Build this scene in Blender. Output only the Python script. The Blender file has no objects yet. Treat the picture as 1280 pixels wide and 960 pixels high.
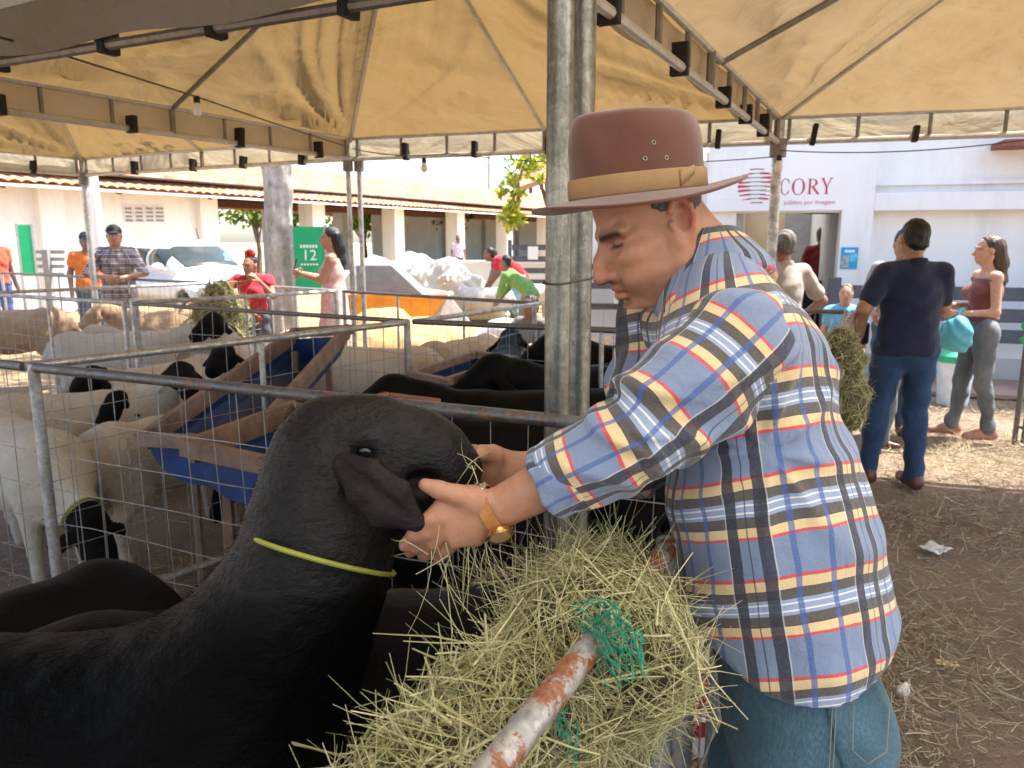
import bpy, bmesh, math, random
import numpy as np
import openvdb
from mathutils import Vector, Matrix, noise as mnoise

random.seed(7)
RNG = np.random.default_rng(11)
PI = math.pi
SC = bpy.context.scene
COL = SC.collection

# ------------------------------------------------------------------ camera, sky, sun, exposure
CAM_H = 1.5
PITCH = math.atan(180 / 960)
cam = bpy.data.cameras.new('camera')
cam.lens = 27.0; cam.sensor_width = 36.0; cam.clip_start = 0.02; cam.clip_end = 800
cam.dof.use_dof = True; cam.dof.focus_distance = 1.25; cam.dof.aperture_fstop = 10.0
camo = bpy.data.objects.new('camera', cam); COL.objects.link(camo)
camo.location = (0, 0, CAM_H); camo.rotation_euler = (PI / 2 - PITCH, 0, 0)
SC.camera = camo

SUN_EL, SUN_DIR = math.radians(64), Vector((0.93, 0.37, 0)).normalized()     # horizontal direction towards the sun
world = bpy.data.worlds.new('World'); SC.world = world; world.use_nodes = True
wn = world.node_tree.nodes; wl = world.node_tree.links
sky = wn.new('ShaderNodeTexSky'); sky.sky_type = 'NISHITA'; sky.sun_disc = False
sky.sun_elevation = SUN_EL; sky.sun_rotation = math.atan2(SUN_DIR.x, SUN_DIR.y)
sky.dust_density = 2.0; sky.air_density = 1.0
wn['Background'].inputs['Strength'].default_value = 0.15
wl.new(sky.outputs[0], wn['Background'].inputs['Color'])
sun = bpy.data.lights.new('sun', 'SUN'); sun.energy = 4.0; sun.angle = math.radians(0.55); sun.color = (1.0, 0.93, 0.82)
suno = bpy.data.objects.new('sun', sun); COL.objects.link(suno)
suno.rotation_euler = (-Vector((SUN_DIR.x * math.cos(SUN_EL), SUN_DIR.y * math.cos(SUN_EL), math.sin(SUN_EL)))).to_track_quat('-Z', 'Y').to_euler()
suno.location = (0, 0, 30)
vs = SC.view_settings
SC.display_settings.display_device = 'sRGB'
vs.view_transform = 'Standard'; vs.look = 'None'; vs.exposure = 1.95; vs.gamma = 1.0; vs.use_curve_mapping = False
SC.cycles.use_denoising = True
SC.cycles.max_bounces = 10; SC.cycles.diffuse_bounces = 5; SC.cycles.transparent_max_bounces = 12
SC.cycles.sample_clamp_indirect = 6.0

# ------------------------------------------------------------------ pixels of the 1280 x 960 photograph to places
F_PX = 960.0
def ray(u, v):
    dx = (u - 640) / F_PX; dy = (480 - v) / F_PX
    c, s = math.cos(PITCH), math.sin(PITCH)
    return Vector((dx, c + dy * s, -s + dy * c))
def P(u, v, t):                      # at depth t
    return Vector((0, 0, CAM_H)) + ray(u, v) * t
def G(u, v, z=0.0):                  # on the horizontal plane z
    r = ray(u, v); return Vector((0, 0, CAM_H)) + r * ((z - CAM_H) / r.z)

# ------------------------------------------------------------------ objects
def link(o, parent=None):
    COL.objects.link(o)
    if parent is not None: o.parent = parent
    return o
def tag(o, label=None, cat=None, group=None, kind=None):
    if label: o['label'] = label
    if cat: o['category'] = cat
    if group: o['group'] = group
    if kind: o['kind'] = kind
    return o
def empty(name, loc=(0, 0, 0), rz=0.0):
    o = bpy.data.objects.new(name, None); COL.objects.link(o)
    o.location = loc; o.rotation_euler = (0, 0, rz); o.empty_display_size = 0.1
    return o
def mesh_obj(name, verts, faces, mat=None, parent=None, smooth=False, attrs=None):
    me = bpy.data.meshes.new(name)
    if isinstance(verts, np.ndarray):
        faces = np.asarray(faces, dtype=np.int32); k = faces.shape[1]
        me.vertices.add(len(verts)); me.vertices.foreach_set('co', np.ascontiguousarray(verts, dtype=np.float32).ravel())
        me.loops.add(faces.size); me.loops.foreach_set('vertex_index', faces.ravel())
        me.polygons.add(len(faces))
        me.polygons.foreach_set('loop_start', np.arange(0, faces.size, k, dtype=np.int32))
        me.polygons.foreach_set('loop_total', np.full(len(faces), k, dtype=np.int32))
        me.update(calc_edges=True); me.validate()
    else:
        me.from_pydata([tuple(v) for v in verts], [], [tuple(f) for f in faces]); me.update()
    if attrs:
        for an, arr in attrs.items():
            arr = np.asarray(arr, dtype=np.float32)
            if arr.ndim == 1:
                a = me.attributes.new(an, 'FLOAT', 'POINT'); a.data.foreach_set('value', arr)
            elif arr.shape[1] == 3:
                a = me.attributes.new(an, 'FLOAT_VECTOR', 'POINT'); a.data.foreach_set('vector', arr.ravel())
    if smooth:
        me.polygons.foreach_set('use_smooth', np.ones(len(me.polygons), dtype=bool))
    if mat: me.materials.append(mat)
    o = bpy.data.objects.new(name, me)
    return link(o, parent)
def inst(name, me, parent=None, loc=None, rot=None, scale=None, matrix=None):
    o = bpy.data.objects.new(name, me); link(o, parent)
    if matrix is not None: o.matrix_local = matrix
    if loc is not None: o.location = loc
    if rot is not None: o.rotation_euler = rot
    if scale is not None: o.scale = scale
    return o
def copy_tree(o, parent=None):
    c = o.copy(); COL.objects.link(c); c.parent = parent
    for ch in [x for x in bpy.data.objects if x.parent is o]: copy_tree(ch, c)
    return c

class MB:                                              # collects simple solids, links them as one mesh
    def __init__(s): s.v = []; s.f = []
    def add(s, v, f):
        n = len(s.v); s.v += [Vector(x) for x in v]; s.f += [tuple(i + n for i in q) for q in f]; return s
    def box(s, lo, hi, M=None):
        x0, y0, z0 = lo; x1, y1, z1 = hi
        v = [Vector(p) for p in ((x0,y0,z0),(x1,y0,z0),(x1,y1,z0),(x0,y1,z0),(x0,y0,z1),(x1,y0,z1),(x1,y1,z1),(x0,y1,z1))]
        if M is not None: v = [M @ p for p in v]
        return s.add(v, [(0,3,2,1),(4,5,6,7),(0,1,5,4),(1,2,6,5),(2,3,7,6),(3,0,4,7)])
    def bar(s, a, b, w, h, up=(0, 0, 1)):              # box beam from a to b
        a = Vector(a); b = Vector(b); d = (b - a).normalized(); up = Vector(up)
        x = d.cross(up)
        if x.length < 1e-4: x = d.cross(Vector((1, 0, 0)))
        x.normalize(); y = x.cross(d).normalized()
        v = [p + x * (i * w / 2) + y * (j * h / 2) for p in (a, b) for i, j in ((-1,-1),(1,-1),(1,1),(-1,1))]
        return s.add(v, [(3,2,1,0),(4,5,6,7),(0,1,5,4),(1,2,6,5),(2,3,7,6),(3,0,4,7)])
    def tube(s, pts, r, n=8, caps=True):
        pts = [Vector(p) for p in pts]; rs = r if isinstance(r, (list, tuple)) else [r] * len(pts)
        base = len(s.v); prev = None
        for i, p in enumerate(pts):
            d = (pts[min(i + 1, len(pts) - 1)] - pts[max(i - 1, 0)]).normalized()
            if prev is None:
                x = d.orthogonal().normalized()
            else:
                x = (prev - d * prev.dot(d)).normalized()
            prev = x; y = d.cross(x)
            for k in range(n):
                a = 2 * PI * k / n
                s.v.append(p + (x * math.cos(a) + y * math.sin(a)) * rs[i])
        for i in range(len(pts) - 1):
            for k in range(n):
                a = base + i * n + k; b = base + i * n + (k + 1) % n
                s.f.append((a, b, b + n, a + n))
        if caps:
            s.f.append(tuple(base + k for k in range(n))[::-1])
            s.f.append(tuple(base + (len(pts) - 1) * n + k for k in range(n)))
        return s
    def lathe(s, prof, c=(0, 0, 0), n=20, M=None):     # prof [(r,z)]
        base = len(s.v)
        for r, z in prof:
            for k in range(n):
                a = 2 * PI * k / n; p = Vector((c[0] + r * math.cos(a), c[1] + r * math.sin(a), c[2] + z))
                s.v.append(M @ p if M is not None else p)
        for i in range(len(prof) - 1):
            for k in range(n):
                a = base + i * n + k; b = base + i * n + (k + 1) % n
                s.f.append((a, b, b + n, a + n))
        return s
    def prism(s, poly, d, M=None):                     # poly in xy, from z 0 to d
        n = len(poly)
        v = [Vector((x, y, 0)) for x, y in poly] + [Vector((x, y, d)) for x, y in poly]
        if M is not None: v = [M @ p for p in v]
        f = [tuple(range(n))[::-1], tuple(range(n, 2 * n))] + [(i, (i + 1) % n, n + (i + 1) % n, n + i) for i in range(n)]
        return s.add(v, f)
    def build(s, name, mat, parent=None, smooth=False, bevel=0):
        o = mesh_obj(name, s.v, s.f, mat, parent, smooth)
        if smooth:
            try: o.data.set_sharp_from_angle(angle=math.radians(40))
            except Exception: pass
        if bevel:
            m = o.modifiers.new('bevel', 'BEVEL'); m.width = bevel; m.segments = 2; m.limit_method = 'ANGLE'
        return o

# ------------------------------------------------------------------ solid fields: smooth unions of tapered limbs -> one skin
class Field:
    def __init__(s, voxel, lo, hi):
        s.h = voxel; s.lo = np.array(lo, dtype=np.float32)
        n = np.ceil((np.array(hi) - s.lo) / voxel).astype(int) + 1
        s.ax = [s.lo[i] + voxel * np.arange(n[i], dtype=np.float32) for i in range(3)]
        s.d = np.full(n, 0.5, dtype=np.float32)
    def _sub(s, lo, hi, m):
        sl = []
        for i in range(3):
            a = int(np.clip(np.floor((lo[i] - m - s.lo[i]) / s.h), 0, s.d.shape[i]))
            b = int(np.clip(np.ceil((hi[i] + m - s.lo[i]) / s.h) + 1, 0, s.d.shape[i]))
            sl.append(slice(a, max(a, b)))
        X = s.ax[0][sl[0]][:, None, None]; Y = s.ax[1][sl[1]][None, :, None]; Z = s.ax[2][sl[2]][None, None, :]
        return tuple(sl), X, Y, Z
    def _mix(s, sl, d, k, op):
        o = s.d[sl]
        if op == 'sub': d = -d
        if o.size == 0: return
        if op == 'add':
            if k <= 0: s.d[sl] = np.minimum(o, d); return
            h = np.maximum(k - np.abs(o - d), 0) / k
            s.d[sl] = np.minimum(o, d) - h * h * h * k / 6
        else:
            if k <= 0: s.d[sl] = np.maximum(o, d); return
            h = np.maximum(k - np.abs(o - d), 0) / k
            s.d[sl] = np.maximum(o, d) + h * h * h * k / 6
    def cone(s, a, b, ra, rb, k=0.02, op='add'):
        a = np.array(a, dtype=np.float32); b = np.array(b, dtype=np.float32); r = max(ra, rb)
        sl, X, Y, Z = s._sub(np.minimum(a, b) - r, np.maximum(a, b) + r, k + 3 * s.h)
        ab = b - a; L = float(ab @ ab) + 1e-12
        t = np.clip(((X - a[0]) * ab[0] + (Y - a[1]) * ab[1] + (Z - a[2]) * ab[2]) / L, 0, 1)
        d = np.sqrt((X - a[0] - t * ab[0]) ** 2 + (Y - a[1] - t * ab[1]) ** 2 + (Z - a[2] - t * ab[2]) ** 2) - (ra + (rb - ra) * t)
        s._mix(sl, d, k, op); return s
    def chain(s, pts, rs, k=0.02, op='add'):
        for i in range(len(pts) - 1): s.cone(pts[i], pts[i + 1], rs[i], rs[i + 1], k, op)
        return s
    def oval(s, a, b, ra, rb, axis, k=0.02, op='add'):   # limb with an elliptic section: ra=(along axis, across)
        a = np.array(a, dtype=np.float32); b = np.array(b, dtype=np.float32); r = max(ra + rb)
        sl, X, Y, Z = s._sub(np.minimum(a, b) - r, np.maximum(a, b) + r, k + 3 * s.h)
        ab = b - a; L = float(np.sqrt(ab @ ab)) + 1e-9; w = ab / L
        x = np.array(axis, dtype=np.float32); x = x - w * float(x @ w); x /= np.linalg.norm(x); y = np.cross(w, x)
        px, py, pz = X - a[0], Y - a[1], Z - a[2]
        tw = px * w[0] + py * w[1] + pz * w[2]; t = np.clip(tw / L, 0, 1); ex = tw - t * L
        o1 = px * x[0] + py * x[1] + pz * x[2]; o2 = px * y[0] + py * y[1] + pz * y[2]
        r1 = ra[0] + (rb[0] - ra[0]) * t; r2 = ra[1] + (rb[1] - ra[1]) * t; rm = np.minimum(r1, r2)
        q0 = np.sqrt((o1 / r1) ** 2 + (o2 / r2) ** 2 + (ex / rm) ** 2)
        q1 = np.sqrt((o1 / r1 ** 2) ** 2 + (o2 / r2 ** 2) ** 2 + (ex / rm ** 2) ** 2) + 1e-9
        d = q0 * (q0 - 1) / q1
        s._mix(sl, d, k, op); return s
    def ell(s, c, r, R=None, k=0.02, op='add'):
        c = np.array(c, dtype=np.float32); rm = max(r)
        sl, X, Y, Z = s._sub(c - rm, c + rm, k + 3 * s.h)
        px, py, pz = X - c[0], Y - c[1], Z - c[2]
        if R is not None:
            M = np.array(R, dtype=np.float32)          # columns = local axes
            px, py, pz = (px * M[0, 0] + py * M[1, 0] + pz * M[2, 0], px * M[0, 1] + py * M[1, 1] + pz * M[2, 1], px * M[0, 2] + py * M[1, 2] + pz * M[2, 2])
        q0 = np.sqrt((px / r[0]) ** 2 + (py / r[1]) ** 2 + (pz / r[2]) ** 2)
        q1 = np.sqrt((px / r[0] ** 2) ** 2 + (py / r[1] ** 2) ** 2 + (pz / r[2] ** 2) ** 2) + 1e-9
        d = q0 * (q0 - 1) / q1
        s._mix(sl, d, k, op); return s
    def cut(s, p, n, k=0.0):                             # keep the side n does not point to
        p = np.array(p, dtype=np.float32); n = np.array(n, dtype=np.float32); n /= np.linalg.norm(n)
        X = s.ax[0][:, None, None]; Y = s.ax[1][None, :, None]; Z = s.ax[2][None, None, :]
        d = (X - p[0]) * n[0] + (Y - p[1]) * n[1] + (Z - p[2]) * n[2]
        s._mix(tuple([slice(None)] * 3), -d, k, 'sub'); return s
    def warp(s, fn):
        X = s.ax[0][:, None, None]; Y = s.ax[1][None, :, None]; Z = s.ax[2][None, None, :]
        s.d += fn(X, Y, Z).astype(np.float32); return s
    def mesh(s):
        h = s.h; d = np.clip(s.d, -4 * h, 4 * h) / h
        for ax in range(3):                               # close at the grid's border
            for e in (0, -1):
                ix = [slice(None)] * 3; ix[ax] = e; d[tuple(ix)] = 4
        g = openvdb.FloatGrid(4.0); g.copyFromArray(np.ascontiguousarray(d))
        p, q = g.convertToQuads(0.0)
        return p * h + s.lo, q.astype(np.int32)
    def build(s, name, mat, parent=None, attrs=None, smooth_it=1):
        p, q = s.mesh()
        if smooth_it: p = relax(p, q, smooth_it)
        at = attrs(p) if attrs else None
        return mesh_obj(name, p, q, mat, parent, True, at)

def relax(p, q, it=1, w=0.5):
    n = len(p)
    e = np.concatenate([q[:, [0, 1]], q[:, [1, 2]], q[:, [2, 3]], q[:, [3, 0]]]); e = np.concatenate([e, e[:, ::-1]])
    cnt = np.bincount(e[:, 0], minlength=n)[:, None] + 1e-9
    for _ in range(it):
        for ww in (w, -w * 0.9):                        # Taubin: no shrinking
            sm = np.stack([np.bincount(e[:, 0], weights=p[e[:, 1], i], minlength=n) for i in range(3)], 1) / cnt
            p = p + ww * (sm - p)
    return p

def smooth01(x, a, b):
    t = np.clip((x - a) / (b - a), 0, 1); return t * t * (3 - 2 * t)
# ------------------------------------------------------------------ materials
class NT:
    def __init__(s, name):
        s.m = bpy.data.materials.new(name); s.m.use_nodes = True; s.t = s.m.node_tree
        s.b = s.t.nodes['Principled BSDF']; s.out = s.t.nodes['Material Output']
    def n(s, typ, **kw):
        x = s.t.nodes.new('ShaderNode' + typ)
        for k, v in kw.items():
            if k in x.inputs: x.inputs[k].default_value = v
            elif hasattr(x, k): setattr(x, k, v)
        return x
    def l(s, a, b): s.t.links.new(a, b)
    def coord(s, kind='Object'): return s.n('TexCoord').outputs[kind]
    def attr(s, name): return s.n('Attribute', attribute_name=name)
    def mapv(s, vec, scale=(1, 1, 1), rot=(0, 0, 0)):
        x = s.n('Mapping'); x.inputs['Scale'].default_value = scale; x.inputs['Rotation'].default_value = rot; s.l(vec, x.inputs['Vector']); return x.outputs[0]
    def noise(s, scale, detail=4, rough=0.6, vec=None, dist=0.0):
        x = s.n('TexNoise'); x.inputs['Scale'].default_value = scale; x.inputs['Detail'].default_value = detail; x.inputs['Roughness'].default_value = rough
        x.inputs['Distortion'].default_value = dist
        s.l(vec if vec is not None else s.coord(), x.inputs['Vector']); return x.outputs['Fac']
    def ramp(s, fac, stops):
        x = s.n('ValToRGB'); s.l(fac, x.inputs[0]); e = x.color_ramp.elements
        while len(e) < len(stops): e.new(0.5)
        for i, (p, c) in enumerate(stops):
            e[i].position = p; e[i].color = (c[0], c[1], c[2], 1) if not isinstance(c, (int, float)) else (c, c, c, 1)
        return x.outputs[0]
    def mix(s, fac, a, b, mode='MIX'):
        x = s.n('Mix', data_type='RGBA', blend_type=mode)
        for k, v in ((0, fac), (6, a), (7, b)):
            if isinstance(v, (int, float)): x.inputs[k].default_value = v
            elif isinstance(v, (tuple, list)): x.inputs[k].default_value = (*v[:3], 1)
            else: s.l(v, x.inputs[k])
        return x.outputs[2]
    def math(s, op, a, b=0.0, c=0.0):
        x = s.n('Math', operation=op)
        for k, v in ((0, a), (1, b), (2, c)):
            if isinstance(v, (int, float)): x.inputs[k].default_value = v
            else: s.l(v, x.inputs[k])
        return x.outputs[0]
    def bump(s, h, strength=0.3, dist=0.01, normal=None):
        x = s.n('Bump'); x.inputs['Strength'].default_value = strength; x.inputs['Distance'].default_value = dist
        s.l(h, x.inputs['Height'])
        if normal is not None: s.l(normal, x.inputs['Normal'])
        s.l(x.outputs[0], s.b.inputs['Normal']); return x.outputs[0]
    def set(s, color=None, rough=None, metal=None, spec=None, sheen=None, coat=None):
        for k, v in (('Base Color', color), ('Roughness', rough), ('Metallic', metal), ('Specular IOR Level', spec), ('Sheen Weight', sheen), ('Coat Weight', coat)):
            if v is None: continue
            if isinstance(v, (int, float)): s.b.inputs[k].default_value = v
            elif isinstance(v, (tuple, list)): s.b.inputs[k].default_value = (*v[:3], 1)
            else: s.l(v, s.b.inputs[k])
        return s

_simple = {}
def M(color, rough=0.7, metal=0.0, var=0.18, scale=9.0, bump=0.15, bscale=None, spec=0.4, sheen=0.0, key=''):
    """plain procedural surface: colour with blotches of wear, fine relief"""
    k = (tuple(color), rough, metal, var, scale, bump, bscale, spec, sheen, key)
    if k in _simple: return _simple[k]
    t = NT('surface_%d' % len(_simple))
    f = t.noise(scale, 6, 0.65)
    lo = tuple(max(0, c * (1 - var)) for c in color); hi = tuple(min(1, c * (1 + var)) for c in color)
    t.set(t.ramp(f, [(0.3, lo), (0.7, hi)]), rough, metal, spec, sheen)
    if bump: t.bump(t.noise(bscale or scale * 8, 4, 0.6), bump, 0.004)
    _simple[k] = t.m; return t.m

def mk_galv(name, base=(0.42, 0.44, 0.45), rust=0.0):
    t = NT(name)
    v = t.n('TexVoronoi'); v.inputs['Scale'].default_value = 90; t.l(t.coord(), v.inputs['Vector'])
    sp = t.mix(0.35, base, v.outputs['Color'], 'OVERLAY')
    hs = t.n('HueSaturation', Saturation=0.15); t.l(sp, hs.inputs['Color'])
    dirt = t.ramp(t.noise(14, 8, 0.7), [(0.42, 0.0), (0.62, 1.0)])
    c = t.mix(t.math('MULTIPLY', dirt, 0.55), hs.outputs[0], (0.17, 0.15, 0.12))
    met = t.math('SUBTRACT', 0.75, t.math('MULTIPLY', dirt, 0.4))
    if rust:
        r = t.ramp(t.noise(22, 8, 0.75), [(0.62 - 0.2 * rust, 0.0), (0.66 - 0.2 * rust, 1.0)])
        c = t.mix(r, c, t.ramp(t.noise(120, 3), [(0.3, (0.12, 0.035, 0.015)), (0.7, (0.33, 0.13, 0.06))]))
        met = t.math('MULTIPLY', met, t.math('SUBTRACT', 1.0, r))
    t.set(c, t.math('ADD', 0.38, t.math('MULTIPLY', dirt, 0.3)), met)
    t.bump(t.noise(60, 6, 0.7), 0.25, 0.002)
    return t.m
GALV = mk_galv('galvanised_steel')
GALV_DARK = mk_galv('weathered_steel', (0.14, 0.14, 0.13), 0.2)
PIPE_RUST = mk_galv('chipped_grey_paint', (0.40, 0.385, 0.365), 0.85)
WIRE = M((0.30, 0.30, 0.29), 0.5, 0.6, 0.3, 30, 0)
WIRE_DARK = M((0.09, 0.08, 0.07), 0.6, 0.3, 0.3, 30, 0)
TENT_TUBE = M((0.20, 0.19, 0.17), 0.5, 0.5, 0.3, 20, 0.1)
TUBE_PALE = M((0.50, 0.49, 0.45), 0.45, 0.4, 0.2, 20, 0.1)
STRAP = M((0.012, 0.012, 0.013), 0.7, 0, 0.2, 20, 0.1)

def mk_canvas(name, col, trans, dirt_shade_amt=0.5):
    t = NT(name); t.t.nodes.remove(t.b)
    co = t.coord('Object')
    w = t.noise(1.5, 5, 0.5, t.mapv(co, (1, 1, 1.6)), 1.4)
    stain_shade = t.ramp(t.noise(1.1, 7, 0.7, co, 0.6), [(0.40, 0.0), (0.72, 1.0)])  # stains, strengthened to imitate broad light and dark areas of the roof
    c = t.mix(t.math('MULTIPLY', stain_shade, dirt_shade_amt), col, (0.36, 0.27, 0.14))
    spk = t.ramp(t.noise(40, 3, 0.6, co), [(0.64, 0.0), (0.72, 1.0)])
    c = t.mix(t.math('MULTIPLY', spk, 0.25), c, (0.2, 0.15, 0.08))
    b = t.n('Bump'); b.inputs['Strength'].default_value = 0.75; b.inputs['Distance'].default_value = 0.08
    t.l(t.math('ADD', w, t.math('MULTIPLY', t.noise(9, 4, 0.55, t.mapv(co, (1, 1, 0.35))), 0.10)), b.inputs['Height'])
    d = t.n('BsdfDiffuse'); tr = t.n('BsdfTranslucent'); t.l(c, d.inputs[0])
    t.l(t.mix(1.0, c, trans, 'MULTIPLY'), tr.inputs[0])
    t.l(b.outputs[0], d.inputs['Normal']); t.l(b.outputs[0], tr.inputs['Normal'])
    mx = t.n('MixShader'); mx.inputs[0].default_value = 0.5
    t.l(d.outputs[0], mx.inputs[1]); t.l(tr.outputs[0], mx.inputs[2]); t.l(mx.outputs[0], t.out.inputs['Surface'])
    return t.m
CANVAS = mk_canvas('tent_canvas', (0.42, 0.34, 0.22), (0.36, 0.285, 0.178), 0.7)
CANVAS_GREY = mk_canvas('tent_canvas_grey', (0.46, 0.44, 0.40), (0.14, 0.13, 0.12))
CANVAS_PALE = mk_canvas('tent_canvas_pale', (0.46, 0.39, 0.285), (0.40, 0.33, 0.232), 0.6)
CANVAS_WHITE = mk_canvas('tent_canvas_white', (0.85, 0.83, 0.78), (0.95, 0.92, 0.86), 0.15)
CANVAS_VAL = mk_canvas('valance_canvas', (0.66, 0.61, 0.50), (0.6, 0.55, 0.45), 0.4)

def mk_ground():
    t = NT('trodden_earth')
    co = t.coord('Object')
    base = t.ramp(t.noise(0.9, 9, 0.68, co, 0.5), [(0.3, (0.29, 0.195, 0.14)), (0.5, (0.42, 0.305, 0.23)), (0.72, (0.52, 0.41, 0.315))])
    sp = t.sep = t.n('SeparateXYZ'); t.l(co, sp.inputs[0])
    far = t.n('MapRange', clamp=True); t.l(t.math('ADD', sp.outputs['Y'], t.math('MULTIPLY', t.noise(0.6, 5, 0.6, co), 2.2)), far.inputs[0])
    far.inputs['From Min'].default_value = 7.8; far.inputs['From Max'].default_value = 9.8
    sand = t.ramp(t.noise(2.5, 8, 0.7, co), [(0.3, (0.42, 0.28, 0.13)), (0.7, (0.62, 0.46, 0.25))])
    c = t.mix(far.outputs[0], base, sand)
    f1 = t.noise(55, 6, 0.75, t.mapv(co, (1, 1, 1)), 1.5)
    c = t.mix(t.ramp(f1, [(0.52, 0.0), (0.66, 0.5)]), c, (0.40, 0.33, 0.21))
    c = t.mix(t.ramp(t.noise(160, 3, 0.6, co), [(0.35, 0.45), (0.5, 0.0)]), c, (0.06, 0.04, 0.028))
    t.set(c, 0.95, 0, 0.15)
    t.bump(t.math('ADD', t.math('MULTIPLY', f1, 0.6), t.math('ADD', t.noise(7, 8, 0.7, co), t.math('MULTIPLY', t.noise(16, 6, 0.7, t.mapv(co, (0.3, 1.6, 1), (0, 0, 0.45)), 0.6), 0.9))), 1.0, 0.04)
    return t.m
GROUND = mk_ground()

def mk_hay(name, a, b, c, spec=0.35):
    t = NT(name)
    at = t.attr('tint')
    co = t.noise(6, 3, 0.5, t.coord('Object'))
    t.set(t.ramp(t.math('ADD', t.math('MULTIPLY', at.outputs['Fac'], 0.85), t.math('MULTIPLY', co, 0.15)), [(0.05, a), (0.5, b), (0.95, c)]), 0.62, 0, spec)
    return t.m
HAY = mk_hay('hay_green', (0.20, 0.19, 0.07), (0.46, 0.43, 0.20), (0.72, 0.66, 0.42))
STRAW = mk_hay('straw_dry', (0.15, 0.115, 0.07), (0.36, 0.29, 0.18), (0.60, 0.52, 0.36))

def mk_skin(name, col, rough=0.48, stubble=False):
    t = NT(name)
    c = t.ramp(t.noise(38, 5, 0.6), [(0.3, tuple(x * 0.86 for x in col)), (0.7, tuple(min(1, x * 1.1) for x in col))])
    at = t.attr('tone'); c = t.mix(at.outputs['Fac'], c, (0.02, 0.013, 0.011))
    rd = t.attr('red'); c = t.mix(rd.outputs['Fac'], c, (col[0] * 1.02, col[1] * 0.62, col[2] * 0.58))
    t.set(c, rough, 0, 0.45)
    t.b.inputs['Subsurface Weight'].default_value = 0.12; t.b.inputs['Subsurface Radius'].default_value = (0.012, 0.005, 0.003); t.b.inputs['Subsurface Scale'].default_value = 0.6
    t.bump(t.math('ADD', t.noise(260, 3, 0.6), t.math('MULTIPLY', t.noise(60, 4, 0.6), 0.9)), 0.4, 0.002)
    return t.m
SKIN = mk_skin('skin_tan', (0.44, 0.215, 0.13))
SKIN_MID = mk_skin('skin_brown', (0.36, 0.185, 0.115))
SKIN_DARK = mk_skin('skin_dark_brown', (0.20, 0.10, 0.065))
SKIN_LIGHT = mk_skin('skin_light', (0.55, 0.31, 0.21))

def cloth(col, var=0.2, weave=700, rough=0.9, fold=0.6):
    key = ('cloth', col, var, weave)
    if key in _simple: return _simple[key]
    t = NT('cloth_%d' % len(_simple))
    co = t.coord()
    t.set(t.ramp(t.noise(16, 6, 0.6, co), [(0.3, tuple(x * (1 - var) for x in col)), (0.7, tuple(min(1, x * (1 + var)) for x in col))]), rough, 0, 0.2, 0.15)
    t.bump(t.math('ADD', t.math('MULTIPLY', t.noise(weave, 2, 0.5, co), 0.12), t.noise(11, 3, 0.55, t.mapv(co, (1, 1, 0.5)), 0.8)), fold, 0.02)
    _simple[key] = t.m; return t.m

def mk_denim(name, col):
    t = NT(name); co = t.coord()
    fade = t.ramp(t.noise(5.5, 6, 0.6, t.mapv(co, (1, 1, 0.45))), [(0.38, 0.0), (0.7, 1.0)])
    c = t.mix(t.math('MULTIPLY', fade, 0.6), col, tuple(min(1, x * 2.3 + 0.03) for x in col))
    c = t.mix(t.ramp(t.noise(420, 2, 0.5, t.mapv(co, (1, 1, 0.2))), [(0.4, 0.35), (0.6, 0.0)]), c, tuple(x * 0.45 for x in col))
    t.set(c, 0.9, 0, 0.2, 0.1)
    t.bump(t.math('ADD', t.noise(10, 4, 0.6, t.mapv(co, (1, 1, 1.8)), 0.5), t.math('MULTIPLY', t.noise(500, 2), 0.1)), 0.45, 0.02)
    return t.m
DENIM = mk_denim('denim_teal_blue', (0.040, 0.085, 0.115))
DENIM_DARK = mk_denim('denim_dark', (0.022, 0.05, 0.11))
DENIM_GREY = mk_denim('denim_grey', (0.13, 0.14, 0.155))

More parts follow.
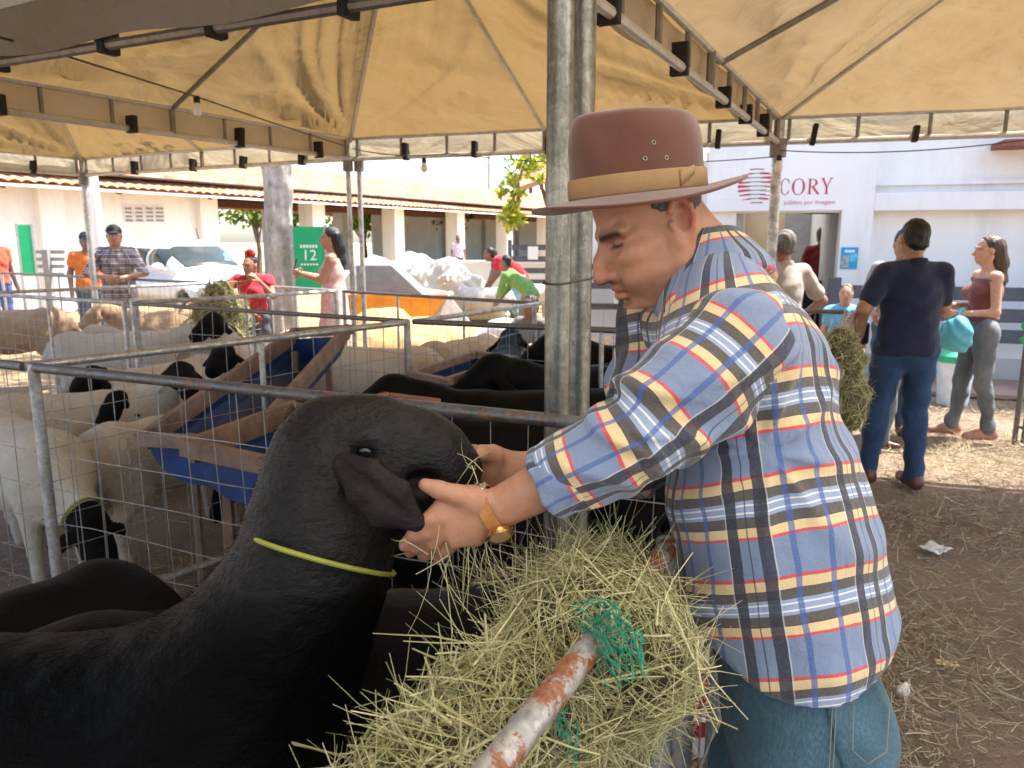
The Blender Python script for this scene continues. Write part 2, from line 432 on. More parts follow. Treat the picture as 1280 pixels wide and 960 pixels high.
def mk_plaid(name, ground, red, cream, grey, navy, blue, px=0.20, py=0.157, scale=1.0):
    t = NT(name)
    at = t.attr('cloth'); sp = t.n('SeparateXYZ'); t.l(at.outputs['Vector'], sp.inputs[0])
    # slight waviness of the weave
    wob = t.math('MULTIPLY', t.math('SUBTRACT', t.noise(14, 2, 0.5), 0.5), 0.006)
    u = t.math('FRACT', t.math('DIVIDE', t.math('ADD', sp.outputs['X'], wob), px * scale)); v = t.math('FRACT', t.math('DIVIDE', t.math('ADD', sp.outputs['Y'], wob), py * scale))
    def const_ramp(fac, stops):
        x = t.n('ValToRGB'); t.l(fac, x.inputs[0]); cr = x.color_ramp; cr.interpolation = 'CONSTANT'; e = cr.elements
        while len(e) < len(stops): e.new(0.5)
        for i, (p, c) in enumerate(stops): e[i].position = p; e[i].color = (*c[:3], c[3] if len(c) > 3 else 1.0)
        return x
    white = (0.75, 0.74, 0.70); light = tuple(min(1, g * 1.35 + 0.03) for g in ground); blk = (0.03, 0.03, 0.035)
    # weft: the horizontal bands, bottom to top of one repeat
    H = const_ramp(v, [(0.0, ground), (0.34, red), (0.372, cream), (0.462, blk), (0.47, grey), (0.568, light), (0.60, white), (0.614, light), (0.668, white), (0.684, light), (0.72, grey), (0.815, blk), (0.824, cream), (0.92, red), (0.955, ground)])
    # warp: the vertical stripes laid over it, alpha = coverage
    V = const_ramp(u, [(0.0, (*ground, 0.0)), (0.04, (*white, 0.4)), (0.052, (*navy, 0.93)), (0.145, (*ground, 0.0)), (0.215, (*navy, 0.75)), (0.23, (*ground, 0.0)), (0.30, (*navy, 0.93)), (0.395, (*white, 0.4)), (0.407, (*ground, 0.0)), (0.53, (*blue, 0.75)), (0.575, (*ground, 0.0)), (0.82, (*blue, 0.75)), (0.865, (*ground, 0.0))])
    c = t.mix(V.outputs['Alpha'], H.outputs['Color'], V.outputs['Color'])
    fine = t.noise(420, 2, 0.5); c = t.mix(t.math('MULTIPLY', fine, 0.28), c, t.mix(0.5, c, (0.55, 0.55, 0.56)))
    t.set(c, 0.92, 0, 0.15, 0.25)
    t.bump(t.math('ADD', t.math('MULTIPLY', t.noise(650, 2), 0.08), t.math('ADD', t.noise(9, 4, 0.55, t.mapv(t.coord(), (1.4, 1, 0.6), (0, 0.5, 0)), 0.9), t.math('MULTIPLY', t.noise(30, 4, 0.6, None, 0.5), 0.35))), 0.55, 0.02)
    return t.m
PLAID = mk_plaid('plaid_flannel', (0.165, 0.225, 0.355), (0.56, 0.065, 0.07), (0.68, 0.52, 0.27), (0.075, 0.062, 0.054), (0.006, 0.010, 0.030), (0.028, 0.085, 0.31), 0.138, 0.128)
PLAID_DARK = mk_plaid('plaid_brown', (0.13, 0.07, 0.075), (0.05, 0.03, 0.03), (0.55, 0.5, 0.5), (0.04, 0.03, 0.035), (0.03, 0.022, 0.028), (0.4, 0.33, 0.33), 0.11, 0.10)

def mk_sheep(name, body, head, dirt=0.4, rough=0.85, spec=0.16):
    t = NT(name); at = t.attr('head'); co = t.coord()
    edge = t.math('ADD', at.outputs['Fac'], t.math('MULTIPLY', t.math('SUBTRACT', t.noise(22, 4, 0.6), 0.5), 0.25))
    m = t.ramp(edge, [(0.46, 0.0), (0.54, 1.0)])
    b = t.ramp(t.noise(5, 6, 0.65, co), [(0.3, tuple(x * (1 - dirt * 0.6) for x in body)), (0.7, body)])
    b = t.mix(t.ramp(t.noise(2.2, 5, 0.6, co), [(0.5, 0.0), (0.8, dirt * 0.8)]), b, tuple(x * y for x, y in zip(body, (0.6, 0.48, 0.36))))
    sp_ = t.math('MULTIPLY', t.math('ADD', t.math('MULTIPLY', at.outputs['Fac'], 0.8), 0.2), spec) if name == 'ram_coat' else spec
    t.set(t.mix(m, b, head), rough, 0, sp_, 0.0)
    t.bump(t.math('ADD', t.noise(130, 4, 0.7, t.mapv(co, (0.35, 1, 1))), t.math('MULTIPLY', t.noise(34, 5, 0.65, co), 1.6)), 0.75 if body[0] > .1 else 0.5, 0.012 if body[0] > .1 else 0.008)
    return t.m
SHEEP_WHITE = mk_sheep('fleece_white', (0.68, 0.60, 0.49), (0.005, 0.0045, 0.0045))
SHEEP_CREAM = mk_sheep('fleece_cream', (0.55, 0.43, 0.29), (0.005, 0.0045, 0.0045))
SHEEP_GREY = mk_sheep('fleece_grey', (0.55, 0.52, 0.47), (0.50, 0.46, 0.40))
SHEEP_TAN = mk_sheep('coat_tan', (0.38, 0.26, 0.165), (0.36, 0.24, 0.15))
SHEEP_BLACK = mk_sheep('coat_black', (0.0024, 0.0022, 0.0022), (0.0024, 0.0022, 0.0022), 0.2, 0.6, 0.09)

def mk_wall(name, col):
    t = NT(name); co = t.coord('Object')
    st = t.ramp(t.noise(2.6, 7, 0.7, t.mapv(co, (1, 1, 0.18))), [(0.50, 0.0), (0.78, 0.40)])
    bl = t.ramp(t.noise(0.7, 6, 0.65, co), [(0.35, tuple(c * 0.90 for c in col)), (0.65, col)])
    c = t.mix(st, bl, (0.42, 0.38, 0.32)); sp = t.n('SeparateXYZ'); t.l(co, sp.inputs[0])
    t.set(c, 0.88, 0, 0.2); t.bump(t.noise(26, 5, 0.6, co), 0.3, 0.006); return t.m
WALL_WHITE = mk_wall('limewash_white', (0.84, 0.83, 0.80))
WALL_GREY = M((0.55, 0.55, 0.55), 0.85, 0, 0.1, 1.5, 0.25, 30)
CONCRETE = M((0.42, 0.40, 0.37), 0.9, 0, 0.2, 3, 0.35, 40)
WOOD = M((0.20, 0.125, 0.085), 0.75, 0, 0.35, 14, 0.4, 60)
WOOD_PALE = M((0.245, 0.165, 0.125), 0.75, 0, 0.35, 14, 0.4, 60)
WOOD_RED = M((0.24, 0.085, 0.05), 0.75, 0, 0.3, 10, 0.3, 60)
BLUE_PLASTIC = M((0.010, 0.042, 0.165), 0.42, 0, 0.35, 6, 0.2, 40)
TILE = M((0.46, 0.235, 0.115), 0.85, 0, 0.3, 1.6, 0.3, 30)
TILE_PALE = M((0.56, 0.34, 0.19), 0.85, 0, 0.3, 1.6, 0.3, 30)
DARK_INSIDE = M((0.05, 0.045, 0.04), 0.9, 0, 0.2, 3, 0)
BULB = M((0.75, 0.75, 0.72), 0.15, 0, 0.03, 5, 0, None, 0.6)
BLACK_RUBBER = M((0.012, 0.012, 0.012), 0.6, 0, 0.2, 12, 0.1)
HAIR_BLACK = M((0.010, 0.008, 0.007), 0.5, 0, 0.3, 60, 0.6, 160)
HAIR_GREY = M((0.14, 0.13, 0.12), 0.7, 0, 0.5, 90, 0.6, 200)
# ------------------------------------------------------------------ ground
def V2(x, y): return Vector((x, y, 0))
A_DIR = Vector((0.883, -0.47, 0)).normalized(); B_DIR = Vector((0.47, 0.883, 0)).normalized()
FA_DIR = Vector((0.959, -0.284, 0)).normalized(); FB_DIR = Vector((0.284, 0.959, 0)).normalized()

def make_ground():
    near = np.concatenate([[-300, -120, -60, -30, -18], np.arange(-12, 12.01, 0.3), [18, 30, 60, 120, 300]])
    ys = np.concatenate([[-120, -40, -15, -6], np.arange(-3, 14.01, 0.3), [18, 24, 34, 50, 80, 140, 400]])
    X, Y = np.meshgrid(near, ys, indexing='ij')
    Z = 0.012 * (np.sin(X * 2.1 + np.sin(Y * 1.3)) * np.cos(Y * 1.7 + 0.8 * np.sin(X)) + 0.6 * np.sin(X * 5.3 + Y * 4.1) * np.sin(Y * 3.7 - X * 2.2)) - 0.02
    v = np.stack([X, Y, Z], -1).reshape(-1, 3)
    ny = len(ys); i, j = np.meshgrid(np.arange(len(near) - 1), np.arange(ny - 1), indexing='ij')
    a = (i * ny + j).ravel(); f = np.stack([a, a + ny, a + ny + 1, a + 1], 1)
    tag(mesh_obj('ground', v, f, GROUND, None, True), 'trodden brown earth strewn with straw under the tents', 'ground', kind='structure')
make_ground()

# ------------------------------------------------------------------ tents
Z_B, Z_T, Z_APEX = 2.17, 2.335, 3.42
TM = Vector((0.12, 2.12, 0))
def flat(v): return Vector((v.x, v.y, 0))
C_FR = flat(G(973, 178, Z_B)); C_FL = flat(G(439, 199, Z_B)); C4_FL = flat(G(104, 219, Z_B))
def meet(p, d, q, e):
    k = d.x * e.y - d.y * e.x; s = ((q.x - p.x) * e.y - (q.y - p.y) * e.x) / k
    return p + d * s
e1 = flat(G(0, 138, Z_B)); n1 = flat(G(0, 78, Z_B)); n2 = flat(G(480, 3, Z_B))
C_NL = meet(C_FL, e1 - C_FL, TM, n1 - TM)
C2_FR = C_FR + FA_DIR * 4.1; C2_NR = TM + FA_DIR * 4.0
C4_NL = C4_FL + (C_NL - C_FL)
BACK = (TM - C_FR)
C0_NL = C_NL + BACK; C0_NR = TM + BACK; C3_NR = C2_NR + BACK

def roof_panel(c0, c1, apex, mat, parent, seed, sag=0.10):
    n, m = 88, 40; v = []; f = []
    e0 = c0 + Vector((0, 0, Z_T)); e1_ = c1 + Vector((0, 0, Z_T)); L = (e1_ - e0).length
    nrm = (e1_ - e0).cross(apex - e0).normalized()
    if nrm.z < 0: nrm = -nrm
    for i in range(n + 1):
        s = i / n
        for j in range(m + 1):
            r = (j / m) ** 0.9
            p = (e0.lerp(e1_, s)).lerp(apex, r)
            k = abs(math.sin(2 * PI * s)) ** 0.8 * math.sin(PI * min(1, r * 1.05))
            d = -sag * k
            # tension folds that fan out of the lower corners, and slack cloth along the eave
            for cx in (0.0, 1.0):
                dx = abs(s - cx) * L; dy = r * (apex - e0).length; ang = math.atan2(dy, dx + 0.02); dist = math.hypot(dx, dy)
                fold = mnoise.noise(Vector((ang * 7.0 + seed * 3.1 + cx * 9, dist * 0.35, seed)))
                fold += 0.75 * mnoise.noise(Vector((ang * 16 + seed, dist * 0.6, cx * 5))) + 0.3 * mnoise.noise(Vector((ang * 33 + seed, dist * 0.8, cx * 3)))
                d += 0.16 * fold * smoothp(r / 0.07) * smoothp(dist / 0.25) * math.exp(-dist / 2.6) * max(0.0, math.sin(PI * s)) ** 0.4 * abs(math.sin(2 * PI * s)) ** 0.5 * (1 - r)
            d += 0.022 * mnoise.noise(Vector((s * L * 1.7 + seed, r * 2.5, seed * 2.0))) * (1 - r) * abs(math.sin(2 * PI * s)) * smoothp(r / 0.06)
            v.append(p + nrm * d)
    for i in range(n):
        for j in range(m):
            a = i * (m + 1) + j; f.append((a, a + m + 1, a + m + 2, a + 1))
    return mesh_obj('roof_panel', v, f, mat, parent, True)
def smoothp(x): x = max(0, min(1, x)); return x * x * (3 - 2 * x)

def tent(label, cs, canvas, edges, poles, seed, valances=None, dark_rod=()):
    c = (cs[0] + cs[1] + cs[2] + cs[3]) / 4
    root = empty('canopy_tent', c); tag(root, label, 'tent', 'pyramid tents joined side by side over the pens')
    inv = -c; cs = [p + inv for p in cs]; apex = Vector((0, 0, Z_APEX)); low = Vector((0, 0, Z_T))
    for i in range(4):
        a, b = cs[i], cs[(i + 1) % 4]
        roof_panel(a, b, apex, canvas, root, seed + i * 1.7)
        MB().tube([a + Vector((0, 0, Z_T - 0.02)), apex - Vector((0, 0, 0.05))], 0.016, 6).build('hip_rod', TUBE_PALE, root, True)
        mid = (a + b) / 2
        MB().tube([mid + Vector((0, 0, Z_T - 0.01)), apex - Vector((0, 0, 0.08))], 0.015, 6).build('rafter', TENT_TUBE if i in dark_rod else TUBE_PALE, root, True)
        if i in edges:
            d = (b - a).normalized(); L = (b - a).length; zb, zt = Vector((0, 0, Z_B)), Vector((0, 0, Z_T))
            tube = TENT_TUBE if edges[i] == 'dark' else TUBE_PALE
            tr = MB().tube([a + zb, b + zb], 0.019, 8).build('bottom_chord', tube, root, True)
            MB().tube([a + zt, b + zt], 0.016, 8).build('top_chord', tube, root, True)
            n = max(2, int(L / 0.42))
            for k in range(n + 1):
                p = a + d * (L * (k + 0.15) / (n + 0.3)); wd = 0.013 if k != n // 2 else 0.02
                MB().tube([p + zb, p + zt], wd, 6, False).build('strut', TENT_TUBE, tr, True)
            # cloth valance hung behind the truss
            w = FB_DIR if abs(d.dot(FA_DIR)) > 0.7 else FA_DIR
            if w.dot((a + b) / 2) < 0: w = -w
            if edges[i] == 'inner': w = -w
            vv = []; ff = []; N = 60
            for k in range(N + 1):
                s = k / N
                for q, z in enumerate((Z_T + 0.012, (Z_T + Z_B) / 2, Z_B + 0.005 + 0.012 * math.sin(s * 23 + seed))):
                    o = 0.045 + 0.016 * mnoise.noise(Vector((s * L * 2.6, q * 0.8, seed + i)))
                    vv.append(a.lerp(b, s) + w * o + Vector((0, 0, z)))
            for k in range(N):
                for q in range(2): x = k * 3 + q; ff.append((x, x + 3, x + 4, x + 1))
            mesh_obj('valance', vv, ff, (valances or {}).get(i, CANVAS_VAL), root, True)
            # black fixing straps round the lower chord
            x = 0.35 + 0.2 * (seed % 1)
            while x < L - 0.2:
                p = a + d * x; hgt = random.uniform(0.07, 0.12); lean = random.uniform(-0.02, 0.02)
                MB().box((-0.018, -0.024, -0.028), (0.018, 0.05, hgt), Matrix.Translation(p + zb + w * 0.0) @ Matrix.Rotation(math.atan2(d.y, d.x), 4, 'Z') @ Matrix.Rotation(lean * 8, 4, 'Y')).build('strap', STRAP, root, bevel=0.006)
                x += random.uniform(0.5, 0.85)
    for p, r, m, cl in poles:
        p = p + inv
        po = MB().tube([p, p + Vector((0, 0, Z_B + 0.16))], r, 18).build('pole', m, root, True)
        if cl:
            MB().tube([p + Vector((0, 0, Z_B - 0.10)), p + Vector((0, 0, Z_B + 0.02))], r + 0.022, 10).build('pole_collar', TENT_TUBE, po, True)
    return root

POLE_F = P(697, 400, 2.03); POLE_F.z = 0
POLE_R = P(724.5, 400, 2.20); POLE_R.z = 0
def mk_pole_mat():
    t = NT('weathered_galvanised_pole'); co = t.coord()
    st = t.math('ADD', t.math('MULTIPLY', t.noise(9, 8, 0.75, t.mapv(co, (5, 5, 0.5)), 0.4), 0.5), t.math('MULTIPLY', t.noise(26, 7, 0.75, co, 0.6), 0.5))
    c = t.ramp(st, [(0.34, (0.07, 0.072, 0.062)), (0.5, (0.20, 0.205, 0.185)), (0.64, (0.38, 0.385, 0.36))])
    sp = t.ramp(t.noise(85, 4, 0.7, co), [(0.62, 0.0), (0.72, 0.5)])
    c = t.mix(sp, c, (0.52, 0.52, 0.47))
    t.set(c, 0.38, 0.8, 0.5); t.bump(t.noise(40, 8, 0.75, t.mapv(co, (1, 1, 0.4))), 0.35, 0.003); return t.m
POLE_M = mk_pole_mat()
tent('beige pyramid tent over the sheep pens between the four galvanised posts', [C_NL, TM, C_FR, C_FL], CANVAS, {0: 'dark', 1: 'inner', 2: 'pale', 3: 'pale'},
     [(POLE_F, 0.034, POLE_M, False), (C_FL + Vector((-0.03, 0, 0)), 0.021, GALV, True), (C_FL + Vector((0.06, 0.02, 0)), 0.021, GALV, True)], 1.3, {0: CANVAS_GREY}, (3,))
tent('pale tent over the aisle beside the white building', [TM, C2_NR, C2_FR, C_FR], CANVAS_PALE, {1: 'pale', 2: 'pale'},
     [(POLE_R, 0.033, POLE_M, False), (C_FR, 0.036, GALV, True), (C2_FR, 0.036, GALV, True), (C2_NR, 0.036, GALV, True)], 4.2, None, (3,))
tent('low tent over the farther pens where the man in a cap leans', [C4_NL, C_NL, C_FL, C4_FL], CANVAS, {0: 'pale', 2: 'pale', 3: 'pale'},
     [(C4_FL, 0.030, GALV, True), (C4_NL, 0.03, GALV, True), (C_NL, 0.03, GALV, True)], 7.9)
tent('grey shaded tent over the black ram', [C0_NL, C0_NR, TM, C_NL], CANVAS_GREY, {0: 'dark', 3: 'dark'},
     [(C0_NL, 0.03, GALV, True), (C0_NR, 0.03, GALV, True)], 10.4)
tent('unseen white tent added over the aisle entrance to shade the man and brighten the aisle', [C0_NR, C3_NR, C2_NR, TM], CANVAS_WHITE, {0: 'pale', 1: 'pale', 3: 'pale'}, [(C3_NR, 0.03, GALV, True)], 12.8)  # out of view; white canvas chosen to throw more light on the aisle

# wire binding round the two poles
b_ = MB()
for z in (P(690, 352, 2.03).z,):
    ring = []
    c = (POLE_F + POLE_R) / 2
    ax = (POLE_R - POLE_F).normalized(); ay = Vector((-ax.y, ax.x, 0)); hl = (POLE_R - POLE_F).length / 2
    for k in range(25):
        a = 2 * PI * k / 24; x = math.cos(a); y = math.sin(a)
        ring.append(c + ax * ((hl if x > 0 else -hl) + x * 0.041) + ay * (y * 0.041) + Vector((0, 0, z + 0.004 * x)))
    b_.tube(ring, 0.0028, 5, False)
tag(b_.build('binding_wire', WIRE_DARK, None, True), 'dark wire tied round the two thick tent posts', 'wire')

# festoon wire with bulbs under the tent
def bulb(label, p):
    r = empty('light_bulb', p); tag(r, label, 'bulb', 'bulbs hung along the tents')
    MB().lathe([(0.001, -0.088), (0.018, -0.082), (0.027, -0.062), (0.026, -0.045), (0.016, -0.022), (0.013, -0.012)], n=14).build('globe', BULB, r, True)
    MB().lathe([(0.017, -0.016), (0.018, 0.012), (0.012, 0.022), (0.001, 0.024)], n=12).build('socket', BLACK_RUBBER, r, True)
def sagline(a, b, sag, n=14): return [a.lerp(b, i / n) - Vector((0, 0, sag * 4 * (i / n) * (1 - i / n))) for i in range(n + 1)]
fw = [P(-60, 30, 2.6), P(70, 66, 3.0), P(246, 121, 4.3), P(330, 150, 5.2), P(436, 184, 6.05)]
tag(MB().tube(fw, 0.005, 5).build('cable', WIRE_DARK, None, True), 'thin dark cable strung below the tent roof to the pole', 'cable')
bulb('glass bulb hanging from the cable by the dark rafter', P(246, 125, 4.3))
fw2 = sagline(P(440, 186, 6.0), P(560, 192, 5.95), 0.03) + sagline(P(560, 192, 5.95), P(968, 196, 5.35), 0.06)[1:]
tag(MB().tube(fw2, 0.004, 5).build('cable', WIRE_DARK, None, True), 'thin cable sagging below the eave between the two slim poles', 'cable')
bulb('bulb hanging below the eave against the sky', P(530, 201, 5.9))
bulb('bulb fixed on the slim pole in front of the red logo', P(974, 198, 5.2))
fw3 = sagline(P(975, 188, 5.3), P(1330, 168, 4.7), 0.05)
tag(MB().tube(fw3, 0.004, 5).build('cable', WIRE_DARK, None, True), 'thin cable below the eave across the white facade', 'cable')

# ------------------------------------------------------------------ right building: auction office
FO = flat(G(1240, 478, 0))
def FS(u, v=None, off=0.0):                          # facade pixel -> (s, z); off metres in front of the facade
    r = ray(u, v if v is not None else 300); o = FO - FB_DIR * off
    t = (o.dot(FB_DIR)) / (r.dot(FB_DIR)); p = Vector((0, 0, CAM_H)) + r * t
    return (p - o).dot(FA_DIR), p.z
def fac(parent, name, mat, s0, s1, z0, z1, d0, d1, bevel=0.0):     # box on the facade, d = depth in front (+) or behind (-)
    Mx = Matrix.Translation(FO) @ Matrix.Rotation(math.atan2(FA_DIR.y, FA_DIR.x), 4, 'Z')
    o = MB().box((s0, -d1, z0), (s1, -d0, z1), Mx).build(name, mat, None, bevel=bevel)
    o.parent = parent; return o
office = empty('office_building'); tag(office, 'white single-storey office building with a red round logo and CORY lettering', 'building')
sL = FS(884)[0]; o0 = FS(919)[0]; o1 = FS(1049)[0]; p1 = FS(1088)[0]; sR = 4.0
zo = FS(985, 266)[1]; zt = 4.2
fac(office, 'wall', WALL_WHITE, sL, o0, 0, zt, -0.22, 0)
fac(office, 'wall', WALL_WHITE, o0, o1, zo, zt, -0.22, 0)
fac(office, 'pillar', WALL_WHITE, o1, p1, 0, zt, -0.22, 0.06)
fac(office, 'wall', WALL_WHITE, p1, sR, 0, zt, -0.22, -0.12)
fac(office, 'sign_band', WALL_WHITE, sL - 0.02, o1, zo + 0.02, zo + 1.15, 0.003, 0.08)
fac(office, 'beam', WALL_WHITE, p1, sR, FS(1180, 263)[1], FS(1180, 240)[1], -0.12, 0.05, 0.01)
fac(office, 'moulding', WALL_WHITE, p1, sR, FS(1180, 230)[1], FS(1180, 226)[1], -0.12, -0.06)
fac(office, 'plinth', WALL_GREY, p1, sR, 0, 0.25, -0.12, -0.09)
fac(office, 'side_wall', WALL_WHITE, sL, sL + 0.2, 0, zt, -6, -0.22)
fac(office, 'roof_slab', WALL_WHITE, sL - 0.1, sR, zt, zt + 0.15, -2.4, 0.3)
# the room behind the opening
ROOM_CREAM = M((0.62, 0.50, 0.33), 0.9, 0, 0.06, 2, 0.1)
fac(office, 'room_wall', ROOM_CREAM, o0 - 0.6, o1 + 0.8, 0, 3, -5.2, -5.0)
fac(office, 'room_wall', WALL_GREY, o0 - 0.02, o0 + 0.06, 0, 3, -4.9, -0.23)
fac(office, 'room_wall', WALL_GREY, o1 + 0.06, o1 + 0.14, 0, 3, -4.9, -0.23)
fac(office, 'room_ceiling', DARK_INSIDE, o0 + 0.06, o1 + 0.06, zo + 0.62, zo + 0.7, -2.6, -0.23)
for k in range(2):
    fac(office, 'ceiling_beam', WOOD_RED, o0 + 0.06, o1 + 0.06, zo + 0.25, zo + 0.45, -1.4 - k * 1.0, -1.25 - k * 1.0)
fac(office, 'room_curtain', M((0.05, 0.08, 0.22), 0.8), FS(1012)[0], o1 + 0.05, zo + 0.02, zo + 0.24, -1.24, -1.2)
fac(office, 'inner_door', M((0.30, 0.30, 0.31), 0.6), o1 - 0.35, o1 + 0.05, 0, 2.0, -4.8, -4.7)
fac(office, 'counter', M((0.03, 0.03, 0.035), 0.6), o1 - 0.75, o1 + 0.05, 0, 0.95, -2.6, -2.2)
# eave of the tiled roof at the far corner
Mx = Matrix.Translation(FO) @ Matrix.Rotation(math.atan2(FA_DIR.y, FA_DIR.x), 4, 'Z')
s_e, z_e = FS(1243, 183)
eb = MB().bar(Mx @ Vector((s_e, -0.1, z_e)), Mx @ Vector((s_e + 2.5, -0.1, z_e + 0.02)), 0.5, 0.06)
o = eb.build('eave', WOOD_RED, None); o.parent = office
# sign: round logo of red bars, lettering
RED_PAINT = M((0.50, 0.045, 0.075), 0.6, 0, 0.12, 8, 0)
PINK_PAINT = M((0.62, 0.22, 0.22), 0.6, 0, 0.12, 8, 0)
c0s, c0z = FS(945, 233); rad = abs(FS(968, 233)[0] - c0s)
def facp(s, z, d): return Mx @ Vector((s, -d, z))
for k in range(9):
    zz = -0.92 + 1.84 * k / 8; half = math.sqrt(max(0.02, 1 - zz * zz)) * rad; th = rad * 0.11 * (0.7 if k in (0, 8) else 1)
    gaps = [(-half, half)] if k in (0, 8) else ([(-half, -half * 0.30), (half * 0.25, half)])
    for x0, x1 in gaps:
        xs = np.linspace(x0, x1, 9); vt = [facp(c0s + x, c0z + zz * rad + th * 0.5 * math.sin(x / rad * 3 + k), 0.0825) for x in xs]; vb = [facp(c0s + x, c0z + zz * rad - th * (0.35 + 0.65 * abs(x) / rad), 0.0825) for x in xs]
        o = MB().add(vt + vb, [(i, i + 1, 9 + i + 1, 9 + i) for i in range(8)]).build('logo_bar', RED_PAINT, None); o.parent = office
    mb = MB(); mb.bar(facp(c0s - half * 0.6, c0z + zz * rad, 0.083), facp(c0s + half * 0.6, c0z + zz * rad, 0.083), 0.002, rad * 0.05)
    o = mb.build('logo_line', M((0.25, 0.22, 0.22), 0.6), None); o.parent = office
def letter(ch, u0, u1, v0, v1, mat):                  # serif capital between pixel bounds
    s0, zb = FS(u0, v1); s1, ztop = FS(u1, v0); w = s1 - s0; h = ztop - zb
    q = lambda x, z: facp(s0 + x * w, zb + z * h, 0.0835)
    mb = MB(); T, t = 0.16 * w, 0.055 * w
    def st(x0, z0, x1, z1, wd): mb.bar(q(x0, z0), q(x1, z1), 0.003, wd, FB_DIR.cross(q(x1, z1) - q(x0, z0)))
    def ring(cx, cz, rx, rz, a0, a1, n=22):
        vo, vi = [], []
        for i in range(n + 1):
            a = a0 + (a1 - a0) * i / n; c, s = math.cos(a), math.sin(a)
            thick = 0.05 + 0.13 * abs(c)
            vo.append(q(cx + rx * c, cz + rz * s)); vi.append(q(cx + (rx - thick) * c, cz + (rz - 0.045) * s))
        mb.add(vo + vi, [(i, i + 1, n + 2 + i, n + 1 + i) for i in range(n)])
    if ch == 'C': ring(0.55, 0.5, 0.52, 0.52, 0.75, 2 * PI - 0.75); st(0.93, 0.68, 0.93, 0.9, t); st(0.93, 0.12, 0.93, 0.3, t)
    if ch == 'O': ring(0.5, 0.5, 0.52, 0.52, 0, 2 * PI, 30)
    if ch == 'R':
        st(0.2, 0, 0.2, 1, T); ring(0.35, 0.74, 0.48, 0.27, -PI / 2, PI / 2); st(0.2, 0.98, 0.4, 0.98, t); st(0.2, 0.49, 0.4, 0.49, t)
        st(0.45, 0.48, 0.92, 0.0, T); st(0.02, 0.015, 0.4, 0.015, t); st(0.02, 0.985, 0.2, 0.985, t); st(0.82, 0.015, 1.05, 0.015, t)
    if ch == 'Y':
        st(0.5, 0, 0.5, 0.45, T); st(0.5, 0.42, 0.1, 1, T); st(0.5, 0.42, 0.92, 1, t * 1.3); st(-0.05, 0.985, 0.3, 0.985, t); st(0.75, 0.985, 1.08, 0.985, t); st(0.32, 0.015, 0.68, 0.015, t)
    o = mb.build('letter', mat, None); o.parent = office
letter('C', 974, 987, 224, 244, RED_PAINT); letter('O', 989, 1006, 224, 244, RED_PAINT); letter('R', 1008, 1024, 224, 243, RED_PAINT); letter('Y', 1025, 1040, 223, 243, RED_PAINT)
def text(s, size, p, mat, parent, dirx, name='lettering', up=Vector((0, 0, 1)), align='LEFT'):
    cu = bpy.data.curves.new(name, 'FONT'); cu.body = s; cu.size = size; cu.align_x = align; cu.extrude = 0.0008; cu.materials.append(mat)
    tmp = bpy.data.objects.new('t', cu); me = bpy.data.meshes.new_from_object(tmp); bpy.data.objects.remove(tmp)
    if not me.materials: me.materials.append(mat)
    o = bpy.data.objects.new(name, me); COL.objects.link(o)
    x = dirx.normalized(); z = x.cross(up).normalized(); y = z.cross(x)
    o.matrix_world = Matrix(((x.x, y.x, z.x, p.x), (x.y, y.y, z.y, p.y), (x.z, y.z, z.z, p.z), (0, 0, 0, 1)))
    if parent is not None: o.parent = parent
    return o
ts, tz = FS(979, 256)
text('público por Imagem', (FS(1044)[0] - ts) / 8.6, facp(ts, tz, 0.0825), PINK_PAINT, office, FA_DIR)

# poster on the pillar
ps0, pz1 = FS(1051, 309); ps1, pz0 = FS(1070, 336)
poster = fac(None, 'poster', M((0.02, 0.33, 0.60), 0.5, 0, 0.1, 8, 0), ps0, ps1, pz0, pz1, 0.062, 0.068)
tag(poster, 'small bright blue poster on the white pillar beside the opening', 'poster')
w_, h_ = ps1 - ps0, pz1 - pz0
fac(poster, 'poster_picture', M((0.32, 0.36, 0.33), 0.6, 0, 0.6, 30, 0), ps0 + 0.02 * w_, ps0 + 0.5 * w_, pz0 + 0.08 * h_, pz0 + 0.62 * h_, 0.068, 0.071)
fac(poster, 'poster_title', M((0.7, 0.75, 0.8), 0.6, 0, 0.1, 30, 0), ps0 + 0.2 * w_, ps0 + 0.8 * w_, pz0 + 0.76 * h_, pz0 + 0.88 * h_, 0.068, 0.071)
fac(poster, 'poster_picture', M((0.10, 0.50, 0.66), 0.6, 0, 0.5, 20, 0), ps0 + 0.55 * w_, ps0 + 0.95 * w_, pz0 + 0.35 * h_, pz0 + 0.7 * h_, 0.068, 0.071)

# dark board fence in front of the office
BOARD = M((0.085, 0.095, 0.11), 0.7, 0, 0.2, 6, 0.3, 50)
bf = empty('board_fence', facp(1.0, 0, 0.5)); tag(bf, 'dark grey board fence along the white office wall', 'fence')
def bfence(name, s0, s1, z0, z1, d0, d1):
    o = fac(None, name, BOARD, s0, s1, z0, z1, d0, d1, 0.006); o.parent = bf; o.matrix_parent_inverse = bf.matrix_basis.inverted(); return o
bz = [FS(1258, v, 0.5)[1] for v in (367, 394, 420)]
for sp0, sp1 in ((FS(1046, None, .5)[0], FS(1086, None, .5)[0]), (FS(1130, None, .5)[0], 3.0)):
    for z in bz: bfence('board', sp0, sp1, z - 0.075, z + 0.06, 0.47, 0.51)
for sp in (FS(1047, None, .5)[0], FS(1165, None, .5)[0], FS(1320, None, .5)[0]):
    bfence('post', sp - 0.06, sp + 0.06, 0, bz[0] + 0.14, 0.515, 0.6)
# reddish strip at the office's foot, its shade put into the ground colour
fac(None, 'shade_strip', M((0.33, 0.22, 0.16), 0.95, 0, 0.25, 2, 0.5, 30), sL - 3, sR, 0.0, 0.035, 0.0, 0.95)['kind'] = 'structure'
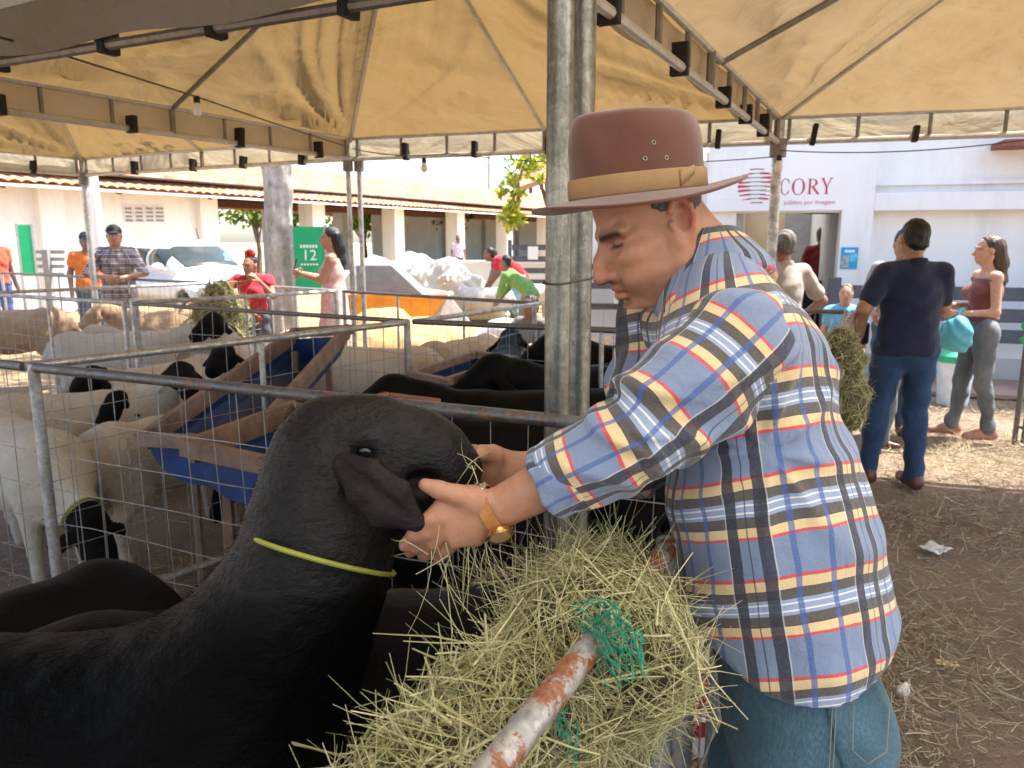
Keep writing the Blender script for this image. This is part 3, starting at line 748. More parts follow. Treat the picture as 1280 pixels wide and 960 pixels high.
# ------------------------------------------------------------------ left building: long tiled shed on white columns
L0 = Vector((-7.8, 20.0, 0))
SHED_R = Matrix.Translation(L0) @ Matrix.Rotation(math.atan2(B_DIR.y, B_DIR.x), 4, 'Z')      # x along the shed, -y towards the yard
shed = empty('market_shed', L0); tag(shed, 'long market shed with terracotta tiled roof on white square columns', 'building')
def sh(name, mat, x0, x1, y0, y1, z0, z1, parent=None, bevel=0.0):
    o = MB().box((x0, y0, z0), (x1, y1, z1), SHED_R).build(name, mat, None, bevel=bevel)
    o.parent = parent or shed
    if parent is None: o.matrix_parent_inverse = shed.matrix_basis.inverted()
    return o
X0, X1 = -16.0, 46.0
for k in range(-3, 12):
    x = k * 4.0 - 0.1
    sh('column', WALL_WHITE, x - 0.27, x + 0.27, -0.27, 0.27, 0, 2.62)
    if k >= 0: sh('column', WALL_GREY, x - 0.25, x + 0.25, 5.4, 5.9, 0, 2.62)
sh('eave_beam', WOOD_RED, X0, X1, -0.12, 0.12, 2.62, 2.84)
sh('back_beam', WOOD_RED, X0, X1, 5.5, 5.75, 2.62, 2.84)
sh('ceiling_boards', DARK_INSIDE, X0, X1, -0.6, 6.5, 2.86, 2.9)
# solid wall with four louvred vents towards the camera end, recess beyond
wall_s = sh('end_wall', WALL_WHITE, -12, -0.37, -0.10, 0.10, 0, 2.62)
WALL_LINE = M((0.68, 0.68, 0.67), 0.85)
def shed_hit(u, v, off=0.0):
    r = ray(u, v); n = A_DIR; o = L0 + A_DIR * off
    t = (o - Vector((0, 0, CAM_H))).dot(n) / r.dot(n); p = Vector((0, 0, CAM_H)) + r * t
    return (SHED_R.inverted() @ p)
for k, (u0, u1) in enumerate(((155, 165), (168, 178), (181, 191), (193, 204))):
    a = shed_hit(u0, 278, 0.1); b = shed_hit(u1, 258, 0.1)
    vf = sh('vent', WALL_LINE, a.x, b.x, -0.125, -0.10, a.z, b.z)
    for j in range(4):
        z = a.z + (b.z - a.z) * (j + 0.55) / 4.2
        sh('vent_slot', M((0.26, 0.25, 0.24), 0.9), a.x + 0.03, b.x - 0.03, -0.13, -0.124, z - 0.025, z + 0.03, vf)
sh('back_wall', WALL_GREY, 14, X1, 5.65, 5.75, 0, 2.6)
sh('back_wall', WALL_WHITE, -12, 0, 5.65, 5.75, 0, 2.6)
sh('low_wall', WALL_WHITE, 0.3, X1, -0.05, 0.08, 0, 0.55)
# barrel tile roof: rippled courses, front slope and back slope
def tile_roof():
    n_w = 250; per = (X1 - X0) / n_w; sub = 4; cols = n_w * sub + 1; xs = X0 + np.arange(cols) * per / sub
    wave = 0.045 * np.abs(np.sin(np.arange(cols) * PI / sub))
    rows = 12
    v = []; ye, yr, ze, zr = -1.0, 2.9, 2.56, 3.86
    prof = []
    for j in range(rows):
        for e, lift in ((0.0, 0.03), (0.985, 0.0)):
            tt = (j + e) / rows; prof.append((ye + (yr - ye) * tt, ze + (zr - ze) * tt + lift))
    prof.append((yr, zr))
    prof += [(yr + 3.9 * k / 4, zr - 1.3 * k / 4) for k in range(1, 5)]
    rr = np.random.default_rng(3)
    V = np.zeros((len(prof), cols, 3))
    for j, (y, z) in enumerate(prof):
        jit = np.repeat(rr.normal(0, 0.008, n_w + 1), sub)[:cols]
        V[j, :, 0] = xs; V[j, :, 1] = y + jit; V[j, :, 2] = z + wave + 0.06 * np.sin(xs * 0.35) * math.sin(j * 0.3)
    V = V.reshape(-1, 3); Mn = np.array(SHED_R); V = V @ Mn[:3, :3].T + Mn[:3, 3]
    j, i = np.meshgrid(np.arange(len(prof) - 1), np.arange(cols - 1), indexing='ij'); a = (j * cols + i).ravel()
    f = np.stack([a, a + 1, a + cols + 1, a + cols], 1)
    t = NT('roof_tiles'); co = t.coord('Object')
    sp = t.noise(1.3, 3, 0.5, t.mapv(co, (3, 3, 3))); c = t.ramp(sp, [(0.25, (0.28, 0.125, 0.075)), (0.5, (0.43, 0.215, 0.135)), (0.75, (0.54, 0.32, 0.22))])
    c = t.mix(t.ramp(t.noise(5.5, 4, 0.7, co), [(0.55, 0.0), (0.68, 0.8)]), c, (0.16, 0.085, 0.05)); t.set(c, 0.9, 0, 0.2)
    o = mesh_obj('roof_tiles', V - np.array(L0), f, t.m, shed, True)
    o['kind'] = 'stuff'
tile_roof()
sh('gutter_board', WALL_WHITE, X0, X1, -0.98, -0.95, 2.50, 2.55)
for k in range(26):
    x = X0 + 1 + k * 2.4
    o = MB().bar(SHED_R @ Vector((x, -0.95, 2.50)), SHED_R @ Vector((x, 2.6, 3.6)), 0.07, 0.1).build('rafter', WOOD_RED); o.parent = shed; o.matrix_parent_inverse = shed.matrix_basis.inverted()

# ------------------------------------------------------------------ foliage
def leaf_cloud(n, centers, radii, leaf, seed, droop=0.3):
    r = np.random.default_rng(seed)
    k = r.integers(0, len(centers), n); d = r.normal(size=(n, 3)); d /= np.linalg.norm(d, axis=1)[:, None]
    c = np.array(centers)[k] + d * (np.array(radii)[k][:, None] * (0.55 + 0.5 * r.random((n, 1))) if np.array(radii).ndim == 1 else np.array(radii)[k] * (0.45 + 0.6 * r.random((n, 1))))
    ax = r.normal(size=(n, 3)); ax[:, 2] -= droop; ax /= np.linalg.norm(ax, axis=1)[:, None]
    sd = np.cross(ax, r.normal(size=(n, 3))); sd /= np.linalg.norm(sd, axis=1)[:, None]; nn = np.cross(ax, sd)
    L = leaf * (0.6 + 0.8 * r.random((n, 1))); W = L * 0.3
    v = np.stack([c, c + ax * L * 0.5 + sd * W + nn * L * 0.08, c + ax * L, c + ax * L * 0.5 - sd * W + nn * L * 0.08], 1).reshape(-1, 3)
    f = np.arange(n * 4).reshape(-1, 4)
    return v, f, np.repeat(r.random(n), 4)
def mk_leaf(name, a, b, c):
    t = NT(name); at = t.attr('tint'); col = t.ramp(at.outputs['Fac'], [(0.0, a), (0.5, b), (1.0, c)])
    t.set(col, 0.55, 0, 0.3); tr = t.n('BsdfTranslucent'); t.l(t.mix(1.0, col, (1.3, 1.4, 0.6), 'MULTIPLY'), tr.inputs[0])
    mx = t.n('MixShader'); mx.inputs[0].default_value = 0.4; t.l(t.b.outputs[0], mx.inputs[1]); t.l(tr.outputs[0], mx.inputs[2]); t.l(mx.outputs[0], t.out.inputs['Surface']); return t.m
LEAF = mk_leaf('leaf_fresh', (0.05, 0.11, 0.02), (0.12, 0.2, 0.03), (0.26, 0.30, 0.05))
LEAF_D = mk_leaf('leaf_dark', (0.02, 0.05, 0.015), (0.045, 0.09, 0.022), (0.10, 0.16, 0.04))
LEAF_Y = mk_leaf('leaf_yellow_green', (0.14, 0.2, 0.02), (0.30, 0.33, 0.03), (0.5, 0.45, 0.06))
BARK = M((0.16, 0.12, 0.09), 0.9, 0, 0.3, 10, 0.6, 40)
BARK_PALE = None
def tree(label, base, h, cr, n, leaf, mat, seed, limbs=5, trunk_r=0.16, name='tree', crown_z=None):
    r = random.Random(seed); root = empty(name, base); tag(root, label, 'tree')
    cz = crown_z or h * 0.68
    mb = MB(); mb.tube([(0, 0, 0), (0.05, 0.03, h * 0.25), (-0.04, 0.06, h * 0.5), (0.02, 0, cz)], [trunk_r, trunk_r * 0.8, trunk_r * 0.6, trunk_r * 0.3], 9)
    cs, rs = [], []
    for k in range(limbs):
        a = 2 * PI * k / limbs + r.uniform(-.4, .4); e = Vector((math.cos(a) * cr * r.uniform(.4, .75), math.sin(a) * cr * r.uniform(.4, .75), cz + r.uniform(-.3, .5) * cr))
        s = Vector((0, 0, h * r.uniform(0.3, 0.5)))
        mb.tube([s, s.lerp(e, .5) + Vector((0, 0, .12 * cr)), e], [trunk_r * .45, trunk_r * .3, trunk_r * .1], 6)
        for q in range(4):
            cs.append(e + Vector((r.uniform(-1, 1), r.uniform(-1, 1), r.uniform(-.7, .8))) * cr * 0.42); rs.append(cr * r.uniform(.16, .34))
    mb.build('trunk', BARK, root, True)
    v, f, tt = leaf_cloud(n, [tuple(c) for c in cs], rs, leaf, seed)
    mesh_obj('crown', v, f, mat, root, False, {'tint': tt})
    return root
# trees behind the shed and over its far end
for i, (u, t, h, cr, lab) in enumerate(((115, 34, 4.6, 1.9, 'round green tree behind the wall with vents'), (232, 32, 4.4, 1.6, 'dark green tree seen past the first column of the shed'), (322, 34, 4.0, 1.7, 'bushy tree behind the shed beside the pale trunk'),
                                    (395, 37, 4.2, 1.8, 'leafy tree behind the shed beyond the green numbered banner'), (455, 36, 3.7, 1.7, 'low dark tree behind the shed next to the slim double pole'), (545, 40, 4.0, 1.9, 'spreading tree in the yard beyond the shed columns'))):
    p = P(u, 300, t); p.z = 0
    tree(lab, p, h, cr, 900, 0.28, LEAF_D if i % 2 else LEAF, 50 + i, 6, 0.13)
p = P(672, 300, 17.0); p.z = 0
tree('tall airy tree with bright green leaves behind the thick tent posts', p + Vector((0.3, 0, 0)), 5.2, 1.5, 1500, 0.13, LEAF, 77, 7, 0.12, 'airy_tree', 3.9)
# drooping branch with yellow-green leaves over the shed roof
br = empty('leafy_branch', P(660, 200, 13)); tag(br, 'drooping branch of yellow-green leaves in front of the tiled roof', 'branch')
bp = [P(680, 170, 13), P(655, 205, 13), P(643, 245, 13), P(640, 280, 13)]; bl = br.location
MB().tube([q - bl for q in bp], [0.03, 0.022, 0.014, 0.006], 6).build('stem', BARK, br, True)
MB().tube([q - bl for q in (bp[1], P(628, 225, 13), P(620, 240, 13))], [0.014, 0.01, 0.004], 6).build('stem', BARK, br, True)
cs = [tuple(P(u, v, 13) - bl) for u, v in ((655, 205), (640, 222), (648, 240), (640, 256), (634, 266), (646, 270), (628, 236), (640, 278), (665, 200), (672, 215))]
v, f, tt = leaf_cloud(420, cs, [0.16, 0.12, 0.1, 0.13, 0.15, 0.13, 0.09, 0.1, 0.2, 0.18], 0.12, 5, 0.9)
mesh_obj('leaves', v, f, LEAF_Y, br, False, {'tint': tt})
# tiled porch roof that pokes out behind the posts
pr = empty('porch', P(700, 230, 15)); tag(pr, 'small tiled porch roof edge behind the thick tent posts', 'porch')
mb = MB(); a, b = P(650, 233, 15) - pr.location, P(760, 196, 15) - pr.location; dy = Vector((0, 2.2, 0.55))
for k in range(10):
    p0 = a.lerp(b, k / 10); p1 = a.lerp(b, (k + 1) / 10)
    mb.add([p0, p1, p1 + dy, p0 + dy, p0 - Vector((0, 0, .1)), p1 - Vector((0, 0, .1)), p1 + dy - Vector((0, 0, .1)), p0 + dy - Vector((0, 0, .1))], [(0,1,2,3),(7,6,5,4),(0,4,5,1),(1,5,6,2),(3,2,6,7),(0,3,7,4)])
mb.build('roof', TILE, pr)
for k in range(9): q = a.lerp(b, k / 8.0) + Vector((0, 0.1, -0.16)); MB().bar(q, q + dy, 0.07, 0.09).build('rafter', WOOD_RED, pr)
q = a.lerp(b, 0.6) + dy * 0.5; MB().box((q.x - .14, q.y - .14, -pr.location.z), (q.x + .14, q.y + .14, q.z - 0.2)).build('post', WALL_WHITE, pr)
# utility pole far behind
up = P(611, 215, 60); ub = Vector((up.x, up.y, 0)); ur = empty('utility_pole', ub); tag(ur, 'thin utility pole with cross arms standing against the sky', 'pole')
MB().tube([(0, 0, 0), (0, 0, 9.5)], [0.17, 0.11], 8).build('pole', CONCRETE, ur, True)
for z in (8.1, 7.2, 9.0): MB().bar((-0.95, 0, z), (0.95, 0, z), 0.1, 0.1).build('cross_arm', CONCRETE, ur)
# pale tree trunk in the yard
tb = P(356, 400, 9.2); tb.z = 0
BARK_PALE = M((0.40, 0.36, 0.31), 0.9, 0, 0.45, 7, 0.9, 24)
tr = empty('pale_tree', tb); tag(tr, 'thick pale grey tree trunk standing between the green banner and the car', 'tree')
f = Field(0.02, (-0.3, -0.3, 0), (0.3, 0.3, 4.4)); f.chain([(0, 0, -0.05), (0.0, 0, 0.5), (0.01, 0, 1.4), (0, 0.01, 2.4), (-0.02, 0, 4.3)], [0.21, 0.155, 0.145, 0.15, 0.14], 0.05)
f.warp(lambda X, Y, Z: 0.018 * np.sin(np.arctan2(Y, X) * 5 + Z * 0.7) + 0.012 * np.sin(np.arctan2(Y, X) * 9 - Z * 2.2) + 0.008 * np.sin(Z * 9 + X * 30))
f.build('trunk', BARK_PALE, tr)
mb = MB()
for k, (x, y) in enumerate(((0.9, 0.5), (-1.0, 0.7), (0.5, -0.2), (-0.4, 1.2))): mb.tube([(0, 0, 3.7 + .1 * k), (x * .5, y * .5, 4.5), (x * 1.5, y * 1.4, 5.3)], [0.09, 0.06, 0.02], 7)
mb.build('limb', BARK_PALE, tr, True)
v, f_, tt = leaf_cloud(1500, [(1.5, .8, 5.4), (-1.5, 1, 5.5), (.8, -.2, 5.5), (-.6, 1.8, 5.6), (0, .5, 6)], [.8] * 5, 0.14, 9)
mesh_obj('crown', v, f_, LEAF, tr, False, {'tint': tt})
# white post in the yard beside the shed wall
wp = P(127, 300, 11.5); wp.z = 0
tag(MB().tube([wp, wp + Vector((-.03, 0, 1.6)), wp + Vector((-0.06, 0, 3.4))], [0.08, 0.075, 0.07], 10).build('white_post', WALL_WHITE, None, True), 'slim whitewashed post standing before the wall with vents', 'post')
# ------------------------------------------------------------------ pen fences: tube frames with welded wire
Z_R = 1.06
def aisle(y): return Vector((0.511 * (y - 0.61), y, 0))
K0 = aisle(1.66); PA = flat(G(30, 458, Z_R)); PB = flat(G(517, 402, Z_R)); K1 = aisle(3.42); PP = flat(G(160, 379, Z_R)); PR = Vector((0.2, 5.42, 0)); PS = flat(G(425, 364, Z_R)); K2 = aisle(4.75)
PQ = PP + (PP - PB).normalized() * 2.0; PF = flat(G(0, 341, Z_R)); PFM = flat(G(265, 354, Z_R)); PAL = PA + (PA - K0).normalized() * 2.2
def panel(label, a, b, rail=GALV, rail_r=0.0165, post=True, cell=(0.108, 0.13), wire=0.0017, pa=True, pb=True, top=Z_R, braces=0, mid=None, group='tube and wire panels of the sheep pens'):
    c = (a + b) / 2; root = empty('pen_panel', c); tag(root, label, 'fence panel', group)
    a = a - c; b = b - c; d = (b - a).normalized(); L = (b - a).length; up = Vector((0, 0, 1))
    a2, b2 = a + d * (0.05 if pa else 0.0), b - d * (0.05 if pb else 0.0)
    MB().tube([a2 + up * top, b2 + up * top], rail_r, 12).build('top_rail', rail, root, True)
    MB().tube([a2 + up * 0.10, b2 + up * 0.10], rail_r * 0.9, 8).build('bottom_rail', rail, root, True)
    for q, on in ((a2, pa), (b2, pb)):
        if on: MB().tube([q - up * 0.03, q + up * (top + 0.012)], rail_r * 1.15, 12).build('post', GALV, root, True)
    for s in range(braces):
        q = a.lerp(b, (s + 1) / (braces + 1)); MB().tube([q + up * 0.1, q + up * top], rail_r * 0.8, 10).build('upright', GALV, root, True)
    mb = MB(); n = int(L / cell[0]); r = random.Random(int(abs(a.x) * 999 + 3)); side = Vector((-d.y, d.x, 0))
    for k in range(1, n):
        x = L * k / n + r.uniform(-.006, .006); b0 = r.uniform(-.010, .010)
        pts = [a + d * (x + r.uniform(-.004, .004) + b0 * math.sin(PI * j / 4)) + side * (0.006 + r.uniform(-.003, .003)) + up * (0.10 + (top - 0.10) * j / 4) for j in range(5)]
        mb.tube(pts, wire, 4, False)
    z = 0.10 + cell[1]
    while z < top - 0.05:
        N = max(3, int(L / 0.22)); pts = [a2 + d * ((L - 0.1) * j / N) + side * (0.003 + r.uniform(-.003, .003)) + up * (z + r.uniform(-.006, .006)) for j in range(N + 1)]
        mb.tube(pts, wire, 4, False); z += cell[1]
    w = mb.build('wire_mesh', WIRE, root, True); w['kind'] = 'stuff'
    return root
panel('weathered pen panel directly behind the black ram', PA, K0, GALV_DARK, 0.0175)
panel('pen panel beyond the corner post where the white sheep graze', PAL, PA, GALV_DARK, 0.0175, pb=False)
panel('bright galvanised pen panel running past the long blue trough', PA, PB, GALV, 0.0165, pa=False, braces=1)
panel('pen panel behind the black sheep next to the thick posts', PB, K1, GALV_DARK, 0.016, braces=1, pa=False)
panel('pen panel across the back of the white sheep pen', PP, PB, GALV_DARK, 0.014, braces=1)
panel('pen panel in front of the grey sheep by the man in a cap', PQ, PP, GALV, 0.015, braces=1)
panel('pen panel below the girl with red flower reaching over', PP, PS, GALV, 0.016, braces=1)
panel('pen panel between the cream sheep and the thick posts', PB, PR, GALV, 0.014, pa=False, pb=False)
panel('far pen panel along the sandy yard', PS, PR, GALV_DARK, 0.014, braces=2)
panel('far pen panel beside the yard behind the man\'s elbow', PR, K2, GALV_DARK, 0.014, braces=1)
panel('pen panel that the man in a cap rests his arms on', PF, PFM, GALV_DARK, 0.016, braces=2)
panel('pen panel near the girl with red flower and the pale trunk', PFM, PS, GALV, 0.016, braces=1)
panel('aisle panel holding loose hay beside the man in navy polo', K1, K2, PIPE_RUST, 0.02, braces=1)
panel('aisle panel hidden behind the man in plaid', K0, K1, PIPE_RUST, 0.02, braces=1)
panel('pen panel dividing the pens behind the girl', PQ, PFM, GALV, 0.015)
# aisle panel with the hay: chipped pipe on top
KN = aisle(-0.35)
panel('chipped grey aisle panel with a rusty top pipe stuffed with hay', KN, aisle(1.10), PIPE_RUST, 0.0155, pa=True, pb=True, braces=0, wire=0.002)
panel('short aisle panel beside the man in plaid', aisle(1.12), K0, PIPE_RUST, 0.0185, wire=0.002)
# gate post with green ribbon at the entrance
gp = flat(G(1268, 552, 0)); gr = empty('gate_panel', gp); tag(gr, 'wire gate panel at the entrance with green ribbon tied on', 'gate')
gd = Vector((0.35, -0.93, 0)).normalized(); up_ = Vector((0, 0, 1))
for q in (0.0, 0.07, 1.2): MB().tube([gd * q - up_ * .02, gd * q + up_ * 1.02], 0.019, 10).build('post', GALV_DARK, gr, True)
for z in (0.12, 0.98): MB().tube([up_ * z, gd * 1.2 + up_ * z], 0.015, 8).build('rail', GALV_DARK, gr, True)
mb = MB()
for k in range(1, 11): mb.tube([gd * (k * .11) + up_ * .12, gd * (k * .11) + up_ * .98], 0.002, 4, False)
for k in range(1, 7): mb.tube([up_ * (.12 + k * .125), gd * 1.2 + up_ * (.12 + k * .125)], 0.002, 4, False)
w = mb.build('wire_mesh', WIRE, gr, True); w['kind'] = 'stuff'
GREEN_RIB = M((0.03, 0.36, 0.12), 0.6, 0, 0.2, 10, 0)
for k, (z, l) in enumerate(((0.93, 0.12), (0.80, 0.09))):
    v = []; f = []
    for i in range(7): 
        for s in (-1, 1): v.append(Vector((-0.025 - 0.03 * math.sin(i * 0.8 + k), -0.02 - 0.004 * i, z - l * i / 6)) + Vector((0.022 * s, 0, 0.01 * s)))
    for i in range(6): f.append((2 * i, 2 * i + 1, 2 * i + 3, 2 * i + 2))
    o = mesh_obj('ribbon', v, f, GREEN_RIB, gr, True); m = o.modifiers.new('solid', 'SOLIDIFY'); m.thickness = 0.002

# ------------------------------------------------------------------ straw, hay
def blades(n, pos, dirs, length, width, seed, bend=0.35, segs=3):
    """n three-sided bent stalks; pos (n,3), dirs (n,3) unit"""
    r = np.random.default_rng(seed)
    side = np.cross(dirs, r.normal(size=(n, 3))); side /= np.linalg.norm(side, axis=1)[:, None] + 1e-9; third = np.cross(dirs, side)
    L = length[:, None]; W = width[:, None]; bd = (r.random((n, 1)) - 0.5) * 2 * bend
    rings = []
    for j in range(segs + 1):
        t = j / segs; c = pos + dirs * L * t + third * (bd * L * t * t) ; w = W * (1 - 0.55 * t)
        for a in (0, 2.09, 4.19): rings.append(c + (side * math.cos(a) + third * math.sin(a) * 0.5) * w)
    v = np.stack(rings, 1); nv = v.shape[1]
    fs = []
    for j in range(segs):
        for k in range(3): a, b = j * 3 + k, j * 3 + (k + 1) % 3; fs.append((a, b, b + 3, a + 3))
    f = (np.array(fs)[None] + (np.arange(n) * nv)[:, None, None]).reshape(-1, 4)
    tint = np.repeat(np.clip(r.normal(0.5, 0.27, n), 0, 1), nv)
    return v.reshape(-1, 3), f, tint
def straw_ground(name, label, n, poly_fn, seed, lmin, lmax, wd, mat=STRAW, bend=0.9):
    r = np.random.default_rng(seed); xy = poly_fn(r, n); n = len(xy)
    a = r.random(n) * 2 * PI; el = r.normal(0.04, 0.12, n)
    d = np.stack([np.cos(a) * np.cos(el), np.sin(a) * np.cos(el), np.sin(el)], 1)
    pos = np.concatenate([xy, (0.004 + 0.02 * r.random((n, 1)))], 1)
    L = lmin + (lmax - lmin) * r.random(n) ** 1.6; W = wd * (0.6 + 0.8 * r.random(n))
    v, f, t = blades(n, pos, d, L, W, seed, bend, 3); t = t * .8 + .2; v[:, 2] = np.maximum(v[:, 2], 0.002)
    o = mesh_obj(name, v, f, mat, None, False, {'tint': t}); tag(o, label, 'straw', kind='stuff'); return o
def clumpy(fn):                                            # thin out with soft patches
    def g(r, n):
        xy = fn(r, n); k = np.array([mnoise.noise(Vector((x * 1.1, y * 1.1, 3))) + 0.6 * mnoise.noise(Vector((x * 3.1, y * 3.1, 7))) for x, y in xy])
        return xy[r.random(len(xy)) < np.clip(0.5 + 1.0 * k, 0.06, 1)]
    return g
def aisle_pts(r, n):
    y = 0.9 + 6.2 * r.random(n) ** 1.5; x = 0.45 + 0.511 * (y - 0.61) - 0.25 + r.random(n) * 3.6; return np.stack([x, y], 1)
def pen_pts(r, n):
    y = 1.6 + 5.2 * r.random(n) ** 1.3; x = 0.511 * (y - 0.61) - r.random(n) * (2.8 + 0.45 * y); return np.stack([x, y], 1)
straw_ground('straw', 'loose pale straw scattered over the aisle', 46000, clumpy(aisle_pts), 21, 0.03, 0.13, 0.0026)
straw_ground('shavings', 'short curled pale shavings trodden into the aisle', 26000, clumpy(aisle_pts), 27, 0.015, 0.05, 0.0032, bend=1.8)
straw_ground('straw', 'brown straw bedding trampled in the pens', 20000, clumpy(pen_pts), 22, 0.04, 0.17, 0.0022)
def pile_pts(r, n): 
    a = r.random(n) * 2 * PI; q = np.abs(r.normal(0, 0.35, n)); c = G(1262, 585, 0); return np.stack([c.x + 0.35 + q * np.cos(a) * 1.2, c.y - 0.1 + q * np.sin(a)], 1)
straw_ground('straw', 'swept heap of straw by the gate post', 2600, pile_pts, 23, 0.04, 0.18, 0.002)

def hay_heap(label, pts, rad, n, seed, lmin=0.08, lmax=0.26, wd=0.0017, upb=0.35, mat=HAY, core=(0.10, 0.09, 0.035), flat_=0.8, loose=0.012):
    """a heap: core coloured dark as the shade between stalks, with stalks lying on and sticking out of it"""
    root = empty('hay_heap', (pts[0] + pts[-1]) / 2); tag(root, label, 'hay', kind='stuff'); c0 = root.location.copy()
    P3 = [np.array(p - c0) for p in pts]; lo = np.min(P3, 0) - max(rad) - .06; hi = np.max(P3, 0) + max(rad) + .06
    f = Field(0.02, lo, hi)
    for i in range(len(P3) - 1): f.cone(P3[i], P3[i + 1], rad[i] * 0.9, rad[i + 1] * 0.9, 0.08)
    f.warp(lambda X, Y, Z: 0.02 * np.sin(X * 21 + 2 * np.sin(Y * 17)) * np.sin(Y * 19 + Z * 11) + 0.014 * np.sin(Z * 37 + X * 13) * np.sin(Y * 31))
    p, q = f.mesh()
    mesh_obj('hay_core', p, q, M(core, 0.95, 0, 0.6, 40, 0.9, 150), root, True)  # darker than the stalks: shade of the gaps put into its colour
    r = np.random.default_rng(seed); k = r.integers(0, len(q), n); w = r.dirichlet((1, 1, 1, 1), n)
    pos = sum(p[q[k, i]] * w[:, i:i + 1] for i in range(4))
    nr = np.cross(p[q[k, 1]] - p[q[k, 0]], p[q[k, 2]] - p[q[k, 1]]); nr /= np.linalg.norm(nr, axis=1)[:, None] + 1e-9
    d = r.normal(size=(n, 3)); d -= nr * (d * nr).sum(1)[:, None] * (flat_ + .15 * (flat_ > .5)); d += nr * (r.normal(0.03, 0.22, (n, 1)) if flat_ > .5 else np.abs(r.normal(0.2, 0.3, (n, 1)))); d[:, 2] += upb * r.random(n) * (nr[:, 2] > 0.2)
    d /= np.linalg.norm(d, axis=1)[:, None]
    L = lmin + (lmax - lmin) * r.random(n) ** 1.7; W = wd * (0.55 + 2.0 * r.random(n) ** 4)
    v, ff, t = blades(n, pos - d * L[:, None] * 0.3 + nr * (loose * r.random((n, 1))), d, L, W, seed, 0.55, 3)
    o = mesh_obj('hay_stalks', v, ff, mat, root, False, {'tint': t}); o['kind'] = 'stuff'
    return root
def al(y, off, z): p = aisle(y) + Vector((-0.883, 0.47, 0)) * off; p.z = z; return p
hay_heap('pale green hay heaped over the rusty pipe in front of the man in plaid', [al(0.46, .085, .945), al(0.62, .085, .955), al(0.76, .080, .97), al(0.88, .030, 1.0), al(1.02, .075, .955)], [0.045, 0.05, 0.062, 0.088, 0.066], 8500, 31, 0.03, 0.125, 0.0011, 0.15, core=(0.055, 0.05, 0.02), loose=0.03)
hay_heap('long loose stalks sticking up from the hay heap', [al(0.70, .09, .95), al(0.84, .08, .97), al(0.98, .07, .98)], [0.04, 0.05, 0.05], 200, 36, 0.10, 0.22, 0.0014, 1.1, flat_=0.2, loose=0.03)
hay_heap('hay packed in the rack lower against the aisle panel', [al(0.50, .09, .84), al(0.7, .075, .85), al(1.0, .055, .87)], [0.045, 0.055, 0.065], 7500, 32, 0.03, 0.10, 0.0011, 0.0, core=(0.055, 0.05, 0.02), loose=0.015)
hay_heap('brown loose hay on the pen floor behind the pale green heap', [Vector((-0.06, 1.60, 0.55)), Vector((0.08, 1.52, 0.62)), Vector((0.17, 1.5, 0.58))], [0.12, 0.13, 0.11], 3000, 33, mat=STRAW, core=(0.07, 0.05, 0.03))
hay_heap('dry hay hung on the aisle panel beside the man in navy polo', [P(1050, 424, 3.25), P(1060, 445, 3.3), P(1066, 490, 3.35), P(1062, 530, 3.3)], [0.045, 0.055, 0.045, 0.035], 1100, 34, 0.03, 0.09, 0.0018, core=(0.10, 0.085, 0.045))
hay_heap('bundle of green hay hanging on the far pen panel', [P(276, 372, 6.9), P(277, 395, 6.9), P(278, 414, 6.9)], [0.14, 0.24, 0.22], 1300, 35, wd=0.004, core=(0.12, 0.115, 0.05))
# stalks dangling from the hand and the ram's mouth
def wisps(label, spots, seed, lmin, lmax, down=1.0, wd=0.0012):
    r = np.random.default_rng(seed); pos = []; d = []
    for p, n, sp in spots:
        for _ in range(n): pos.append(np.array(p) + r.normal(size=3) * sp); v = r.normal(size=3) * 0.55; v[2] -= down; d.append(v / np.linalg.norm(v))
    n = len(pos); L = lmin + (lmax - lmin) * r.random(n)
    v, f, t = blades(n, np.array(pos), np.array(d), L, np.full(n, wd), seed, 0.7, 4)
    tag(mesh_obj('hay_wisp', v, f, HAY, None, False, {'tint': t * 0.4 + 0.45}), label, 'hay', kind='stuff')
wisps('thin hay stalks hanging from under the man\'s hand', [(P(560, 665, 1.03), 16, 0.018), (P(610, 668, 1.03), 7, 0.014), (P(585, 665, 1.05), 8, 0.015)], 41, 0.05, 0.14)
wisps('bits of hay sticking to the ram\'s muzzle', [(P(588, 585, 1.05), 6, 0.008), (P(600, 610, 1.06), 8, 0.012)], 42, 0.03, 0.08, 0.1)
wisps('stray hay stalks stuck to the ram\'s throat', [(P(505, 672, 0.98), 2, 0.006)], 43, 0.03, 0.05, 0.5)

# green net tangled in the hay
GREEN_NET = M((0.012, 0.20, 0.115), 0.5, 0, 0.25, 30, 0)
net = empty('green_net', P(760, 800, 0.86)); tag(net, 'torn bright green baling net caught in the hay', 'net'); nl = net.location
rr = random.Random(5); mb = MB()
for k in range(26):
    u = 738 + rr.uniform(0, 44); v = 757 + rr.uniform(-6, 20); pts = []
    L = rr.uniform(40, 95) if k < 34 else rr.uniform(90, 150)
    for j in range(7):
        q = j / 6; uu = u + 26 * q * q + 6 * math.sin(q * 5 + k) + rr.uniform(-3, 3); vv = v + L * q + rr.uniform(-2, 2)
        pts.append(P(uu, vv, 0.845 - 0.045 * q + 0.006 * math.sin(k * 3 + j)) - nl)
    mb.tube(pts, rr.uniform(0.0005, 0.0010), 4, False)
for k in range(12):
    u = 722 + rr.uniform(-6, 14); v = 775 + rr.uniform(-14, 30); pts = []
    for j in range(6):
        q = j / 5; pts.append(P(u + 52 * q, v + 14 * math.sin(q * 3 + k) + rr.uniform(-3, 3), 0.85 - 0.03 * q + 0.005 * math.sin(k + j)) - nl)
    mb.tube(pts, rr.uniform(0.0005, 0.0009), 4, False)
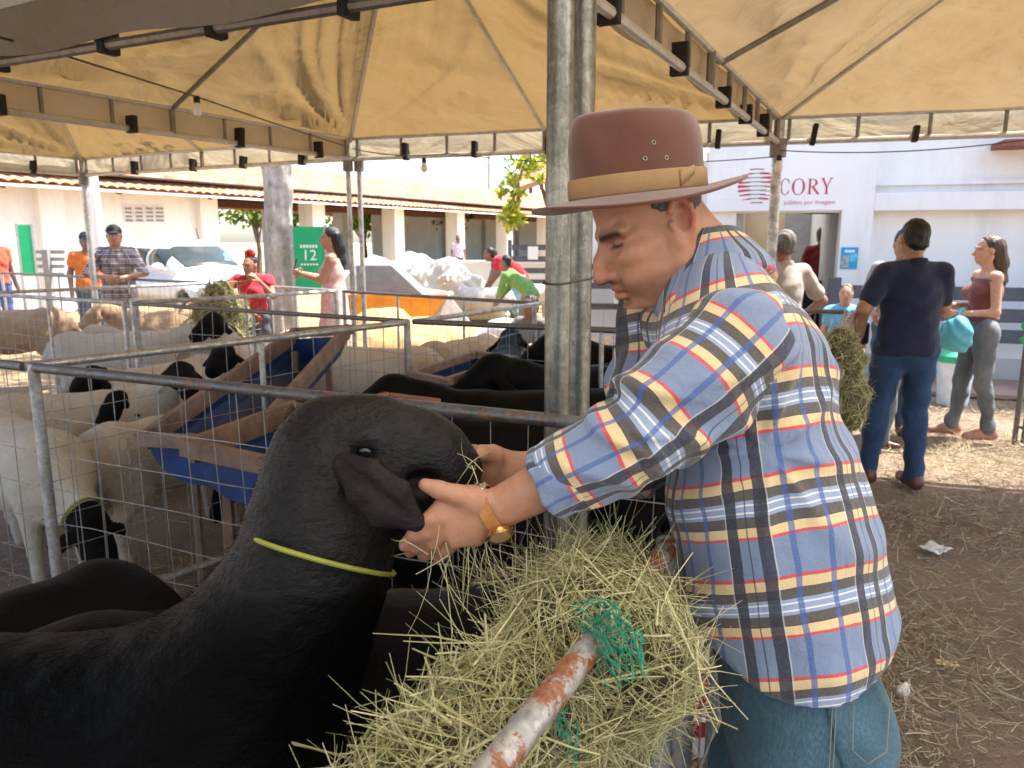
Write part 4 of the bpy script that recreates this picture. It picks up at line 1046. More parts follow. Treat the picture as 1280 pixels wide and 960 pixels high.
for u0, v0, n in ((800, 800, 8), (715, 915, 8), (705, 880, 5)):
    for k in range(n): 
        u, v = u0 + rr.uniform(-9, 9), v0 + rr.uniform(-18, 18)
        mb.tube([P(u + rr.uniform(-4, 4), v + 12 * j, 0.79 + rr.uniform(-.004, .004)) - nl for j in range(4)], 0.001, 4, False)
mb.build('net_strands', GREEN_NET, net, True)['kind'] = 'stuff'
# ------------------------------------------------------------------ blue troughs with timber edges
def trough(label, a0, a1, b0, b1, depth, tilt_wood=WOOD, n=10, wood_h=0.05):
    """a0-a1 near end (two rim corners), b0-b1 far end; half-drum basin hung between timber edges"""
    c = (a0 + a1 + b0 + b1) / 4; base = Vector((c.x, c.y, 0)); root = empty('feed_trough', base); tag(root, label, 'trough', 'blue feed troughs in the pens')
    v = []; f = []; m = 12; dn = Vector((0, 0, -1))
    for i in range(m + 1):
        s = i / m; l = a0.lerp(b0, s) - base; r = a1.lerp(b1, s) - base
        for j in range(n + 1):
            t = PI * j / n; p = l.lerp(r, 0.5 - 0.5 * math.cos(t)) + dn * (depth * math.sin(t)); v.append(p)
    for i in range(m):
        for j in range(n): k = i * (n + 1) + j; f.append((k, k + n + 1, k + n + 2, k + 1))
    f.append(tuple(range(n + 1))); f.append(tuple(range(m * (n + 1), (m + 1) * (n + 1)))[::-1])
    o = mesh_obj('basin', v, f, BLUE_PLASTIC, root, False); md = o.modifiers.new('solid', 'SOLIDIFY'); md.thickness = 0.006
    A0, A1, B0, B1 = (q - base for q in (a0, a1, b0, b1)); u = Vector((0, 0, wood_h * 0.35)); dl = (B0 - A0).normalized() * 0.03
    MB().bar(A0 - dl + u, B0 + dl + u, 0.028, wood_h * 1.5).build('edge_board', tilt_wood, root, bevel=0.004)
    MB().bar(A1 - dl + u, B1 + dl + u, 0.028, wood_h * 1.5).build('edge_board', tilt_wood, root, bevel=0.004)
    e = (A1 - A0).normalized() * 0.03
    MB().bar(A0 - e - dl + u * 1.4, A1 + e - dl + u * 1.4, 0.04, wood_h).build('end_board', tilt_wood, root, bevel=0.004)
    MB().bar(B0 - e + dl + u * 1.4, B1 + e + dl + u * 1.4, 0.04, wood_h).build('end_board', tilt_wood, root, bevel=0.004)
    for q in (A0.lerp(A1, .2).lerp(B0.lerp(B1, .2), .12), A1.lerp(A0, .2).lerp(B1.lerp(B0, .2), .12), A0.lerp(A1, .2).lerp(B0.lerp(B1, .2), .9), A1.lerp(A0, .2).lerp(B1.lerp(B0, .2), .9)):
        MB().bar(Vector((q.x, q.y, -base.z)), q - Vector((0, 0, .03)), 0.03, 0.03).build('leg', tilt_wood, root)
    return root
trough('long blue trough with wooden edges beside the bright galvanised rail', P(186, 553, 3.15), P(312, 560, 3.05), P(368, 424, 4.35), P(432, 420, 4.25), 0.17, WOOD_PALE, wood_h=0.055)
trough('short blue trough with a thick timber end behind the ram\'s head', P(246, 568, 2.62), P(345, 590, 2.52), P(360, 523, 3.15), P(430, 536, 3.0), 0.14, WOOD, wood_h=0.06)
trough('blue trough in the pen of black sheep', P(520, 470, 3.9), P(562, 479, 3.75), P(592, 446, 4.5), P(640, 452, 4.4), 0.16, WOOD_PALE, wood_h=0.03)
# loose plank on the rail behind the ram's head
tag(MB().bar(P(474, 497, 2.35), P(546, 506, 2.25), 0.05, 0.03).build('plank', WOOD_RED, None, bevel=0.004), 'reddish timber plank lying behind the ram\'s head', 'plank')
# red and white bucket behind the fence
bk = flat(G(872, 915, 0))
br_ = empty('bucket', Vector((bk.x, bk.y, 0.0))); tag(br_, 'red and white plastic bucket behind the wire beside the man\'s jeans', 'bucket')
def mk_bucket():
    t = NT('bucket_print'); sp = t.n('SeparateXYZ'); t.l(t.coord(), sp.inputs[0])
    n = t.math('MULTIPLY', t.math('SUBTRACT', t.noise(24, 3, 0.7, t.mapv(t.coord(), (1, 1, 3.5))), 0.5), 0.10)
    c = t.n('ValToRGB'); t.l(t.math('ADD', t.math('MULTIPLY', sp.outputs['Z'], 2.2), n), c.inputs[0]); c.color_ramp.interpolation = 'CONSTANT'
    e = c.color_ramp.elements
    while len(e) < 6: e.new(.5)
    R_, W_ = (0.36, 0.02, 0.035, 1), (0.70, 0.68, 0.64, 1)
    for i, (p, col) in enumerate(((0, W_), (0.16, R_), (0.27, W_), (0.36, R_), (0.70, W_), (0.72, W_))): e[i].position = p; e[i].color = col
    t.set(c.outputs[0], 0.4, 0, 0.5); return t.m
MB().lathe([(0.001, 0.004), (0.125, 0.0), (0.13, 0.01), (0.152, 0.38), (0.158, 0.385), (0.158, 0.40), (0.148, 0.40), (0.126, 0.02)], n=28).build('pail', mk_bucket(), br_, True)
MB().tube([Vector((0.156 * math.cos(a), 0.156 * math.sin(a) * 0.9, 0.375 + 0.10 * math.sin(a * 0.5 + 0.2) - .02)) for a in np.linspace(0, PI, 13)], 0.003, 5).build('handle', WIRE, br_, True)
# litter on the aisle
def flat_paper(name, label, c, w, h, rot, mat, cr, cat='paper'):
    v = []; n = 6
    for i in range(n + 1):
        for j in range(n + 1):
            x, y = (i / n - .5) * w, (j / n - .5) * h; v.append((x, y, 0.012 + cr * (mnoise.noise(Vector((x * 30, y * 30, w * 99))) + 0.6)))
    f = [(i * (n + 1) + j, (i + 1) * (n + 1) + j, (i + 1) * (n + 1) + j + 1, i * (n + 1) + j + 1) for i in range(n) for j in range(n)]
    o = mesh_obj(name, v, f, mat, None, True); o.location = c; o.rotation_euler = (0, 0, rot); tag(o, label, cat)
    m = o.modifiers.new('solid', 'SOLIDIFY'); m.thickness = 0.0008; return o
flat_paper('crumpled_paper', 'crumpled grey-white paper on the dirt aisle', G(1168, 690), 0.13, 0.11, 0.5, M((0.62, 0.64, 0.62), 0.8, 0, 0.3, 30, 0), 0.02)
flat_paper('card_scrap', 'yellowish card scrap lying on the straw', G(1183, 833), 0.075, 0.035, -0.25, M((0.62, 0.50, 0.26), 0.8, 0, 0.15, 30, 0), 0.004)
f = Field(0.004, (-.05, -.05, 0), (.05, .05, .08)); f.ell((0, 0, .025), (.022, .018, .024), None, .01); f.ell((.012, .006, .035), (.014, .012, .02), None, .01); f.warp(lambda X, Y, Z: 0.003 * np.sin(X * 300) * np.sin(Y * 260 + Z * 200))
o = f.build('paper_wad', M((0.6, 0.55, 0.48), 0.8, 0, 0.2, 40, 0)); o.location = G(1127, 873); tag(o, 'small crumpled paper wad on the ground by the man\'s pocket', 'litter')

# ------------------------------------------------------------------ banners
GREEN_BAN = M((0.012, 0.34, 0.13), 0.5, 0, 0.12, 5, 0)
def banner(label, pc, w, h, face, lines):
    root = empty('banner', pc); tag(root, label, 'banner'); n = face.normalized(); x = Vector((-n.y, n.x, 0)); up = Vector((0, 0, 1))
    if x.x < 0: x = -x
    N = Matrix(((x.x, n.x, 0, 0), (x.y, n.y, 0, 0), (0, 0, 1, 0), (0, 0, 0, 1)))
    MB().box((-w / 2, -0.012, 0), (w / 2, 0.012, h), N).build('panel', GREEN_BAN, root)
    for s in (-1, 1): MB().box((s * w / 2 - 0.018, -0.02, -pc.z), (s * w / 2 + 0.018, 0.02, h + 0.02), N).build('stake', GALV, root)
    for z_, h_ in (((.50, .035), (.30, .02)) if lines else ()):
        for k in range(6): MB().box((-.10 + k * .034, .0122, z_), (-.10 + k * .034 + .022, .0145, z_ + h_), N).build('print_mark', M((0.75, 0.8, 0.76), 0.5, 0, 0.05, 8, 0), root)
    for s, size, dx, z in lines:
        t_ = text(s, size, n * 0.0145 + x * dx + up * z, M((0.75, 0.8, 0.76), 0.5, 0, 0.05, 8, 0), root, x, align='CENTER')
    return root
tc = lambda p: (Vector((0, 0, 0)) - Vector((p.x, p.y, 0))).normalized()
p = P(389, 364, 9.0); banner('bright green banner with a white number 12 by the woman in pink', p, 0.38, (364 - 285) / 960 * 9.0, tc(p), (('12', 0.17, 0, 0.36),))
p = P(37, 345, 13.0); banner('tall narrow green banner before the shed wall', p, 0.22, 0.85, tc(p), ())
# shelves-like board fence at the shed wall
lf = empty('board_fence', P(60, 350, 13.5)); tag(lf, 'grey board fence by the narrow green banner', 'fence'); lfl = lf.location
for v_ in (315, 324, 333, 343): MB().bar(P(45, v_, 13.6) - lfl, P(81, v_, 13.4) - lfl, 0.03, 0.06).build('board', M((0.28, 0.27, 0.26), 0.8), lf)
q = P(57, 312, 13.4) - lfl; MB().bar(q, Vector((q.x, q.y, -lfl.z)), 0.1, 0.1).build('post', M((0.28, 0.27, 0.26), 0.8), lf)

# ------------------------------------------------------------------ white hatchback
def make_car():
    WHITE = M((0.60, 0.61, 0.62), 0.25, 0, 0.03, 3, 0, None, 0.5); GLASS = M((0.035, 0.045, 0.035), 0.12, 0, 0.5, 2.2, 0, None, 0.45); BLK = BLACK_RUBBER
    c = P(240, 350, 14.2); c.z = 0
    root = empty('parked_car', c, math.radians(48)); tag(root, 'white hatchback parked beside the shed with a blue sticker on its windscreen', 'car')
    f = Field(0.03, (-0.95, -2.2, 0.1), (0.95, 2.2, 1.6))            # front towards -y
    f.oval((0, -1.55, 0.62), (0, 1.65, 0.66), (0.80, 0.36), (0.82, 0.42), (1, 0, 0), 0.12)
    f.oval((0, -1.72, 0.55), (0, -1.0, 0.68), (0.74, 0.24), (0.80, 0.30), (1, 0, 0), 0.15)
    f.oval((0, -0.15, 1.12), (0, 1.35, 1.14), (0.60, 0.36), (0.62, 0.36), (1, 0, 0), 0.18)
    f.oval((0, -0.70, 0.95), (0, 0.0, 1.15), (0.66, 0.22), (0.62, 0.34), (1, 0, 0), 0.2)
    f.cut((0, 0, 0.22), (0, 0, -1), 0.04)
    for y in (-1.28, 1.3):
        for s in (-1, 1): f.cone((s * 0.62, y, 0.31), (s * 1.0, y, 0.31), 0.37, 0.37, 0.02, 'sub')
    f.build('body', WHITE, root, smooth_it=2)
    def glass(name, pts, parent=root, mat=GLASS): return mesh_obj(name, pts, [tuple(range(len(pts)))], mat, parent)
    # windows cut from offset shells of the body
    def shell(name, boxlo, boxhi, mat, off=0.008):
        g = Field(0.03, (-0.95, -2.2, 0.1), (0.95, 2.2, 1.6)); g.oval((0, -0.15, 1.12), (0, 1.35, 1.14), (0.60, 0.36), (0.62, 0.36), (1, 0, 0), 0.18); g.oval((0, -0.70, 0.95), (0, 0.0, 1.15), (0.66, 0.22), (0.62, 0.34), (1, 0, 0), 0.2)
        g.oval((0, -1.55, 0.62), (0, 1.65, 0.66), (0.80, 0.36), (0.82, 0.42), (1, 0, 0), 0.12)
        g.d -= off
        for ax in range(3):
            n = [0, 0, 0]; n[ax] = 1; g.cut(boxhi, n, 0.02); n[ax] = -1; g.cut(boxlo, n, 0.02)
        return g.build(name, mat, root)
    shell('windscreen', (-0.52, -1.05, 1.02), (0.52, -0.22, 1.40), GLASS, 0.012)
    shell('side_window', (0.45, -0.42, 1.03), (0.9, 0.38, 1.36), GLASS, 0.012); shell('side_window', (0.45, 0.46, 1.03), (0.9, 1.15, 1.36), GLASS, 0.012)
    shell('side_window', (-0.9, -0.42, 1.03), (-0.45, 0.38, 1.36), GLASS, 0.012); shell('side_window', (-0.9, 0.46, 1.03), (-0.45, 1.15, 1.36), GLASS, 0.012)
    for y in (-1.28, 1.3):
        for s in (-1, 1):
            w = MB().lathe([(0.001, -0.09), (0.20, -0.09), (0.29, -0.08), (0.31, -0.04), (0.31, 0.04), (0.29, 0.08), (0.20, 0.09), (0.001, 0.07)], n=22, M=Matrix.Translation((s * 0.74, y, 0.31)) @ Matrix.Rotation(PI / 2, 4, 'Y')).build('wheel', BLK, root, True)
            MB().lathe([(0.001, 0.0), (0.19, 0.01), (0.195, 0.03)], n=16, M=Matrix.Translation((s * 0.84, y, 0.31)) @ Matrix.Rotation(s * PI / 2, 4, 'Y')).build('hubcap', M((0.5, 0.5, 0.52), 0.3, 0.8), w, True)
    for s in (-1, 1):
        g = Field(0.015, (s * 0.85 - .2, -.75, .9), (s * .85 + .2, -.35, 1.2)); g.ell((s * 0.84, -0.52, 1.04), (0.11, 0.06, 0.075), None, .01); g.cone((s * .66, -.48, 0.98), (s * .8, -.5, 1.0), .02, .02, .03); g.build('wing_mirror', WHITE, root)
        g = Field(0.015, (s * .55 - .3, -2.1, .5), (s * .55 + .3, -1.5, .95)); g.ell((s * 0.58, -1.80, 0.72), (0.17, 0.16, 0.075), None, .01); g.build('headlight', M((0.55, 0.58, 0.6), 0.08, 0, 0.1, 5, 0, None, 0.8), root)
    MB().bar((-0.45, -1.97, 0.45), (0.45, -1.97, 0.45), 0.06, 0.12).build('grille', BLK, root)
    MB().bar((0.30, -0.70, 1.20), (0.40, -0.70, 1.20), 0.012, 0.15, (0, 0.5, 1)).build('sticker', M((0.08, 0.55, 0.65), 0.5, 0, 0.1, 8, 0), root)
    MB().tube([(0.3, 0.2, 1.46), (0.3, 0.32, 1.72)], 0.008, 5).build('aerial', BLK, root)
make_car()

# ------------------------------------------------------------------ yard: covered heap, loader bucket, sawdust heap, feed sacks
def lump(name, label, cat, c, parts, mat, voxel=0.04, wr=0.03, parent=None, seed=0):
    c = Vector(c); r = 1.0 + max(max(p[1]) + max(abs(x) for x in p[0]) for p in parts)
    f = Field(voxel, (-r, -r, -0.1), (r, r, r))
    for o, s in parts: f.ell(o, s, None, 0.12)
    f.cut((0, 0, -0.05), (0, 0, -1))
    f.warp(lambda X, Y, Z: wr * (np.sin(X * 7 + seed + 2 * np.sin(Z * 5)) * np.sin(Y * 6 + Z * 4) + 0.6 * np.sin(X * 15 + Y * 9) * np.sin(Z * 14 + Y * 5)))
    o = f.build(name, mat, parent); o.location = c
    if label: tag(o, label, cat)
    return o
TARP = M((0.46, 0.42, 0.34), 0.6, 0, 0.15, 3, 0.3, 12)
yd = lambda u, t: (lambda q: Vector((q.x, q.y, 0)))(P(u, 300, t))
lump('tarpaulin_heap', 'white tarpaulin draped over a stack in the yard beyond the pink dress', 'tarpaulin', yd(505, 17), [((-0.65, 0, .4), (.65, .8, .72)), ((0.2, 0.1, .45), (.8, .8, .75)), ((0.9, 0.1, .4), (.55, .7, .72)), ((1.4, .2, .3), (.45, .6, .5))], TARP, 0.05, 0.05, None, 1)
lump('sawdust_heap', 'heap of golden sawdust and straw in the sunny yard', 'heap', yd(515, 10.6), [((0, 0, 0), (1.1, .8, .42)), ((.7, .2, 0), (.9, .7, .3)), ((-.5, .3, .05), (.6, .6, .5))], M((0.50, 0.32, 0.13), 0.95, 0, 0.35, 18, 0.9, 60), 0.04, 0.03, None, 2)
lump('sawdust_heap', 'low mound of shavings behind the black sheep', 'heap', yd(755, 9.4), [((0, 0, 0), (1.1, .6, .28)), ((-.7, .2, 0), (.7, .5, .2))], M((0.42, 0.26, 0.14), 0.95, 0, 0.35, 18, 0.9, 60), 0.04, 0.03, None, 3)
wpk = lump('feed_sack', 'white plump feed sack lying by the crouching man', 'sack', yd(619, 8.3), [((0, 0, .25), (.33, .25, .25)), ((.1, 0, .45), (.28, .22, .2))], M((0.70, 0.70, 0.68), 0.6, 0, 0.08, 8, 0.3, 30), 0.025, 0.02, None, 4)
# orange loader with a dark hopper
ldr = empty('orange_loader', yd(490, 12.6)); tag(ldr, 'orange loader tub with a grey hopper beside the woman in pink', 'machine')
OR = M((0.62, 0.24, 0.015), 0.5, 0, 0.15, 5, 0.1); HG = M((0.17, 0.18, 0.19), 0.6, 0, 0.2, 5, 0.1)
MB().prism([(-0.95, .12), (0.55, .12), (0.95, .62), (-0.95, .62)], 0.9, Matrix.Rotation(PI / 2, 4, 'X')).build('tub', OR, ldr, bevel=0.02)
MB().prism([(-0.45, .63), (0.62, .63), (0.1, 1.12), (-0.45, 1.12)], 0.75, Matrix.Translation((0, -.05, 0)) @ Matrix.Rotation(PI / 2, 4, 'X')).build('hopper', HG, ldr, bevel=0.02)
MB().box((-0.97, -0.93, 0.60), (0.98, -0.9, 0.67)).build('rim', OR, ldr); MB().box((-0.72, -0.95, 0.13), (-0.66, -0.91, 0.6)).build('rib', OR, ldr)
for x in (-0.6, 0.35): MB().lathe([(0.001, -.06), (.13, -.06), (.15, 0), (.13, .06), (.001, .06)], n=14, M=Matrix.Translation((x, -.5, .13)) @ Matrix.Rotation(PI / 2, 4, 'X')).build('wheel', BLACK_RUBBER, ldr, True)
# grey sheet leaning and bale stack
sb = empty('cement_sheet', yd(545, 12.0)); tag(sb, 'grey-white sheet leaning on bales in the yard', 'sheet')
MB().prism([(-0.35, 0.1), (0.62, 0.1), (0.12, 0.72), (-0.38, 0.78)], 0.05, Matrix.Rotation(PI / 2 - .3, 4, 'X')).build('sheet', M((0.50, 0.51, 0.50), 0.7, 0, 0.25, 4, 0.1), sb, bevel=0.01)
for i, (u, t, z, w) in enumerate(((592, 14.5, 0, .9), (548, 14.0, 0, .9))):
    q = yd(u, t)
    bb = MB().box((-w / 2, -.3, z), (w / 2, .3, z + .55)).build('hay_bale', M((0.40, 0.34, 0.18), 0.95, 0, 0.4, 25, 0.9, 80), None, bevel=0.04)
    bb.location = q; tag(bb, ('square hay bale behind the white goats', 'square hay bale behind the leaning grey sheet')[i], 'bale')
# low pen wall across the yard
lw = empty('yard_wall', yd(640, 19)); tag(lw, 'low whitewashed wall across the yard behind the men in red and green', 'wall')
MB().box((-2.6, -.1, 0), (2.3, .1, .92)).build('wall', M((0.68, 0.66, 0.60), 0.9, 0, 0.1, 2, 0.2), lw); MB().box((-2.65, -.14, .92), (2.35, .14, 1.0)).build('coping', M((0.72, 0.70, 0.66), 0.9, 0, 0.1, 2, 0.2), lw)
# dark slatted gate at its end with a white notice
gt = empty('slat_gate', yd(664, 18)); tag(gt, 'dark slatted gate with a small white notice by the thick posts', 'gate')
for k in range(5): MB().bar((-.45, 0, .25 + .27 * k), (.5, 0, .25 + .27 * k), .03, .13).build('slat', BOARD, gt)
for x in (-.5, .55): MB().bar((x, 0, 0), (x, 0, 1.5), .09, .09).build('post', BOARD, gt)
MB().box((-.08, -.05, 1.05), (.16, -.03, 1.35)).build('notice', M((0.8, .8, .8), .7, 0, .03, 5, 0), gt)
# dark rail fence seen past the man's chin
rf = empty('rail_fence', yd(745, 11)); tag(rf, 'dark rails in front of a white board wall past the man\'s chin', 'fence')
MB().box((-.5, .25, 0), (2.2, .35, 2.6)).build('board_wall', WALL_WHITE, rf)
for z in (.55, .85, 1.12): MB().bar((-.4, 0, z), (2.2, 0, z), .04, .09).build('rail', BOARD, rf)
for x in (-.4, 1.0, 2.2): MB().bar((x, 0.06, 0), (x, 0.06, 1.3), .08, .08).build('post', BOARD, rf)
# bins at the office wall
gb = flat(G(1190, 505, 0)); bo = empty('plastic_bin', gb); tag(bo, 'small white and green plastic bin by the office wall', 'bin')
MB().lathe([(0.001, 0), (.13, 0), (.16, .42), (.15, .42), (.125, .02)], n=16).build('pail', M((0.72, 0.76, 0.76), .4), bo, True); MB().lathe([(.165, .40), (.17, .46), (.12, .50), (.001, .51)], n=16).build('lid', M((.03, .42, .22), .4), bo, True)
# ------------------------------------------------------------------ sheep
def sheep_mesh(pose, voxel=0.013, fat=1.0):
    f = Field(voxel, (-0.75, -0.32, -0.02), (1.0, 0.32, 1.12)); Y = (0, 1, 0)
    f.oval((-0.34, 0, 0.53), (0.26, 0, 0.53), (0.17 * fat, 0.185), (0.155 * fat, 0.185), Y, 0.06)
    f.ell((-0.40, 0, 0.55), (0.17, 0.165 * fat, 0.185), None, 0.08); f.ell((0.29, 0, 0.50), (0.15, 0.14, 0.185), None, 0.08); f.ell((-0.05, 0, 0.47), (0.3, 0.18 * fat, 0.16), None, 0.08)
    for s in (-1, 1):
        f.chain([(0.27, s * .10, .46), (0.25, s * .095, .27), (0.25, s * .095, .08), (0.265, s * .095, .035)], [0.062, 0.036, 0.023, 0.030], 0.03)
        f.ell((-0.36, s * .10, .45), (0.13, 0.075, 0.16), None, 0.06)
        f.chain([(-0.33, s * .105, .38), (-0.46, s * .10, .25), (-0.435, s * .10, .08), (-0.42, s * .10, .035)], [0.075, 0.036, 0.024, 0.030], 0.03)
    f.chain([(-0.55, 0, .62), (-0.59, 0, .50), (-0.585, 0, .40)], [0.03, 0.028, 0.018], 0.03)
    if pose == 'up': poll, mz, nb = (0.54, 0, 0.90), (0.74, 0, 0.80), (0.30, 0, 0.60)
    elif pose == 'level': poll, mz, nb = (0.62, 0, 0.72), (0.80, 0, 0.58), (0.32, 0, 0.58)
    elif pose == 'turn': poll, mz, nb = (0.50, -0.14, 0.80), (0.52, -0.33, 0.68), (0.32, 0, 0.58)
    else: poll, mz, nb = (0.56, 0, 0.36), (0.66, 0, 0.13), (0.34, 0, 0.50)
    poll, mz, nb = (np.array(x, float) for x in (poll, mz, nb))
    f.oval(nb, poll - (poll - nb) * 0.08, (0.095, 0.13), (0.062, 0.082), Y, 0.08)
    d = (mz - poll) / np.linalg.norm(mz - poll); side = np.cross((0, 0, 1), d); side /= np.linalg.norm(side); up = np.cross(d, side)
    f.chain([poll - d * .01, poll + d * .09 + up * .006, poll + d * .16, mz - d * .01], [0.072, 0.063, 0.054, 0.043], 0.03)
    f.cone(poll + d * .03 - up * .04, poll + d * .15 - up * .022, 0.05, 0.036, 0.03)
    for s in (-1, 1):
        e0 = poll + side * s * .055 + up * .012 + d * .01; e1 = e0 + side * s * .085 - up * .04 - d * .02 + np.array((0, 0, -.06))
        f.oval(e0, e1, (0.030, 0.014), (0.034, 0.011), d, 0.012)
    f.warp(lambda X, Y_, Z: 0.004 * np.sin(X * 31 + 3 * np.sin(Z * 19)) * np.sin(Z * 27 + Y_ * 20))
    p, q = f.mesh(); p = relax(p, q, 1)
    ax = (poll - nb); L = np.linalg.norm(ax); ax /= L
    pr = (p - nb) @ ax; r = np.linalg.norm(p - nb - np.outer(pr, ax), axis=1)
    hm = smooth01(pr / L, 0.55, 0.95) * (1 - smooth01(r, 0.30, 0.36)) * (p[:, 2] > (0.0))
    return mesh_obj('sheep_body', p, q, SHEEP_WHITE, None, True, {'head': hm}), nb, poll
SHEEP = {}
for _p in ('up', 'level', 'down', 'turn'):
    o, nb, pl = sheep_mesh(_p); me = o.data; bpy.data.objects.remove(o); SHEEP[_p] = (me, Vector(nb), Vector(pl))
COLLAR = M((0.27, 0.275, 0.04), 0.55, 0, 0.12, 40, 0.1)
EYE = M((0.012, 0.008, 0.006), 0.08, 0, 0.1, 5, 0, None, 0.8)
HOOF = M((0.10, 0.085, 0.07), 0.7)
def sheep(label, base, heading, pose, mat, sc=1.0, collar=False, group='sheep standing in the pens', cat='sheep', name='sheep'):
    root = empty(name, (base[0], base[1], 0), math.radians(heading)); root.scale = (sc, sc, sc); tag(root, label, cat, group)
    me, nb, pl = SHEEP[pose]
    b = inst('body', me, root); b.material_slots[0].link = 'OBJECT'; b.material_slots[0].material = mat
    d = {'up': (.2, 0, -.1), 'level': (.18, 0, -.14), 'down': (.1, 0, -.23), 'turn': (.02, -.19, -.12)}[pose]; d = Vector(d).normalized(); sd = Vector((0, 0, 1)).cross(d).normalized(); up = d.cross(sd)
    for s in (-1, 1):
        e = pl + d * 0.075 + sd * (s * 0.051) + up * 0.02
        MB().lathe([(0.001, -.010), (.007, -.007), (.010, 0), (.007, .007), (.001, .010)], c=e, n=8).build('eye', EYE, root, True)
    if collar:
        c = nb.lerp(pl, 0.72); ax = (pl - nb).normalized(); x = ax.cross(Vector((0, 1, 0))).normalized()
        MB().tube([c + (x * math.cos(a) * 0.098 + Vector((0, 1, 0)) * math.sin(a) * 0.078) for a in np.linspace(0, 2 * PI, 25)], 0.006, 5, False).build('collar', COLLAR, root, True)
    return root
def gp_(u, v, t): q = P(u, v, t); return (q.x, q.y)
WS = 'white sheep with black heads'
sheep('white black-headed sheep grazing with a lime collar by the corner post', gp_(32, 590, 3.40), -36, 'down', SHEEP_WHITE, 1.0, True, WS)
sheep('white sheep with black head turned sideways beside the corner post', gp_(112, 520, 4.25), 30, 'turn', SHEEP_WHITE, 0.95, False, WS)
sheep('white sheep seen from behind by the end of the long blue trough', gp_(222, 560, 3.85), 62, 'level', SHEEP_WHITE, 0.92, False, WS)
sheep('black-headed sheep facing out beside the long trough, head lowest', gp_(214, 470, 4.75), 262, 'level', SHEEP_WHITE, 0.86, False, WS)
sheep('black-headed sheep facing out, head just under the galvanised rail', gp_(203, 445, 5.3), 248, 'level', SHEEP_WHITE, 0.92, False, WS)
sheep('white sheep in profile with black head above the long trough', gp_(232, 470, 4.95), 8, 'level', SHEEP_WHITE, 0.92, False, WS)
sheep('black-headed sheep looking out behind the middle of the long trough', gp_(318, 450, 5.15), 268, 'up', SHEEP_WHITE, 0.92, False, WS)
sheep('black-headed sheep with raised head below the girl with red flower', gp_(326, 420, 6.25), 250, 'up', SHEEP_WHITE, 1.0, False, WS)
sheep('plump cream sheep broadside behind the upright with its rump to the post', gp_(452, 470, 5.15), 158, 'down', SHEEP_WHITE, 1.12, False, WS)
sheep('white sheep drinking under the long blue trough', gp_(405, 510, 4.0), 200, 'down', SHEEP_WHITE, 0.85, False, WS)
sheep('cream sheep behind the blue trough with its back to the yard', gp_(584, 450, 5.6), 62, 'down', SHEEP_CREAM, 1.12, False, WS)
sheep('small black-headed lamb peeking past the square post', gp_(538, 470, 5.0), 262, 'level', SHEEP_WHITE, 0.72, False, WS)
BS = 'black sheep in the pens'
sheep('black sheep with a lime collar facing the square post', gp_(662, 520, 3.05), 184, 'level', SHEEP_BLACK, 1.13, True, BS)
sheep('black sheep standing close behind the collared one', gp_(690, 500, 3.5), 188, 'level', SHEEP_BLACK, 1.16, False, BS)
sheep('black sheep with its round rump behind the blue trough', gp_(626, 450, 4.75), 85, 'level', SHEEP_BLACK, 1.12, False, BS)
sheep('black sheep behind the thick posts turned from the yard', gp_(775, 470, 4.1), 205, 'level', SHEEP_BLACK, 1.2, False, BS)
sheep('tall black sheep at the aisle side behind the man\'s chest', gp_(852, 450, 4.5), 190, 'level', SHEEP_BLACK, 1.25, False, BS)
sheep('black sheep below the near rail beside the thick posts', gp_(560, 560, 2.65), 20, 'down', SHEEP_BLACK, 1.0, False, BS)
GS = 'sheep and goats in the far pens'
sheep('pale grey sheep broadside below the man in a cap', gp_(150, 430, 6.6), 12, 'level', SHEEP_GREY, 1.0, False, GS)
sheep('pale grey sheep nearest the pale hay bundle', gp_(212, 420, 6.9), 200, 'level', SHEEP_GREY, 0.98, False, GS)
sheep('tan and white goat standing by the narrow green banner', gp_(2, 400, 7.8), 200, 'up', SHEEP_TAN, 1.12, False, GS, 'goat', 'goat')
sheep('tan sheep resting its head on the far panel by the sacks', gp_(215, 390, 8.0), 190, 'level', SHEEP_TAN, 1.1, False, GS)
sheep('white goat in the yard in front of the man in red', gp_(600, 370, 13.0), 170, 'up', SHEEP_GREY, 1.0, False, GS, 'goat', 'goat')
sheep('white goat in the yard beside the man in green', gp_(664, 370, 14.0), 10, 'up', SHEEP_GREY, 1.0, False, GS, 'goat', 'goat')
# neighbours of the ram in the near pen
NB = 'black sheep lying round the ram'
sheep('black sheep\'s broad rump below the corner post', gp_(-25, 750, 1.68), 60, 'down', SHEEP_BLACK, 0.99, False, NB)
sheep('black sheep with its low back between the ram and the wire', gp_(185, 760, 1.78), 8, 'down', SHEEP_BLACK, 0.90, False, NB)
sheep('black sheep with lowered neck behind the ram beneath the man\'s hand', gp_(430, 760, 1.42), 14, 'level', SHEEP_BLACK, 1.16, False, NB)

